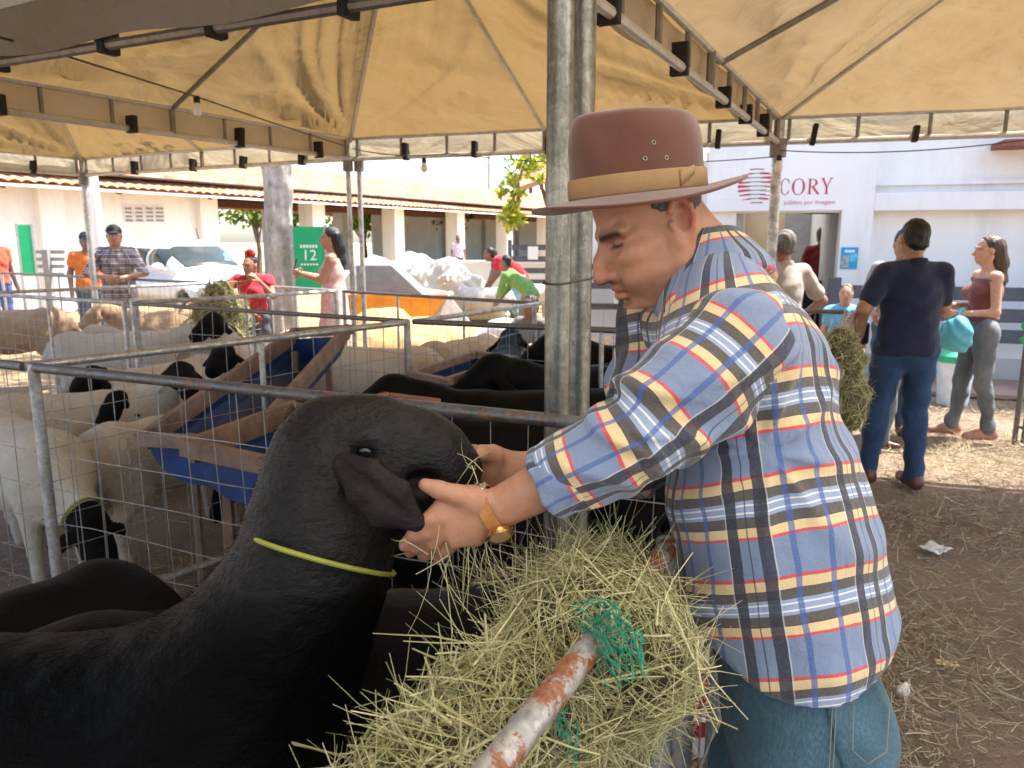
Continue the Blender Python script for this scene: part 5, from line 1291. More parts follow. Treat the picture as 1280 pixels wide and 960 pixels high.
# the ram in front
def make_ram():
    root = empty('ram', (-0.7, 1.05, 0)); tag(root, 'big black ram with drooping ears and lime cord collar, muzzle in the man\'s hands', 'ram'); o0 = np.array((-0.7, 1.05, 0.0))
    q = lambda u, v, t: np.array(P(u, v, t)) - o0
    f = Field(0.0075, (-0.85, -0.34, -0.02), (0.72, 0.36, 1.36)); Y = (0, 1, 0)
    # trunk and legs
    f.oval(q(-330, 965, 1.26), q(250, 985, 1.17), (0.20, 0.225), (0.185, 0.235), Y, 0.10)
    f.ell(q(300, 960, 1.15), (0.17, 0.165, 0.22), None, 0.10); f.ell(q(-400, 960, 1.28), (0.2, 0.19, 0.22), None, 0.08)
    for s in (-1, 1):
        cx = q(270, 980, 1.15); x, y = cx[0], cx[1] + s * 0.11
        f.chain([(x, y, .58), (x - .02, y, .34), (x - .02, y, .10), (x, y, .04)], [.075, .045, .03, .038], 0.04)
        hx = q(-400, 980, 1.28); x, y = hx[0], hx[1] + s * 0.12
        f.ell((x + .02, y, .55), (.15, .085, .19), None, .07); f.chain([(x + .05, y, .46), (x - .09, y, .30), (x - .06, y, .10), (x - .04, y, .04)], [.085, .045, .03, .038], 0.04)
    # neck
    f.chain([q(300, 900, 1.14), q(352, 790, 1.12), q(392, 712, 1.11), q(404, 650, 1.11), q(412, 590, 1.11)], [0.18, 0.124, 0.100, 0.096, 0.088], 0.06)
    f.cone(q(120, 905, 1.18), q(335, 800, 1.13), 0.115, 0.09, 0.07)
    # head
    f.chain([q(416, 566, 1.11), q(446, 558, 1.11), q(482, 554, 1.11), q(520, 564, 1.11), q(550, 577, 1.11), q(569, 588, 1.11)], [0.078, 0.069, 0.060, 0.055, 0.047, 0.036], 0.04)
    f.chain([q(440, 600, 1.11), q(500, 612, 1.11), q(556, 608, 1.11)], [0.070, 0.050, 0.034], 0.04)
    f.ell(q(420, 536, 1.11), (0.046, 0.055, 0.045), None, 0.03); f.ell(q(532, 556, 1.11), (0.05, 0.034, 0.030), None, 0.03)
    for s in (-1, 1):
        yv = s * 0.052
        f.ell(q(463, 538, 1.11) + (0, yv * 1.1, 0.006), (0.034, 0.022, 0.017), None, 0.014)        # brow over the eye
        f.ell(q(467, 552, 1.11) + (0, s * 0.078, 0), (0.018, 0.018, 0.012), None, 0.010, 'sub')
        f.ell(q(488, 583, 1.11) + (0, s * 0.050, 0), (0.048, 0.018, 0.020), None, 0.018); f.ell(q(528, 588, 1.11) + (0, s * .052, 0), (.03, .014, .014), None, .02, 'sub')       # cheek bone
        f.ell(q(586, 583, 1.11) + (0, s * 0.014, 0), (0.009, 0.006, 0.005), None, 0.006, 'sub')
        f.ell(q(470, 605, 1.11) + (0, s * 0.05, 0), (0.05, 0.028, 0.05), None, 0.04)
        f.cone(q(540, 605, 1.11) + (0, s * .036, 0), q(592, 604, 1.11) + (0, s * .010, 0), 0.003, 0.003, 0.008, 'sub')
    # wrinkles of the heavy neck and the muscle of the cheek
    f.warp(lambda X, Yv, Z: 0.0016 * np.sin(X * 63 + 2 * np.sin(Z * 41)) * np.sin(Z * 57 + Yv * 40))
    # fold of loose skin before the ear
    f.chain([q(418, 585, 1.045), q(440, 618, 1.03), q(470, 650, 1.03)], [0.006, 0.008, 0.005], 0.010, 'sub'); f.chain([q(448, 575, 1.035), q(470, 590, 1.03), q(505, 600, 1.04)], [.003, .004, .003], .010, 'sub')
    b = f.build('body', RAM_COAT, root, lambda p: {'head': smooth01(p[:, 2], .96, 1.12)}, 2)
    # ears
    for s, t in ((-1, 1.0), (1, 1.21)):
        g = Field(0.0032, q(470, 620, t) - 0.13, q(470, 620, t) + 0.13)
        dt = s * 0.012
        a, m_, c, e = q(428, 580, t + .03 * -s), q(455, 602, t + dt), q(488, 630, t + dt * 1.2), q(524, 656, t + dt * .4)
        ax = np.array((0.55, 0, 0.83)); g.oval(a, m_, (0.017, 0.014), (0.031, 0.012), ax, 0.02); g.oval(m_, c, (0.031, 0.012), (0.035, 0.0105), ax, 0.02); g.oval(c, e, (0.035, 0.0105), (0.012, 0.007), ax, 0.02); o_ = np.array((0, s * .0135, .006)); g.chain([a + o_, m_ + o_, c + o_ * 1.0, c * .4 + e * .6 + o_ * .9], [.004, .007, .007, .003], .010, 'sub')
        cc = (a + e) / 2
        g.build('ear', SHEEP_EAR, root, lambda p: {'head': np.ones(len(p))}, 3)
    for s in (-1, 1):
        e = q(467, 549, 1.11) + np.array((0, s * 0.062, 0))
        g = Field(0.002, e - .02, e + .02); g.ell(e, (.0125, .011, .0115), None, .002); g.build('eye', EYE, root)
    # cord collar
    A, B = q(328, 671, 1.11), q(487, 717, 1.11); c = (A + B) / 2; h = (B - A) / 2
    pts = [c + h * math.cos(a) * 1.05 + np.array((0, -0.122 * math.sin(a), 0.052 * math.sin(a))) for a in np.linspace(0, 2 * PI, 49)]
    MB().tube(pts, 0.0035, 7, False).build('collar', COLLAR, root, True)
    # short coat hair standing off the skin
    p, qd = np.zeros(0), np.zeros(0)
    me = b.data; n = len(me.vertices); co = np.zeros(n * 3, np.float32); me.vertices.foreach_get('co', co); co = co.reshape(-1, 3); no = np.zeros(n * 3, np.float32); me.vertices.foreach_get('normal', no); no = no.reshape(-1, 3)
    r = np.random.default_rng(8); ok = np.where((co[:, 2] > 0.55) & (co[:, 0] > -0.85))[0]; k = r.choice(ok, 26000); 
    d = no[k] * 0.55 + np.array((-0.75, 0, -0.5)) + r.normal(size=(len(k), 3)) * 0.35; d /= np.linalg.norm(d, axis=1)[:, None]
    pos = co[k] + r.normal(size=(len(k), 3)) * 0.003; L = 0.006 + 0.008 * r.random(len(k))
    hd = (pos[:, 2] > 1.02); L[hd] *= 0.55
    v, ff, t = blades(len(k), pos, d, L, np.full(len(k), 0.0004), 9, 0.3, 1)
    o = mesh_obj('coat_hair', v, ff, COAT_HAIR, root, False, {'tint': t}); o['kind'] = 'stuff'
RAM_COAT = mk_sheep('ram_coat', (0.0012, 0.0011, 0.0011), (0.0075, 0.0066, 0.0064), 0.2, 0.45, 0.24)  # head coloured lighter than the body to imitate highlights on it
SHEEP_EAR = mk_sheep('ram_ear', (0.017, 0.0135, 0.0125), (0.017, 0.0135, 0.0125), 0.2, 0.6)
COAT_HAIR = mk_hay('coat_hair', (0.0010, 0.0009, 0.0009), (0.0018, 0.0016, 0.0015), (0.010, 0.0085, 0.0075), 0.06)
make_ram()
# ------------------------------------------------------------------ people in the background
def rotz(v, a): c, s = math.cos(a), math.sin(a); return np.array((v[0] * c - v[1] * s, v[0] * s + v[1] * c, v[2]))
JOINTS = dict(pel=(0, 0, .93), wai=(0, 0, 1.06), che=(0, 0, 1.27), nec=(0, 0.01, 1.45), hed=(0, -.02, 1.60), shL=(.172, 0, 1.385), shR=(-.172, 0, 1.385), elL=(.235, .03, 1.13), elR=(-.235, .03, 1.13),
              wrL=(.245, -.06, .89), wrR=(-.245, -.06, .89), hiL=(.09, 0, .90), hiR=(-.09, 0, .90), knL=(.10, -.02, .49), knR=(-.10, -.02, .49), anL=(.105, .03, .085), anR=(-.105, .03, .085))
def hand(f, w, d, nrm, sc, k=0.006):
    """five fingers: w wrist, d pointing direction, nrm back of hand"""
    w, d, nrm = (np.array(x, float) for x in (w, d, nrm)); d /= np.linalg.norm(d); nrm -= d * (nrm @ d); nrm /= np.linalg.norm(nrm); s = np.cross(d, nrm)
    f.oval(w + d * .015 * sc, w + d * .085 * sc, (.026 * sc, .017 * sc), (.040 * sc, .015 * sc), s, .012)
    for i, (o, L) in enumerate(((-.031, .058), (-.011, .07), (.010, .066), (.029, .05))):
        a = w + d * .088 * sc + s * o * sc; b = a + (d * .6 - nrm * .25) * L * sc; c = b + (d * .25 - nrm * .65) * L * .75 * sc
        f.chain([a, b, c], [.0098 * sc, .009 * sc, .0075 * sc], k)
    a = w + d * .03 * sc - s * .028 * sc; b = a + (d * .5 - s * .55 - nrm * .2) * .045 * sc; f.chain([a, b, b + (d * .85 - s * .1 - nrm * .3) * .04 * sc], [.014 * sc, .0115 * sc, .0095 * sc], k)
def person(label, base, facing, h=1.70, vox=0.011, J=None, skin=SKIN_MID, shirt=None, sleeve=0.55, legs=None, leg_len=1.0, shoes=None, hair=None, hair_style='short', fem=False, hip=1.0, girth=1.0, dress=None, head_yaw=0.0, extra=None, bald_top=False, hem=None, hands=True, smile=None):
    s = h / 1.72; root = empty('person', (base[0], base[1], 0), facing); tag(root, label, 'person')
    j = {k: np.array(v, float) * s for k, v in JOINTS.items()}
    if J:
        for k, v in J.items(): j[k] = np.array(v, float) * s
    lo = np.min(list(j.values()), 0) - .22; hi = np.max(list(j.values()), 0) + .24; lo[2] = min(lo[2], -0.01); lo[:2] -= .08; hi[:2] += .08
    X = j['shL'] - j['shR']; X = X / np.linalg.norm(X); XH = j['hiL'] - j['hiR']; XH /= np.linalg.norm(XH)
    sw = 0.88 if fem else 1.0; w = s * sw * girth
    def torso(f, inf):
        f.oval(j['che'] - (j['che'] - j['wai']) * .2, j['che'] + (j['nec'] - j['che']) * .4, (.155 * w + inf, .105 * w + inf), (.15 * w + inf, .08 * w + inf), X, .05)
        f.oval(j['wai'], j['che'], ((.125 if fem else .145) * w + inf, .10 * w + inf), (.15 * w + inf, .105 * w + inf), X, .06)
        f.oval(j['pel'], j['wai'], (.155 * w * hip + inf, .112 * w * hip + inf), ((.125 if fem else .145) * w + inf, .10 * w + inf), X, .06)
        f.cone(j['shL'], j['shR'], .050 * w + inf * .6, .050 * w + inf * .6, .05)
        for q_ in 'LR': f.cone(j['nec'] - (0, 0, .03 * s), j['sh' + q_] - (0, 0, .004), .050 * w + inf * .5, .042 * w + inf * .5, .05)
        if fem:
            fw = np.cross(X, (0, 0, 1)); fw = fw if fw[1] < 0 else -fw
            for q in (-1, 1): f.ell(j['che'] + X * q * .065 * s + fw * .085 * s - np.array((0, 0, .02)), (.055 * s + inf, .05 * s + inf, .055 * s + inf), None, .05)
    def leg(f, side, inf, frac=1.0):
        a, b, c = j['hi' + side], j['kn' + side], j['an' + side]
        f.chain([a + np.array((0, 0, .02)), b], [.092 * w * hip + inf, .060 * w + inf], .04)
        c2 = b + (c - b) * frac; cal = b + (c2 - b) * .3 + np.array((0, .012, 0)) * s
        f.chain([b, cal, c2], [.058 * w + inf, .056 * w + inf, (.04 if frac >= .95 else .05) * w + inf], .04)
    def arm(f, side, inf, frac=2.0):
        a, b, c = j['sh' + side], j['el' + side], j['wr' + side]; t = min(1, frac)
        f.chain([a, a + (b - a) * t], [.056 * w + inf, (.056 - .015 * t) * w + inf * (1 + .5 * (frac < 1))], .035)
        if frac > 1: f.chain([b, b + (c - b) * min(1, frac - 1)], [.042 * w + inf, (.042 - .013 * (frac - 1)) * w + inf], .03)
    # body: one skin
    f = Field(vox, lo, hi); torso(f, -.006)
    for sd in 'LR':
        leg(f, sd, -.006); arm(f, sd, -.002 if shirt else 0)
        an = j['an' + sd]; ft = np.array((0, -1, 0)) if not J or 'toe' + sd not in J else None
        toe = an + np.array((0.0, -.16, -.05)) * s if ft is not None else j['toe' + sd]
        f.chain([an, an + (toe - an) * .5 + np.array((0, 0, -.005)), toe], [.040 * s, .036 * s, .026 * s], .03); f.cone(an, an + np.array((0, .03, -.045)) * s, .038 * s, .03 * s, .03)
        j['toe' + sd] = toe
        if hands: hand(f, j['wr' + sd], (j['wr' + sd] - j['el' + sd]), X * (1 if sd == 'L' else -1) + np.array((0, -.3, .2)), s, .006)
        else: f.cone(j['wr' + sd], j['wr' + sd] + (j['wr' + sd] - j['el' + sd]) * .4, .03 * s, .025 * s, .02)
    f.cone(j['nec'] - (0, 0, .05), j['hed'] - (0, 0, .06), .056 * w, .052 * w, .04)
    c = j['hed']; R = Matrix.Rotation(head_yaw, 3, 'Z'); Rn = np.array(R); hd = lambda x, y, z: c + Rn @ (np.array((x, y, z)) * s)
    f.ell(hd(0, .012, .025), (.076 * s, .095 * s, .094 * s), R, .02); f.ell(hd(0, -.028, -.03), (.060 * s, .068 * s, .075 * s), R, .03); f.ell(hd(0, -.055, -.09), (.032 * s, .032 * s, .024 * s), R, .03)
    f.cone(hd(0, -.088, .008), hd(0, -.112, -.032), .010 * s, .0145 * s, .014)
    for q in (-1, 1):
        f.ell(hd(q * .078, .005, -.005), (.010 * s, .021 * s, .032 * s), R, .008); f.ell(hd(q * .034, -.097, .006), (.018 * s, .014 * s, .010 * s), R, .012, 'sub'); f.cone(hd(q * .012, -.092, .022), hd(q * .05, -.082, .022), .009 * s, .008 * s, .012)
        f.cone(hd(q * .01, -.02, -.105), hd(q * .055, .01, -.06), .02 * s, .022 * s, .03)
    f.ell(hd(0, -.092, -.064), (.022 * s, .009 * s, .006 * s), R, .006)
    def tones(p):
        loc = (p - c) @ Rn / s; t = np.zeros(len(p)); r = np.zeros(len(p))
        for q in (-1, 1): t = np.maximum(t, 0.8 * np.exp(-(((loc[:, 0] - q * .034) / .016) ** 2 + ((loc[:, 2] - .007) / .006) ** 2) * 1.2) * (loc[:, 1] < -.05)); t = np.maximum(t, 0.75 * np.exp(-(((loc[:, 0] - q * .036) / .024) ** 2 + ((loc[:, 2] - .024) / .006) ** 2) * 1.2) * (loc[:, 1] < -.05))
        r = 0.8 * np.exp(-((loc[:, 0] / .022) ** 2 + ((loc[:, 2] + .064) / .010) ** 2)) * (loc[:, 1] < -.06)
        return {'tone': t, 'red': r}
    body = f.build('body', skin, root, tones)
    wrf = lambda a, n: (lambda X_, Y_, Z_: a * (np.sin(X_ * 26 + Z_ * 19 + n) * np.sin(Z_ * 24 - Y_ * 17 + n * 2) + .6 * np.sin(Z_ * 47 + X_ * 31 + n)))
    ca = lambda p: {'cloth': np.stack([np.arctan2(p[:, 0] - j['che'][0], -(p[:, 1] - j['che'][1])) * .16, p[:, 2], p[:, 1]], 1)}
    if legs:
        f = Field(vox, lo, hi)
        f.oval(j['pel'] - (0, 0, .02), j['wai'] - (0, 0, .03), (.152 * w * hip + .010, .110 * w * hip + .012), (.135 * w + .008, .10 * w + .008), X, .05)
        for sd in 'LR': leg(f, sd, .011, leg_len)
        if leg_len >= .95:
            for sd in 'LR': f.cone(j['an' + sd] + (0, -.01, .05), j['an' + sd] + (0, -.012, .0), .052 * s, .058 * s, .03)
        f.warp(wrf(.0055, 2.0)); f.build('trousers', legs, root)
    if shirt:
        f = Field(vox, lo, hi); torso(f, .017)
        if not fem: f.oval(j['pel'] - (0, 0, .04 * s), j['wai'], (.192 * w * hip, .140 * w * hip), (.155 * w, .115 * w), X, .05)
        for sd in 'LR': arm(f, sd, .011, sleeve) if sleeve > 0 else None
        f.cut((0, 0, (hem if hem is not None else .92) * s), (0, 0, -1), .01)
        if sleeve == 0:
            f.cut((0, 0, j['che'][2] + .10 * s), (0, 0, 1), .01)
        f.cone(j['nec'] + np.array((0, -.03, -.02)) * s, j['nec'] + np.array((0, -.02, .1)) * s, .058 * w, .07 * w, .01, 'sub')
        f.warp(wrf(.0060, 5.0)); f.build('shirt', shirt, root, ca)
        if sleeve > 0:
            g = Field(vox, c - .3, c + .3); g.cone(j['nec'] - (0, 0, .035), j['nec'] + (0, 0.005, .022 * s), .076 * w, .066 * w, .02); g.cut(j['nec'] + (0, 0, .018 * s), (0, -.35, 1)); g.build('collar', shirt, root, ca)
    if dress:
        f = Field(vox, lo, hi); torso(f, .012)
        f.oval(j['pel'] + (0, 0, .1), j['pel'] - (0, 0, .55 * s), (.16 * w, .13 * w), (.25 * w, .22 * w), X, .08)
        f.cut((0, 0, j['che'][2] + .12 * s), (0, 0, 1), .02); f.warp(lambda X_, Y_, Z_: .008 * np.sin(np.arctan2(Y_ - j['pel'][1], X_ - j['pel'][0]) * 9 + Z_ * 2) * np.clip((j['pel'][2] + .1 - Z_) * 3, 0, 1))
        f.build('dress', dress, root)
    if shoes:
        for sd in 'LR':
            an, toe = j['an' + sd], j['toe' + sd]
            f = Field(.009, np.minimum(an, toe) - .12, np.maximum(an, toe) + .12); f.chain([an + (0, .03, -.035), (an + toe) / 2 + (0, 0, -.01), toe + (0, -.01, .002)], [.045 * s, .044 * s, .036 * s], .03); f.cone(an + (0, .015, .0), an + (0, .02, -.02), .048 * s, .046 * s, .03)
            f.cut((0, 0, 0.004), (0, 0, -1)); f.build('shoe', shoes, root)
    if hair:
        f = Field(min(vox, .009), c - .50 * s, c + .22 * s)
        f.ell(hd(0, .016, .030), (.0795 * s, .0985 * s, .0965 * s), R, .02)
        if hair_style == 'short': f.ell(hd(0, .042, -.028), (.069 * s, .066 * s, .056 * s), R, .02)
        pn = Rn @ np.array((0, -1, -.35)); f.cut(hd(0, -.035, .045), pn, .015)
        pn2 = Rn @ np.array((0, -.75, -1)); f.cut(hd(0, .06, -.062), pn2, .02) if hair_style in ('short', 'bun') else None
        if hair_style == 'long':
            f.chain([hd(0, .06, .02), hd(0, .098, -.10), hd(0, .105, -.24), hd(.01, .095, -.44)], [.078 * s, .064 * s, .060 * s, .030 * s], .05)
        f.warp(lambda X_, Y_, Z_: .003 * np.sin(X_ * 160 + Y_ * 90) + .002 * np.sin(Y_ * 210 + Z_ * 60)); f.build('hair', hair, root)
    if extra: extra(root, j, hd, s, R)
    return root
def cap_on(mat, brim=True):
    def g(root, j, hd, s, R):
        f = Field(.008, j['hed'] - .24, j['hed'] + .24); f.ell(hd(0, .01, .045), (.086 * s, .104 * s, .088 * s), R, .01); f.cut(hd(0, 0, .035), (0, 0, -1), .01)
        if brim: f.oval(hd(0, -.075, .042), hd(0, -.15, .030), (.07 * s, .008), (.055 * s, .006), np.array(R) @ np.array((1, 0, 0)), .01)
        f.build('cap', mat, root)
    return g
def face_to(p, q): d = Vector((q[0] - p[0], q[1] - p[1])); return math.atan2(d.x, -d.y)     # local -y looks at q
NAVY = cloth((0.017, 0.022, 0.055)); LEATHER = M((0.10, 0.035, 0.022), 0.35, 0, 0.25, 12, 0.15)
# man in navy polo, back to the camera
b = G(1112, 614); bx = (b.x + 0.07, b.y + 0.10)
person('man seen from behind in navy polo and blue jeans standing in the aisle', bx, PI - .02, 1.62, .010,
       {'hed': (-.005, -.045, 1.60), 'elR': (-.22, -.03, 1.17), 'elL': (.31, .05, 1.17), 'wrL': (.24, -.14, 1.0), 'wrR': (-.16, -.24, 1.07), 'anR': (-.10, .06, .085), 'anL': (.14, -.08, .085), 'knR': (-.10, -.02, .5), 'knL': (.13, -.06, .5)}, SKIN_MID, NAVY, .68, DENIM_DARK, 1.0, LEATHER, HAIR_BLACK, 'short', girth=1.06, hem=.88,
       extra=lambda root, j, hd, s, R: (MB().box((-.05, -.05, -.06), (.05, .05, .08), Matrix.Translation(j['wrL'] + np.array((-0.02, -.06, -.02)))).build('phone_pouch', BLACK_RUBBER, root, bevel=.02)) and None)
# man facing him, mostly hidden
q = P(1122, 400, 5.9)
person('man in grey shirt hidden behind the man in navy polo', (q.x, q.y), face_to((q.x, q.y), bx), 1.58, .014, {'elR': (-.26, .02, 1.14), 'wrR': (-.2, -.2, 1.05), 'elL': (.26, .02, 1.14), 'wrL': (.16, -.22, 1.02)}, SKIN_MID, cloth((0.30, 0.29, 0.28)), .6, DENIM, 1.0, LEATHER, HAIR_BLACK, 'short')
# woman with a blue bag
w = G(1212, 546); wb = (w.x, w.y)
def bag(root, j, hd, s, R):
    c = j['wrL'] + np.array((-.02, -.03, -.10)); f = Field(.009, c - .3, c + .3)
    f.oval(c + (-.13, -.02, -.08), c + (.10, .0, -.06), (.10, .075), (.12, .08), (0, 0, 1), .05); f.ell(c + (.02, 0, .0), (.12, .07, .09), None, .05)
    f.warp(lambda X, Y, Z: .010 * np.sin(X * 45 + Z * 30) * np.sin(Z * 36 + Y * 40))
    o = f.build('bag', None); o.data.materials.append(M((0.10, 0.42, 0.52), 0.45, 0, 0.25, 14, 0.3, 40)); o.parent = None
    o.location = (wb[0], wb[1], 0); o.rotation_euler = (0, 0, wf); o.name = 'plastic_bag'; tag(o, 'turquoise plastic bag hanging from the woman\'s forearm', 'bag')
    for sg in (-.05, .05): MB().tube([c + np.array((sg, 0, .04)), c + np.array((sg * .6, .0, .11)), j['wrL'] + np.array((0.0, .0, .035)), c + np.array((sg * .2 + .02, .04, .10))], .012, 6).build('bag_handle', M((0.10, 0.42, 0.52), 0.45, 0, 0.25, 14, 0.3, 40), o, True)
wf = -1.75
person('woman with long brown hair in grey jeans carrying a turquoise bag', wb, wf, 1.53, .010,
       {'elL': (.23, .0, 1.10), 'wrL': (.19, -.23, 1.09), 'elR': (-.22, -.02, 1.12), 'wrR': (-.05, -.24, 1.14), 'anL': (.10, .10, .085), 'knL': (.095, .02, .49), 'anR': (-.085, -.12, .085), 'knR': (-.09, -.08, .49), 'toeL': (.11, -.06, .03), 'toeR': (-.09, -.28, .03)}, SKIN_LIGHT, cloth((0.20, 0.075, 0.07)), 0, DENIM_GREY, .97, M((0.42, 0.20, 0.14), .5), M((0.055, 0.032, 0.022), 0.45, 0, 0.4, 60, 0.5, 160), 'long', True, 1.16, extra=bag, hem=1.02)
# grey-haired man behind the plaid shoulder, hand on hip
q = P(978, 360, 5.6)
person('grey-haired man in pale check shirt with his hand on his hip', (q.x, q.y), PI + .25, 1.57, .012, {'elR': (.0, 0, 0)} if False else {'elL': (.42, .02, 1.16), 'wrL': (.20, -.02, 1.0), 'elR': (-.36, .02, 1.16), 'wrR': (-.2, -.05, 1.0)}, SKIN_MID, cloth((0.42, 0.37, 0.33)), .75, DENIM_DARK, 1.0, LEATHER, HAIR_GREY, 'short')
q = P(1024, 345, 11.2)
person('man in dark red shirt inside the office opening', (q.x, q.y), PI - .3, 1.68, .018, None, SKIN_DARK, cloth((0.20, 0.025, 0.03)), .6, cloth((0.02, 0.02, 0.025)), 1.0, LEATHER, HAIR_BLACK, 'short', hands=False)
q = P(1057, 380, 6.4)
person('boy in light blue striped shirt by the office fence', (q.x, q.y), -.5, 1.14, .014, None, SKIN_LIGHT, cloth((0.16, 0.42, 0.62), .3), .5, cloth((0.1, 0.12, 0.16)), 1.0, LEATHER, HAIR_GREY, 'short', hands=False)
q = P(1083, 440, 5.2)
person('child in grey standing in front of the man in navy polo', (q.x + .35, q.y + .35), 1.2, 1.02, .012, {'elR': (-.30, -.10, 1.20), 'wrR': (-.42, -.22, 1.12)}, SKIN_MID, cloth((0.35, 0.36, 0.38)), .5, DENIM_GREY, 1.0, LEATHER, HAIR_BLACK, 'short')
# man in a cap leaning on the far panel
q = P(142, 352, 8.75)
person('man in black cap and checked shirt leaning his arms on the panel', (q.x, q.y + .12), face_to((q.x, q.y), (-1.2, 0)), 1.68, .013,
       {'elL': (.29, -.16, 1.15), 'wrL': (.05, -.30, 1.10), 'elR': (-.29, -.16, 1.15), 'wrR': (-.06, -.32, 1.12), 'hed': (0, -.06, 1.585), 'che': (0, -.03, 1.27), 'nec': (0, -.03, 1.44)}, SKIN_MID, PLAID_DARK, .95, cloth((0.35, 0.27, 0.28)), 1.0, LEATHER, HAIR_BLACK, 'short', girth=1.05, hem=.86, extra=cap_on(M((0.014, 0.015, 0.018), .8)))
q = P(112, 350, 10.2)
person('person in orange vest and dark cap behind the man in a cap', (q.x, q.y), face_to((q.x, q.y), (2, 0)), 1.60, .018, None, SKIN_DARK, cloth((0.62, 0.16, 0.03)), .4, cloth((0.08, 0.1, 0.12)), 1.0, LEATHER, HAIR_BLACK, 'short', hands=False, extra=cap_on(M((0.02, 0.025, 0.03), .8)))
q = P(-4, 345, 11.0)
person('person in red top and blue trousers by the narrow green banner', (q.x, q.y), 1.2, 1.66, .018, None, SKIN_DARK, cloth((0.55, 0.07, 0.03)), .5, cloth((0.04, 0.07, 0.25)), 1.0, LEATHER, HAIR_BLACK, 'short', hands=False)
# girl with a red flower, arm over the panel
q = P(318, 365, 7.35)
def flower(root, j, hd, s, R):
    f = Field(.012, hd(0, 0, .1) - .16, hd(0, 0, .1) + .16)
    for k in range(7): a = 2 * PI * k / 7; f.ell(hd(.045 * math.cos(a), .01, .135 + .035 * math.sin(a)), (.028, .025, .022), None, .006)
    f.build('hair_flower', M((0.62, 0.02, 0.04), .6), root)
person('girl with a red flower in her hair leaning over the panel', (q.x, q.y), face_to((q.x, q.y), (-2.2, 0)), 1.40, .013,
       {'elR': (-.42, -.18, 1.26), 'wrR': (-.66, -.30, 1.12), 'elL': (.27, -.16, 1.20), 'wrL': (.14, -.26, 1.38), 'hed': (0.0, -.10, 1.55), 'nec': (0, -.05, 1.43), 'che': (0, -.04, 1.26)}, SKIN_MID, cloth((0.45, 0.03, 0.05)), .3, cloth((0.1, 0.1, 0.13)), 1.0, LEATHER, HAIR_BLACK, 'bun', True, extra=flower, head_yaw=-.4)
# woman in pink dress photographing with a phone
q = P(418, 380, 8.0)
def phone(root, j, hd, s, R):
    o = MB().box((-.036, -.005, -.02), (.036, .005, .13), Matrix.Translation(j['wrR'] * .5 + j['wrL'] * .5 + np.array((0, -.09, .03))) @ Matrix.Rotation(-.3, 4, 'X')).build('phone', BLACK_RUBBER, None, bevel=.004)
    o.location = (q.x, q.y, 0); o.rotation_euler = (0, 0, pf); o.name = 'phone'; tag(o, 'black phone held up by the woman in pink', 'phone')
pf = -1.45
PINK = M((0.60, 0.36, 0.33), 0.8, 0, 0.35, 16, 0.3)
person('woman with dark ponytail in pink dress holding up a phone', (q.x, q.y), pf, 1.63, .012,
       {'elL': (.19, -.10, 1.16), 'wrL': (.06, -.32, 1.22), 'elR': (-.19, -.10, 1.16), 'wrR': (-.03, -.32, 1.22)}, SKIN_MID, None, 0, None, 1, M((0.3, 0.2, 0.15), .6), HAIR_BLACK, 'long', True, 1.1, 1.08, PINK, extra=phone)
# men handling goats in the yard
BEND = {'pel': (0, .12, .85), 'wai': (0, .02, .98), 'che': (0, -.18, 1.10), 'nec': (0, -.34, 1.20), 'hed': (0, -.46, 1.27), 'shL': (.175, -.30, 1.17), 'shR': (-.175, -.30, 1.17), 'elL': (.20, -.38, .92), 'elR': (-.20, -.38, .92), 'wrL': (.1, -.5, .72), 'wrR': (-.1, -.5, .72), 'hiL': (.09, .1, .84), 'hiR': (-.09, .1, .84), 'knL': (.12, -.02, .46), 'knR': (-.12, -.02, .46)}
q = P(626, 352, 13.6); person('man in red shirt bending over a white goat in the yard', (q.x + .25, q.y), -1.5, 1.7, .02, BEND, SKIN_DARK, cloth((0.55, 0.02, 0.03)), .5, cloth((0.2, 0.36, 0.45)), .55, LEATHER, HAIR_BLACK, 'short', hands=False, hem=.80)
q = P(642, 350, 14.6); person('man in dark maroon shirt standing behind the man in red', (q.x, q.y), -1.2, 1.66, .02, BEND, SKIN_DARK, cloth((0.12, 0.04, 0.05)), .5, cloth((0.15, 0.3, 0.4)), 1.0, LEATHER, HAIR_BLACK, 'short', hands=False, hem=.80)
q = P(656, 375, 11.3); person('boy in green long-sleeved shirt stooping in the yard', (q.x, q.y), -1.9, 1.45, .018, BEND | {'hed': (0, -.36, 1.40), 'nec': (0, -.28, 1.26)}, SKIN_DARK, cloth((0.13, 0.26, 0.07)), 1.9, cloth((0.16, 0.15, 0.13)), 1.0, LEATHER, HAIR_BLACK, 'short', hands=False, hem=.80)
SIT = {'pel': (0, .05, .22), 'wai': (0, .04, .35), 'che': (0, -.02, .56), 'nec': (0, -.05, .74), 'hed': (0, -.08, .88), 'shL': (.175, -.03, .70), 'shR': (-.175, -.03, .70), 'elL': (.26, -.2, .50), 'elR': (-.26, -.2, .50), 'wrL': (.12, -.38, .42), 'wrR': (-.12, -.38, .42), 'hiL': (.09, .0, .2), 'hiR': (-.09, .0, .2), 'knL': (.16, -.30, .46), 'knR': (-.16, -.30, .46), 'anL': (.13, -.22, .085), 'anR': (-.13, -.22, .085)}
q = P(668, 400, 7.7); person('man in grey crouching by the white feed sack', (q.x, q.y), -.6, 1.66, .018, SIT, SKIN_DARK, cloth((0.16, 0.15, 0.14)), .9, cloth((0.35, 0.27, 0.2)), 1.0, LEATHER, HAIR_BLACK, 'short', hands=False, hem=.2)
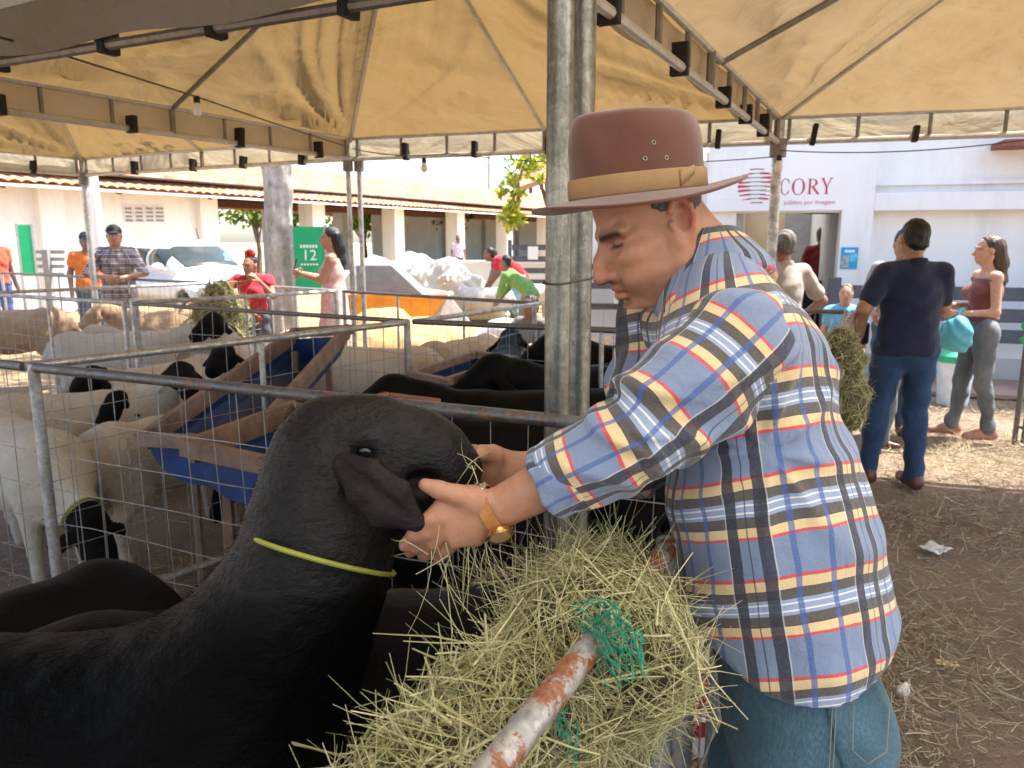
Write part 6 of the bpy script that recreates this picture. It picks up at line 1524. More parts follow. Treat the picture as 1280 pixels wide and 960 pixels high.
q = P(796, 400, 8.6); person('person in orange trousers bending in the sunny yard past the man\'s chin', (q.x, q.y), .9, 1.7, .02, BEND, SKIN_MID, cloth((0.55, 0.6, 0.5)), .5, cloth((0.62, 0.30, 0.06)), 1.0, LEATHER, HAIR_BLACK, 'short', hands=False, hem=.80)
q = P(573, 325, 27); person('person in lilac shirt beside a shed column', (q.x, q.y), .3, 1.66, .025, None, SKIN_DARK, cloth((0.5, 0.45, 0.6)), .5, cloth((0.1, 0.1, 0.1)), 1.0, LEATHER, HAIR_BLACK, 'short', hands=False)
# ------------------------------------------------------------------ the man in plaid
def make_man():
    O = np.array((0.42, 1.12, 0.0)); root = empty('person', O); tag(root, 'man in brown fedora and blue plaid shirt holding the black ram\'s muzzle', 'person')
    q = lambda u, v, t: np.array(P(u, v, t)) - O
    fw = np.array((-0.975, 0.22, 0.0)); fw /= np.linalg.norm(fw); lt = np.array((fw[1], -fw[0], 0.0))           # lt: to his right, away from the camera
    T = 1.13
    chest_t = q(900, 368, T); chest = q(928, 455, T); belly = q(960, 640, T); waist = q(975, 745, T); hip = q(986, 870, T)
    shL = q(922, 434, .99); shR = chest_t + lt * 0.150 + fw * .09 + np.array((0, 0, -.05))
    elL = q(802, 545, .962); wrL = q(614, 640, 1.015); elR = q(800, 575, 1.27); wrR = q(640, 588, 1.185)
    H = np.array((0.2145, 1.15, 1.522)) - O                                                                       # head centre
    yaw = math.atan2(-0.16, -0.98); pit = math.radians(23); HS = .90
    R3 = Matrix.Rotation(yaw, 3, 'Z') @ Matrix.Rotation(pit, 3, 'Y')           # local x forward (down by pit), y left of him, z up
    Rn = np.array(R3); hd = lambda x, y, z: H + Rn @ (np.array((x, y, z)) * HS)
    neck0 = chest_t + np.array((0.0, 0.0, -0.01)) + fw * 0.0

    # ---- skin: head, neck, trunk, arms, hands, legs as one surface (fine head first, coarse trunk below the cloth)
    def head_skin(f):
        e = lambda c, r, k=.02, op='add': f.ell(hd(*c), tuple(x * HS for x in r), R3, k, op)
        cn = lambda a, b, ra, rb, k=.012, op='add': f.cone(hd(*a), hd(*b), ra * HS, rb * HS, k, op)
        e((.002, 0, .045), (.080, .075, .088)); e((.040, 0, .045), (.052, .064, .058), .03)
        e((.046, 0, -.035), (.050, .056, .066), .03); e((.030, 0, -.03), (.066, .060, .07), .03)
        cn((.078, 0, -.106), (.074, 0, -.110), .024, .024, .025)
        for s in (-1, 1):
            cn((.070, s * .018, -.106), (.004, s * .056, -.068), .021, .022, .028); cn((.004, s * .056, -.068), (-.004, s * .064, -.02), .021, .02, .03)
            e((.060, s * .046, -.018), (.032, .024, .020), .02); e((.058, s * .036, -.055), (.034, .024, .034), .03)
            cn((.0905, s * .012, .019), (.074, s * .052, .022), .0115, .011, .016)                              # brow
            e((.094, s * .033, .002), (.017, .019, .0115), .014, 'sub')
            e((.072, s * .031, .001), (.0165, .0165, .0125), .006)                                            # lids
            cn((.0878, s * .020, .0000), (.0800, s * .045, .0005), .0012, .0012, .003, 'sub')                   # looking down: lid line
            cn((.0845, s * .018, -.0085), (.079, s * .044, -.010), .0035, .0035, .008)                          # lower lid pouch
            e((.1015, s * .0135, -.043), (.0125, .0085, .0085), .007); e((.107, s * .0075, -.0500), (.006, .0035, .003), .004, 'sub')
            cn((.098, s * .020, -.040), (.082, s * .036, -.068), .0022, .0022, .008, 'sub')                      # crease to the mouth
            # ear
            er = lambda x, z: (x - .012, s * (.071 + .010), z)
            ED = .016; ring = [(-.004, .020), (-.012, .031), (-.024, .032), (-.033, .020), (-.034, .002), (-.028, -.014), (-.018, -.027), (-.010, -.033)]
            e((-.028 + ED, s * .071, .002), (.019, .009, .030), .006)
            for a, b in zip(ring[:-1], ring[1:]): cn((a[0] - .010 + ED, s * (.078 + .35 * max(0, -a[0] - .01)), a[1]), (b[0] - .010 + ED, s * (.078 + .35 * max(0, -b[0] - .01)), b[1]), .0046, .0046, .005)
            e((-.025 + ED, s * .086, .003), (.0105, .0105, .0185), .004, 'sub'); e((-.014 + ED, s * .078, -.030), (.008, .006, .010), .006); cn((-.010 + ED, s * .077, .002), (-.012 + ED, s * .077, -.010), .005, .005, .005)
        cn((.0905, 0, .012), (.110, 0, -.018), .0095, .0120, .012); cn((.110, 0, -.018), (.1195, 0, -.040), .0120, .0142, .010)   # nose
        e((.080, 0, -.060), (.026, .034, .022), .02)
        e((.0985, 0, -.0665), (.0115, .024, .0075), .007); e((.0975, 0, -.0820), (.0120, .021, .0085), .007)
        cn((.1095, -.020, -.0742), (.1095, .020, -.0742), .0036, .0032, .003, 'sub'); e((.098, 0, -.0945), (.008, .022, .006), .010, 'sub')
        f.chain([hd(-.030, 0, -.03), hd(-.050, 0, -.10), neck0 + (0, 0, .0)], [.058 * HS, .058, .068], .03)
        f.cone(hd(.02, 0, -.07), hd(-.03, 0, -.15), .045, .05, .03)
    f = Field(0.0020, H - (.21, .15, .17), H + (.17, .15, .17)); head_skin(f)
    f.cut(hd(-.02, 0, -.135), Rn @ np.array((.25, 0, -1))); f.cut(q(796, 247, 1.13) + (0, 0, .035), (0, 0, 1), .01)
    def tones(p):
        l = (p - H) @ Rn / HS; t = np.zeros(len(p)); a = np.abs(l[:, 1])
        brow = np.exp(-(((l[:, 2] - .0195 - .02 * (a - .03) + 2.2 * (a - .036) ** 2) / .0078) ** 2)) * smooth01(a, .006, .012) * (1 - smooth01(a, .054, .064)) * (l[:, 0] > .04)
        lid = np.exp(-(((l[:, 2] + .0005) / .0042) ** 2)) * smooth01(a, .012, .018) * (1 - smooth01(a, .044, .052)) * (l[:, 0] > .06)
        st = 0.34 * smooth01(-l[:, 2], .05, .07) * (l[:, 0] > -.02) * (1 - np.exp(-(((l[:, 2] + .074) / .012) ** 2 + (a / .024) ** 2)) ) + 0.5 * np.exp(-(((l[:, 2] + .056) / .008) ** 2)) * (a < .035) * (l[:, 0] > .07)
        hair = 0.85 * smooth01(l[:, 2], .012, .03) * smooth01(-l[:, 0], -.03, -.005)
        nos = 0.8 * np.exp(-(((l[:, 2] + .051) / .003) ** 2 + ((a - .0075) / .004) ** 2)) * (l[:, 0] > .095)
        hol = 0.55 * np.exp(-(((l[:, 0] + .016) / .010) ** 2 + ((l[:, 2] - .002) / .013) ** 2)) * (a > .07)
        t = np.clip(np.maximum.reduce([.42 * np.exp(-(((l[:, 2] - .007) / .011) ** 2 + ((a - .031) / .019) ** 2)) * (l[:, 0] > .05), .75 * np.exp(-(((l[:, 2] + .0742) / .0022) ** 2)) * (a < .028) * (l[:, 0] > .075), .95 * brow, .95 * lid, st, nos, hol]), 0, .96)  # eye-socket, nostril, mouth-gap and ear-hollow shade painted into the skin tone
        r = np.maximum(.75 * np.exp(-(((l[:, 2] + .074) / .0125) ** 2 + (a / .026) ** 2)) * (l[:, 0] > .08), .45 * np.exp(-(((l[:, 0] - .115) / .014) ** 2 + ((l[:, 2] + .036) / .013) ** 2)))
        r = np.maximum(r, .8 * smooth01(-l[:, 0], .005, .02) * (a > .076))
        return {'tone': t, 'red': np.clip(r, 0, 1)}
    p1, q1 = f.mesh(); p1 = relax(p1, q1, 1); a1 = tones(p1)
    # trunk, arms and hands
    g = Field(0.0048, np.minimum.reduce([wrL, wrR, hip, shR]) - (.18, .24, 1.05), np.maximum.reduce([shL, shR, hip]) + (.2, .2, .16)) if False else None
    lo = np.array((-.72, -.36, .52)); hi = np.array((.42, .48, 1.50)); g = Field(0.0042, lo, hi)
    g.oval(hip, waist, (.125, .09), (.125, .10), lt, .05); g.oval(waist, chest, (.125, .10), (.125, .09), lt, .06); g.oval(chest, chest_t, (.125, .09), (.09, .05), lt, .05)
    g.cone(shL - (0, 0, .015), shR - (0, 0, .015), .038, .038, .03); g.chain([chest_t, hd(-.045, 0, -.115)], [.075, .058], .04)
    for a, b, c in ((shL, elL, wrL), (shR, elR, wrR)):
        m = b + (c - b) * .35; g.chain([a, b], [.040, .035], .03); g.chain([b, m, c], [.036, .034, .0220], .025)
        g.oval(m, c, (.034, .031), (.026, .019), (0, 0, 1), .015)
    # near (left) hand: back of the hand to the camera, thumb along the jaw, fingers under it
    kn = [q(556, 628, 1.005), q(553, 645, 1.003), q(557, 662, 1.010), q(568, 678, 1.020)]
    g.oval(wrL, q(590, 645, 1.012), (.026, .019), (.040, .017), (0, 0, 1), .015); g.oval(q(595, 645, 1.012), q(565, 648, 1.006), (.040, .017), (.041, .013), (0, .1, 1), .015)
    g.ell(q(590, 625, 1.0), (.024, .013, .017), None, .015)
    fin = ([kn[0], q(538, 648, 1.0), q(518, 668, 1.012), q(505, 682, 1.03)], [kn[1], q(534, 664, 1.01), q(520, 682, 1.035), q(512, 690, 1.06)], [kn[2], q(543, 678, 1.022), q(532, 692, 1.055), q(528, 695, 1.085)], [kn[3], q(557, 689, 1.035), q(549, 698, 1.065), q(548, 697, 1.09)])
    for c, r in zip(fin, (.0105, .0108, .0102, .009)): g.chain(c, [r * 1.12, r, r * .93, r * .78], .006)
    g.chain([q(596, 628, 1.0), q(572, 618, .992), q(548, 612, .990), q(531, 606, .992)], [.0165, .0125, .0115, .0088], .008)
    # far (right) hand cupping the muzzle from beyond
    g.oval(wrR, q(612, 584, 1.165), (.028, .02), (.036, .017), (0, 0, 1), .015); g.ell(q(606, 580, 1.155), (.026, .018, .030), None, .015)
    for k, (dv, dt) in enumerate(((-14, 0), (0, .004), (14, .006), (27, .004))): g.chain([q(606, 580 + dv * .8, 1.16 + dt), q(592, 578 + dv, 1.185), q(574, 580 + dv, 1.195), q(562, 584 + dv, 1.19)], [.0115, .0105, .0098, .008], .005)
    g.chain([q(618, 572, 1.15), q(602, 566, 1.125), q(592, 572, 1.115)], [.014, .0115, .009], .008)
    g.cut((0, 0, .60), (0, 0, -1))
    p2, q2 = g.mesh(); p2 = relax(p2, q2, 1)
    # legs
    L = Field(0.011, (-.40, -.42, -.02), (.42, .46, .80)); legs = []
    hipL = hip - lt * .085 + (0, 0, -.02); hipR = hip + lt * .085 + (0, 0, -.02)
    ftL = np.array((hipL[0] + .03, hipL[1] - .03, .08)); ftR = np.array((hipR[0] - .05, hipR[1] + .06, .08)); knL = (hipL + ftL) / 2 + fw * .02; knR = (hipR + ftR) / 2 + fw * .02
    for h_, k_, a_ in ((hipL, knL, ftL), (hipR, knR, ftR)):
        L.chain([h_ + (.022, 0, -.06), k_, k_ + (a_ - k_) * .3 - fw * .01, a_, a_ + fw * .15 - (0, 0, .045)], [.062, .050, .048, .036, .03], .03)
    p3, q3 = L.mesh()
    pv = np.concatenate([p1, p2, p3]); qv = np.concatenate([q1, q2 + len(p1), q3 + len(p1) + len(p2)])
    z = np.zeros(len(p2) + len(p3)); kn_red = np.zeros(len(p2) + len(p3))
    for c in kn: kn_red[:len(p2)] = np.maximum(kn_red[:len(p2)], .35 * np.exp(-(np.linalg.norm(p2 - c, axis=1) / .012) ** 2))
    mesh_obj('body', pv, qv, SKIN, root, True, {'tone': np.concatenate([a1['tone'], z]), 'red': np.concatenate([a1['red'], kn_red])})
    # hair round the ears and nape, sideburn
    f = Field(0.003, H - (.18, .13, .12), H + (.14, .13, .16)); f.ell(hd(.000, 0, .044), (.0818 * HS, .0772 * HS, .090 * HS), R3, .01); f.cut(q(796, 247, 1.13) + (0, 0, .008), (0, 0, 1), .006)
    f.cut(hd(.048, 0, .052), Rn @ np.array((.82, 0, -.57)), .006); f.cut(hd(-.075, 0, -.035), Rn @ np.array((-.05, 0, -1)), .01); f.cut(hd(.024, 0, .030), Rn @ np.array((.55, 0, -1)), .006)
    for s in (-1, 1):
        f.ell(hd(-.018, s * .09, .002), (.030, .022, .038), R3, .004, 'sub')
    f.warp(lambda X, Y, Z: .0012 * np.sin(X * 420 + Z * 250) * np.sin(Y * 380 - Z * 190)); f.build('hair', M((0.085, 0.075, 0.068), .8, 0, .75, 230, .5, 400), root)

    # ---- shirt: body, two sleeves with rolled cuffs, collar
    ax = (chest - hip); axl = np.linalg.norm(ax); ax = ax / axl
    def coords(p):
        d = p - hip; y = d @ ax; r = d - np.outer(y, ax); ang = np.arctan2(r @ lt, -(r @ fw))                  # 0 at the back, grows to his right
        return {'cloth': np.stack([ang * .150 + .02, y + .012 * np.sin(ang * 2 + 1) + .033, np.zeros(len(p))], 1)}
    f = Field(0.0055, (-.30, -.34, .50), (.42, .46, 1.52)); I = .012
    f.oval(hip + (0, 0, -.05), waist, (.172, .140), (.170, .143), lt, .05); f.oval(waist, belly, (.170, .143), (.170, .136), lt, .06)
    f.oval(belly, chest, (.170, .134), (.162, .112), lt, .06); f.oval(chest, chest_t + (-.004, 0, 0), (.162, .110), (.125, .062), lt, .05)
    f.cone(shL - (0, 0, .012), shR - (0, 0, .012), .058, .058, .05); f.cone(chest_t - lt * .04 - (0, 0, .02), shL + (.01, 0, .0), .075, .064, .05)
    def hem(X, Y, Z):
        a = (X - hip[0]) * fw[0] + (Y - hip[1]) * fw[1]
        return (q(960, 870, 1.0)[2] + .004 + 2.6 * np.clip(a + .0, -.2, .2) ** 2 - Z - .10 * np.clip(a, -.2, .2) * -1 * .3)
    X_ = f.ax[0][:, None, None]; Y_ = f.ax[1][None, :, None]; Z_ = f.ax[2][None, None, :]
    # drape folds: drawn towards the raised arm, slack above the hem
    pit_ = shL + np.array((.03, 0, -.13))
    def folds(X, Y, Z):
        dx, dz = X - pit_[0], Z - pit_[2]; r = np.sqrt(dx * dx + dz * dz) + 1e-4; an = np.arctan2(dz, dx)
        rg = lambda x, n=3: (.5 + .5 * np.cos(x)) ** n - .3
        w1 = -.0135 * rg(an * 8.5 + 1.2 * np.sin(r * 16), 3) * np.exp(-r / .17) * np.clip(r / .05, 0, 1)
        w2 = -.0070 * rg(X * 34 + 4.0 * np.sin(Z * 6.5 + 1) + Y * 12, 4) * np.clip((1.10 - Z) * 3.0, 0, 1)
        w3 = -.0075 * rg((Z * .9 - X * .65) * 46 + 2.0 * np.sin(X * 13) + Y * 9, 4) * np.exp(-((Z - 1.0) / .12) ** 2)
        w4 = -.0070 * rg((X * .9 + Z * .8) * 42 + 2.5 * np.sin(Y * 11 + Z * 5), 4) * np.exp(-((Z - 1.31) / .10) ** 2)
        w2 = w2 + .0030 * np.sin(Z * 41 + 3 * np.sin(X * 21)) * np.exp(-((Z - .83) / .07) ** 2)
        return w1 + w2 + w3 + w4
    f.warp(folds); hz = hem(X_, Y_, Z_).astype(np.float32); f.d = np.maximum(f.d, np.broadcast_to(hz, f.d.shape))
    f.cone(chest_t + (-.012, 0, -.02), hd(-.03, 0, -.08), .066, .058, .01, 'sub')
    shirt = f.build('shirt', PLAID, root, coords, 1)
    def sleeve(a, b, c, frac, rs, seed, roll):
        end = b + (c - b) * frac; u1 = (b - a) / np.linalg.norm(b - a); u2 = (end - b) / np.linalg.norm(end - b); L1 = np.linalg.norm(b - a)
        ref = np.cross(u1, u2); ref /= np.linalg.norm(ref) + 1e-9
        f = Field(0.0045, np.minimum.reduce([a, b, end]) - .13, np.maximum.reduce([a, b, end]) + .13)
        f.chain([a + (chest_t - a) * .45 - np.array((0, 0, .02)), a, a + (b - a) * .5, b, (b + end) / 2, end], [rs[0] * .8] + rs, .06)
        def wr(X, Y, Z):
            s1 = (X - a[0]) * u1[0] + (Y - a[1]) * u1[1] + (Z - a[2]) * u1[2]; s2 = (X - b[0]) * u2[0] + (Y - b[1]) * u2[1] + (Z - b[2]) * u2[2]
            s = np.where(s2 > 0, L1 + s2, s1); sd = (X - a[0]) * ref[0] + (Y - a[1]) * ref[1] + (Z - a[2]) * ref[2]; v = (X * .6 - Z * .8)
            near_el = np.exp(-((s - L1) / .075) ** 2)
            rg = lambda x, n=3: (.5 + .5 * np.cos(x)) ** n - .3
            return -.0100 * rg(s * 88 + 2.5 * np.sin(sd * 34 + seed) + v * 24) * near_el - .0068 * rg(s * 38 + v * 34 + 2.2 * np.sin(sd * 26) + seed, 4) - .0035 * rg(sd * 62 + s * 25 + seed, 3)
        f.warp(wr); f.cut(end, u2, .004)
        def cc(p):
            s1 = (p - a) @ u1; s2 = (p - b) @ u2; bi = (u1 + u2) / np.linalg.norm(u1 + u2); wt = smooth01((p - b) @ bi, -.05, .05); s = L1 + (1 - wt) * (s1 - L1) + wt * s2; base = np.where((s2 > 0)[:, None], b + np.outer(np.clip(s2, 0, 9), u2), a + np.outer(np.clip(s1, 0, L1), u1))
            r = p - base; uu = np.where((s2 > 0)[:, None], u2[None], u1[None]); cd = np.array((0.0, -1.0, 0.15)); nn = cd[None] - uu * (uu @ cd)[:, None]; nn /= np.linalg.norm(nn, axis=1)[:, None]; rf = np.cross(uu, nn); ang = np.arctan2(np.einsum('ij,ij->i', r, rf), np.einsum('ij,ij->i', r, nn))
            return {'cloth': np.stack([ang * .062 + .06 + seed * .01, s + .045, np.zeros(len(p))], 1)}
        o = f.build('sleeve', PLAID, shirt, cc, 1)
        # rolled cuff
        g = Field(0.004, end - .11, end + .11); g.cone(end - u2 * roll, end + u2 * .004, rs[-1] + .0065, rs[-1] + .0075, .004); g.cut(end + u2 * .008, u2, .005); g.cut(end - u2 * roll, -u2, .005)
        g.warp(lambda X, Y, Z: .0022 * np.sin(X * 120 + Z * 70) * np.sin(Z * 90 - X * 40 + Y * 60)); g.cone(end - u2 * .004, end + u2 * .08, rs[-1] - .003, rs[-1] - .003, .002, 'sub')
        g.build('cuff', PLAID, o, lambda p: {'cloth': cc(p)['cloth'] * (1, -1, 1) + (.03, .11, 0)}, 1)
    sleeve(shL, elL, wrL, .60, [.066, .065, .053, .046, .0415], 1.0, .042)
    sleeve(shR, elR, wrR, .50, [.062, .060, .050, .044, .040], 2.0, .035)
    # collar: a stand with a folded leaf
    nb = q(888, 356, 1.13); nt = hd(-.045, 0, -.085); nx = (nt - nb) / np.linalg.norm(nt - nb)
    f = Field(0.0035, nb - .16, nb + .17); f.oval(nb - nx * .008, nb + nx * .050, (.086, .092), (.072, .075), lt, .01); f.oval(nb - nx * .03, nb + nx * .085, (.070, .074), (.058, .060), lt, .003, 'sub'); f.cut(nb + nx * .054, nx, .003)
    f.cut(nb + fw * .062 + nx * .02, fw + nx * .3, .004); f.cut(nb - nx * .03, -nx)
    f.chain([nb - lt * .075 + fw * .015 + nx * .018, nb - lt * .062 + fw * .052 - nx * .018, nb - lt * .045 + fw * .075 - nx * .045], [.012, .011, .006], .02)
    f.warp(lambda X, Y, Z: .0012 * np.sin(X * 90 + Z * 60) * np.sin(Y * 80))
    f.build('collar', PLAID, shirt, lambda p: {'cloth': np.stack([np.arctan2((p - nb) @ lt, -((p - nb) @ fw)) * .10 + .11, (p - nb) @ nx * 1.0 + .02, p[:, 0] * 0], 1)}, 1)

    # ---- jeans
    f = Field(0.0065, (-.42, -.44, -.02), (.44, .50, .98))
    hj = hip + (.022, 0, 0); f.oval(hj - (0, 0, .04), waist - (0, 0, .01), (.150, .108), (.150, .112), lt, .05); f.ell(hip - fw * .045 - lt * .07 + (0, 0, -.03), (.090, .09, .11), None, .05); f.ell(hip - fw * .045 + lt * .07 + (0, 0, -.03), (.09, .09, .11), None, .05)
    for h_, k_, a_ in ((hipL, knL, ftL), (hipR, knR, ftR)): f.chain([h_ + (.022, 0, -.04), (h_ + k_) / 2 + (.015, 0, 0), k_, k_ + (a_ - k_) * .4, a_ - (0, 0, .03)], [.095, .085, .072, .070, .066], .045)
    f.warp(lambda X, Y, Z: .0040 * np.sin(Z * 52 + 4 * np.sin(X * 19 + Y * 11)) * np.exp(-((Z - .70) / .10) ** 2) + .0032 * np.sin((X + Y) * 38 + Z * 16) + .002 * np.sin(Z * 31 - X * 47))
    base_d = f.d.copy(); jeans = f.build('jeans', DENIM, root, None, 1)
    def patch(name, mat, ctr, n, u, w, h, off, parent):
        g = Field(0.0065, (-.42, -.44, -.02), (.44, .50, .98)); g.d = base_d - off; v = np.array((0, 0, 1.0))
        g.cut(ctr + u * w, u, .003); g.cut(ctr - u * w, -u, .003); g.cut(ctr + v * h, v, .003); g.cut(ctr - v * h, -v, .003); g.cut(ctr - n * .07, -n)
        g.d = np.maximum(g.d, -(base_d + .004)); return g.build(name, mat, parent, None, 0)
    def near_skin(u, v): return q(u, v, 1.03)
    STITCH = M((0.20, 0.20, 0.17), .8, 0, .2, 40, 0)
    ms = jeans.data; n = len(ms.vertices); co = np.zeros(n * 3, np.float32); ms.vertices.foreach_get('co', co); co = co.reshape(-1, 3)
    def seam(pts, off, r, name):
        out = []
        for u, v in pts:
            d = np.array(ray(u, v)); o = np.array((0, 0, CAM_H)) - O; w = co - o; t = w @ d / (d @ d); perp = np.linalg.norm(w - np.outer(t, d), axis=1); k = np.where(perp < .008)[0]
            if len(k): tt = t[k].min(); out.append(o + d * (tt - off))
        if len(out) > 2: MB().tube(out, r, 4).build(name, STITCH, jeans, True)
    def hit(u, v):
        d = np.array(ray(u, v)); o = np.array((0, 0, CAM_H)) - O; w = co - o; t = w @ d / (d @ d); perp = np.linalg.norm(w - np.outer(t, d), axis=1); k = np.where(perp < .010)[0]; k = k[np.argmin(t[k])]; return co[k], k
    no = np.zeros(n * 3, np.float32); ms.vertices.foreach_get('normal', no); no = no.reshape(-1, 3)
    pk, k = hit(1088, 898); bn = no[k] * (1, 1, 0); bn /= np.linalg.norm(bn); bu = np.array((-bn[1], bn[0], 0))
    patch('back_pocket', DENIM, pk, bn, bu, .050, .062, .006, jeans)
    E4 = [(1068, 842), (1115, 838), (1108, 940), (1085, 955), (1066, 938), (1068, 842)]
    seam([(a_[0] + (b_[0] - a_[0]) * i / 5, a_[1] + (b_[1] - a_[1]) * i / 5) for a_, b_ in zip(E4[:-1], E4[1:]) for i in range(5)], .011, .0007, 'pocket_stitch')
    seam([(1042 - (v - 850) * .05, v) for v in range(850, 985, 12)], .003, .0008, 'side_stitch'); seam([(1047 - (v - 850) * .05, v) for v in range(850, 985, 12)], .003, .0008, 'side_stitch')
    for s_, sh_ in ((ftL, 0), (ftR, 1)):
        f = Field(.009, s_ - (.30, .25, .10), s_ + (.2, .25, .1)); f.chain([s_ - fw * .04 - (0, 0, .03), s_ + fw * .07 - (0, 0, .035), s_ + fw * .17 - (0, 0, .045)], [.045, .044, .034], .03); f.cut((0, 0, .004), (0, 0, -1)); f.build('shoe', LEATHER, root)

    # ---- fedora
    hat = empty('hat'); hat.parent = root
    cb = q(797, 244, 1.125); HZ = 1.085; hy = yaw; tilt = math.radians(6.0)
    Mh = Matrix.Translation(cb) @ Matrix.Rotation(hy, 4, 'Z') @ Matrix.Rotation(tilt, 4, 'Y') @ Matrix.Scale(HZ, 4)
    t = NT('felt_brown'); co_ = t.coord(); t.set(t.ramp(t.noise(13, 6, .6, co_), [(.3, (.092, .035, .025)), (.7, (.128, .052, .037))]), .85, 0, .25, .35); t.bump(t.noise(420, 3, .7, co_), .18, .002); FELT = t.m
    BANDM = M((.30, .185, .085), .7, 0, .10, 20, .2, 300)
    def crown_pt(a, z):                                     # z 0..1 up the crown
        c, s = math.cos(a), math.sin(a); k = 1.0 - .035 * z - .11 * max(0, (z - .62) / .38) ** 2.2; rx, ry = .0915 * k, .082 * k
        pinch = 1 - .10 * max(0, c) ** 3 * z ** 1.5 * (abs(s) < .9)
        dent = .021 * math.exp(-((c - .75) / .28) ** 2) * abs(s) * smoothp((z - .35) / .5)
        h = .101 + .005 * c * z
        nz = .0016 * mnoise.noise(Vector((c * 2.1, s * 2.1, z * 2.3 + 4))) * smoothp(z * 2)
        return Vector(((rx + nz) * c, (ry - dent + nz) * s * pinch, h * z))
    v = []; fcs = []; n = 56; zs = [0, .08, .2, .34, .5, .64, .77, .87, .94, .985]
    for z in zs:
        for k in range(n): v.append(Mh @ crown_pt(2 * PI * k / n, z))
    top = [(.93, 1.02), (.80, 1.045), (.6, 1.03), (.38, .985), (.18, .95)]
    for kk, (rr, zz) in enumerate(top):
        for k in range(n):
            a = 2 * PI * k / n; p = crown_pt(a, .985); v.append(Mh @ Vector((p.x * rr, p.y * rr, .101 * zz + .005 * math.cos(a) * rr)))
    v.append(Mh @ Vector((0, 0, .101 * .94)))
    R_ = len(zs) + len(top)
    for j in range(R_ - 1):
        for k in range(n): fcs.append((j * n + k, j * n + (k + 1) % n, (j + 1) * n + (k + 1) % n, (j + 1) * n + k))
    for k in range(n): fcs.append(((R_ - 1) * n + k, (R_ - 1) * n + (k + 1) % n, R_ * n))
    mesh_obj('crown', v, fcs, FELT, hat, True)
    # brim: snapped down in front, rolled up behind and at the sides
    v = []; fcs = []; m = 9
    for j in range(m + 1):
        w_ = j / m
        for k in range(n):
            a = 2 * PI * k / n; c, s = math.cos(a), math.sin(a); p0 = crown_pt(a, 0); L_ = .050 + .004 * abs(c)
            e = Vector((p0.x + c * L_, p0.y + s * L_, 0)); d = p0.lerp(e, w_)
            d.z = -.011 * s * s * w_ ** 1.15 - .012 * w_ * max(0, c) ** 2 + .004 * w_ ** 2 * max(0, c) ** 3 + .012 * max(0, -c) ** 2 * w_ ** 1.6 + .0025 * math.sin(a * 3 + 1) * w_
            v.append(Mh @ d)
    for j in range(m):
        for k in range(n): fcs.append((j * n + k, (j + 1) * n + k, (j + 1) * n + (k + 1) % n, j * n + (k + 1) % n))
    o = mesh_obj('brim', v, fcs, FELT, hat, True); sd = o.modifiers.new('solid', 'SOLIDIFY'); sd.thickness = .0035; sd.offset = 0
    v = []; fcs = []
    for z, g_ in ((.002, .0018), (.004, .003), (.027, .003), (.029, .0012)):
        for k in range(n): a = 2 * PI * k / n; p = crown_pt(a, z / .108); rr = Vector((p.x, p.y, 0)).normalized() * g_; v.append(Mh @ (p + rr))
    for j in range(3):
        for k in range(n): fcs.append((j * n + k, j * n + (k + 1) % n, (j + 1) * n + (k + 1) % n, (j + 1) * n + k))
    mesh_obj('band', v, fcs, BANDM, hat, True)
    bow = []
    for k in range(9): a = PI * .60 + k * .035; p = crown_pt(a, (.004 + .002 * k) / .108); bow.append(Mh @ (p + Vector((p.x, p.y, 0)).normalized() * .0045))
    mb = MB(); mb.add(bow + [b_ + Mh.to_3x3() @ Vector((0, 0, .020 - .0012 * i)) for i, b_ in enumerate(bow)], [(i, i + 1, 10 + i, 9 + i) for i in range(8)]); o = mb.build('band_bow', BANDM, hat, True); o.modifiers.new('solid', 'SOLIDIFY').thickness = .0015
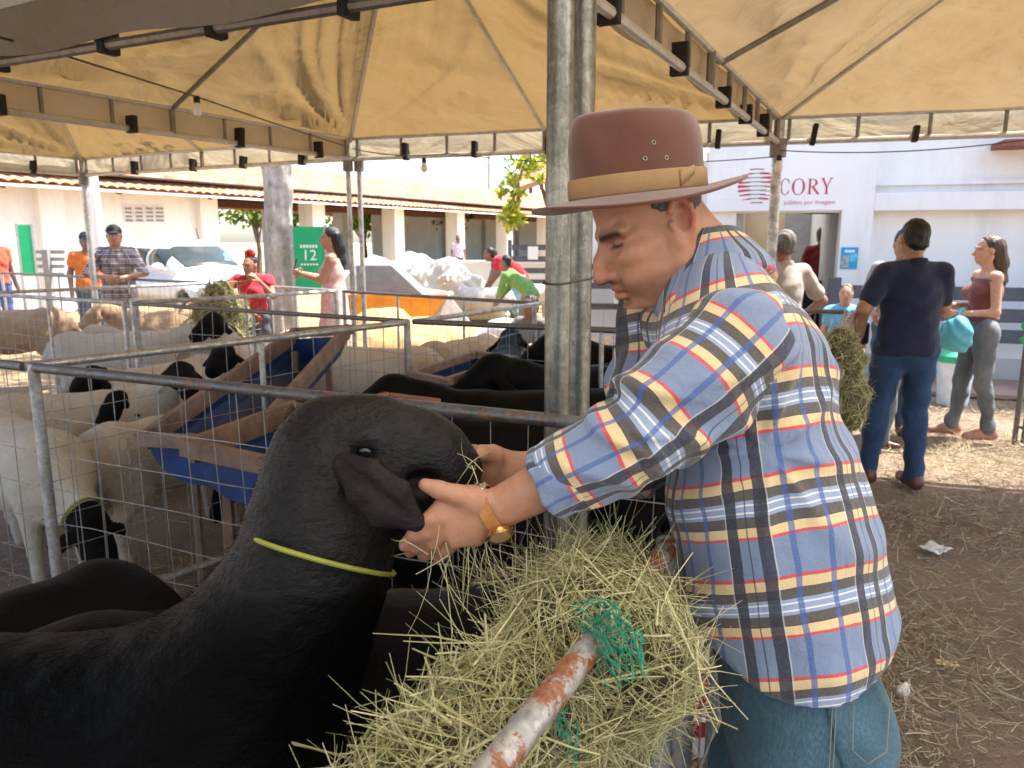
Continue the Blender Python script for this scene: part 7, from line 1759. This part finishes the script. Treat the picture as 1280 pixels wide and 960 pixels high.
    for u, v_ in ((817, 178), (806.5, 198), (833, 197)):
        r_ = Mh.inverted() @ Vector(np.array(P(u, v_, 1.0)) - O); o_ = Mh.inverted() @ Vector(np.array((0, 0, CAM_H)) - O); d = (r_ - o_).normalized()
        best = None
        for s in range(400):
            x = o_ + d * (.80 + s * .0009); z = x.z / .108
            if 0 <= z <= 1:
                a = math.atan2(x.y / .0845, x.x / .0985); c = crown_pt(a, z)
                if Vector((x.x, x.y)).length < Vector((c.x, c.y)).length: best = x; break
        if best:
            nn = Vector((best.x, best.y, .01)).normalized(); Me = Mh @ Matrix.Translation(best) @ nn.to_track_quat('Z', 'Y').to_matrix().to_4x4()
            MB().lathe([(.0009, -.002), (.0013, .0007), (.0026, .0012), (.0030, .0002), (.0028, -.002)], n=14, M=Me).build('eyelet', M((.35, .30, .26), .4, .6, .1, 20, 0), hat, True)
            MB().lathe([(.0001, .0009), (.0021, .0009), (.0021, -.002)], n=12, M=Me).build('eyelet_hole', BLACK_RUBBER, hat, True)

    # ---- wrist watch
    w = empty('watch'); w.parent = root; c = wrL + (elL - wrL) * .015; ax = (elL - wrL) / np.linalg.norm(elL - wrL); up = np.array((0, 0, 1.0)); e1 = up - ax * (up @ ax); e1 /= np.linalg.norm(e1); e2 = np.cross(ax, e1)
    v = []; fcs = []; n = 36
    for k in range(n):
        a = 2 * PI * k / n
        for s, g_ in ((-.0085, 0), (-.0085, .0028), (.0085, .0028), (.0085, 0)): v.append(c + ax * s + e1 * math.cos(a) * (.0335 + g_) + e2 * math.sin(a) * (.0275 + g_))
    for k in range(n):
        for s in range(4): fcs.append((k * 4 + s, k * 4 + (s + 1) % 4, ((k + 1) % n) * 4 + (s + 1) % 4, ((k + 1) % n) * 4 + s))
    mesh_obj('strap', v, fcs, M((.40, .17, .045), .45, 0, .2, 60, .3, 300), w)
    GOLD = M((.72, .42, .16), .18, 1.0, .1, 20, 0)
    def disc(name, ang, prof, mat):
        nrm = Vector(e1 * math.cos(ang) + e2 * math.sin(ang)); pos = Vector(c) + Vector(e1) * math.cos(ang) * .0345 + Vector(e2) * math.sin(ang) * .0295
        return MB().lathe(prof, n=26, M=Matrix.Translation(pos) @ nrm.to_track_quat('Z', 'Y').to_matrix().to_4x4()).build(name, mat, w, True)
    sgn = 1 if e2[1] < 0 else -1
    disc('case', sgn * 2.35, [(.0001, 0), (.0165, 0), (.0175, .002), (.0175, .006), (.0150, .0085), (.0140, .0080)], GOLD); disc('dial', sgn * 2.35, [(.0001, .0072), (.0140, .0072)], M((.55, .36, .2), .3, .4, .1, 30, 0))
    disc('buckle', sgn * .15, [(.0001, 0), (.010, 0), (.0115, .0015), (.0115, .004), (.009, .005), (.0001, .005)], M((.75, .68, .55), .2, .8, .1, 20, 0))
make_man()
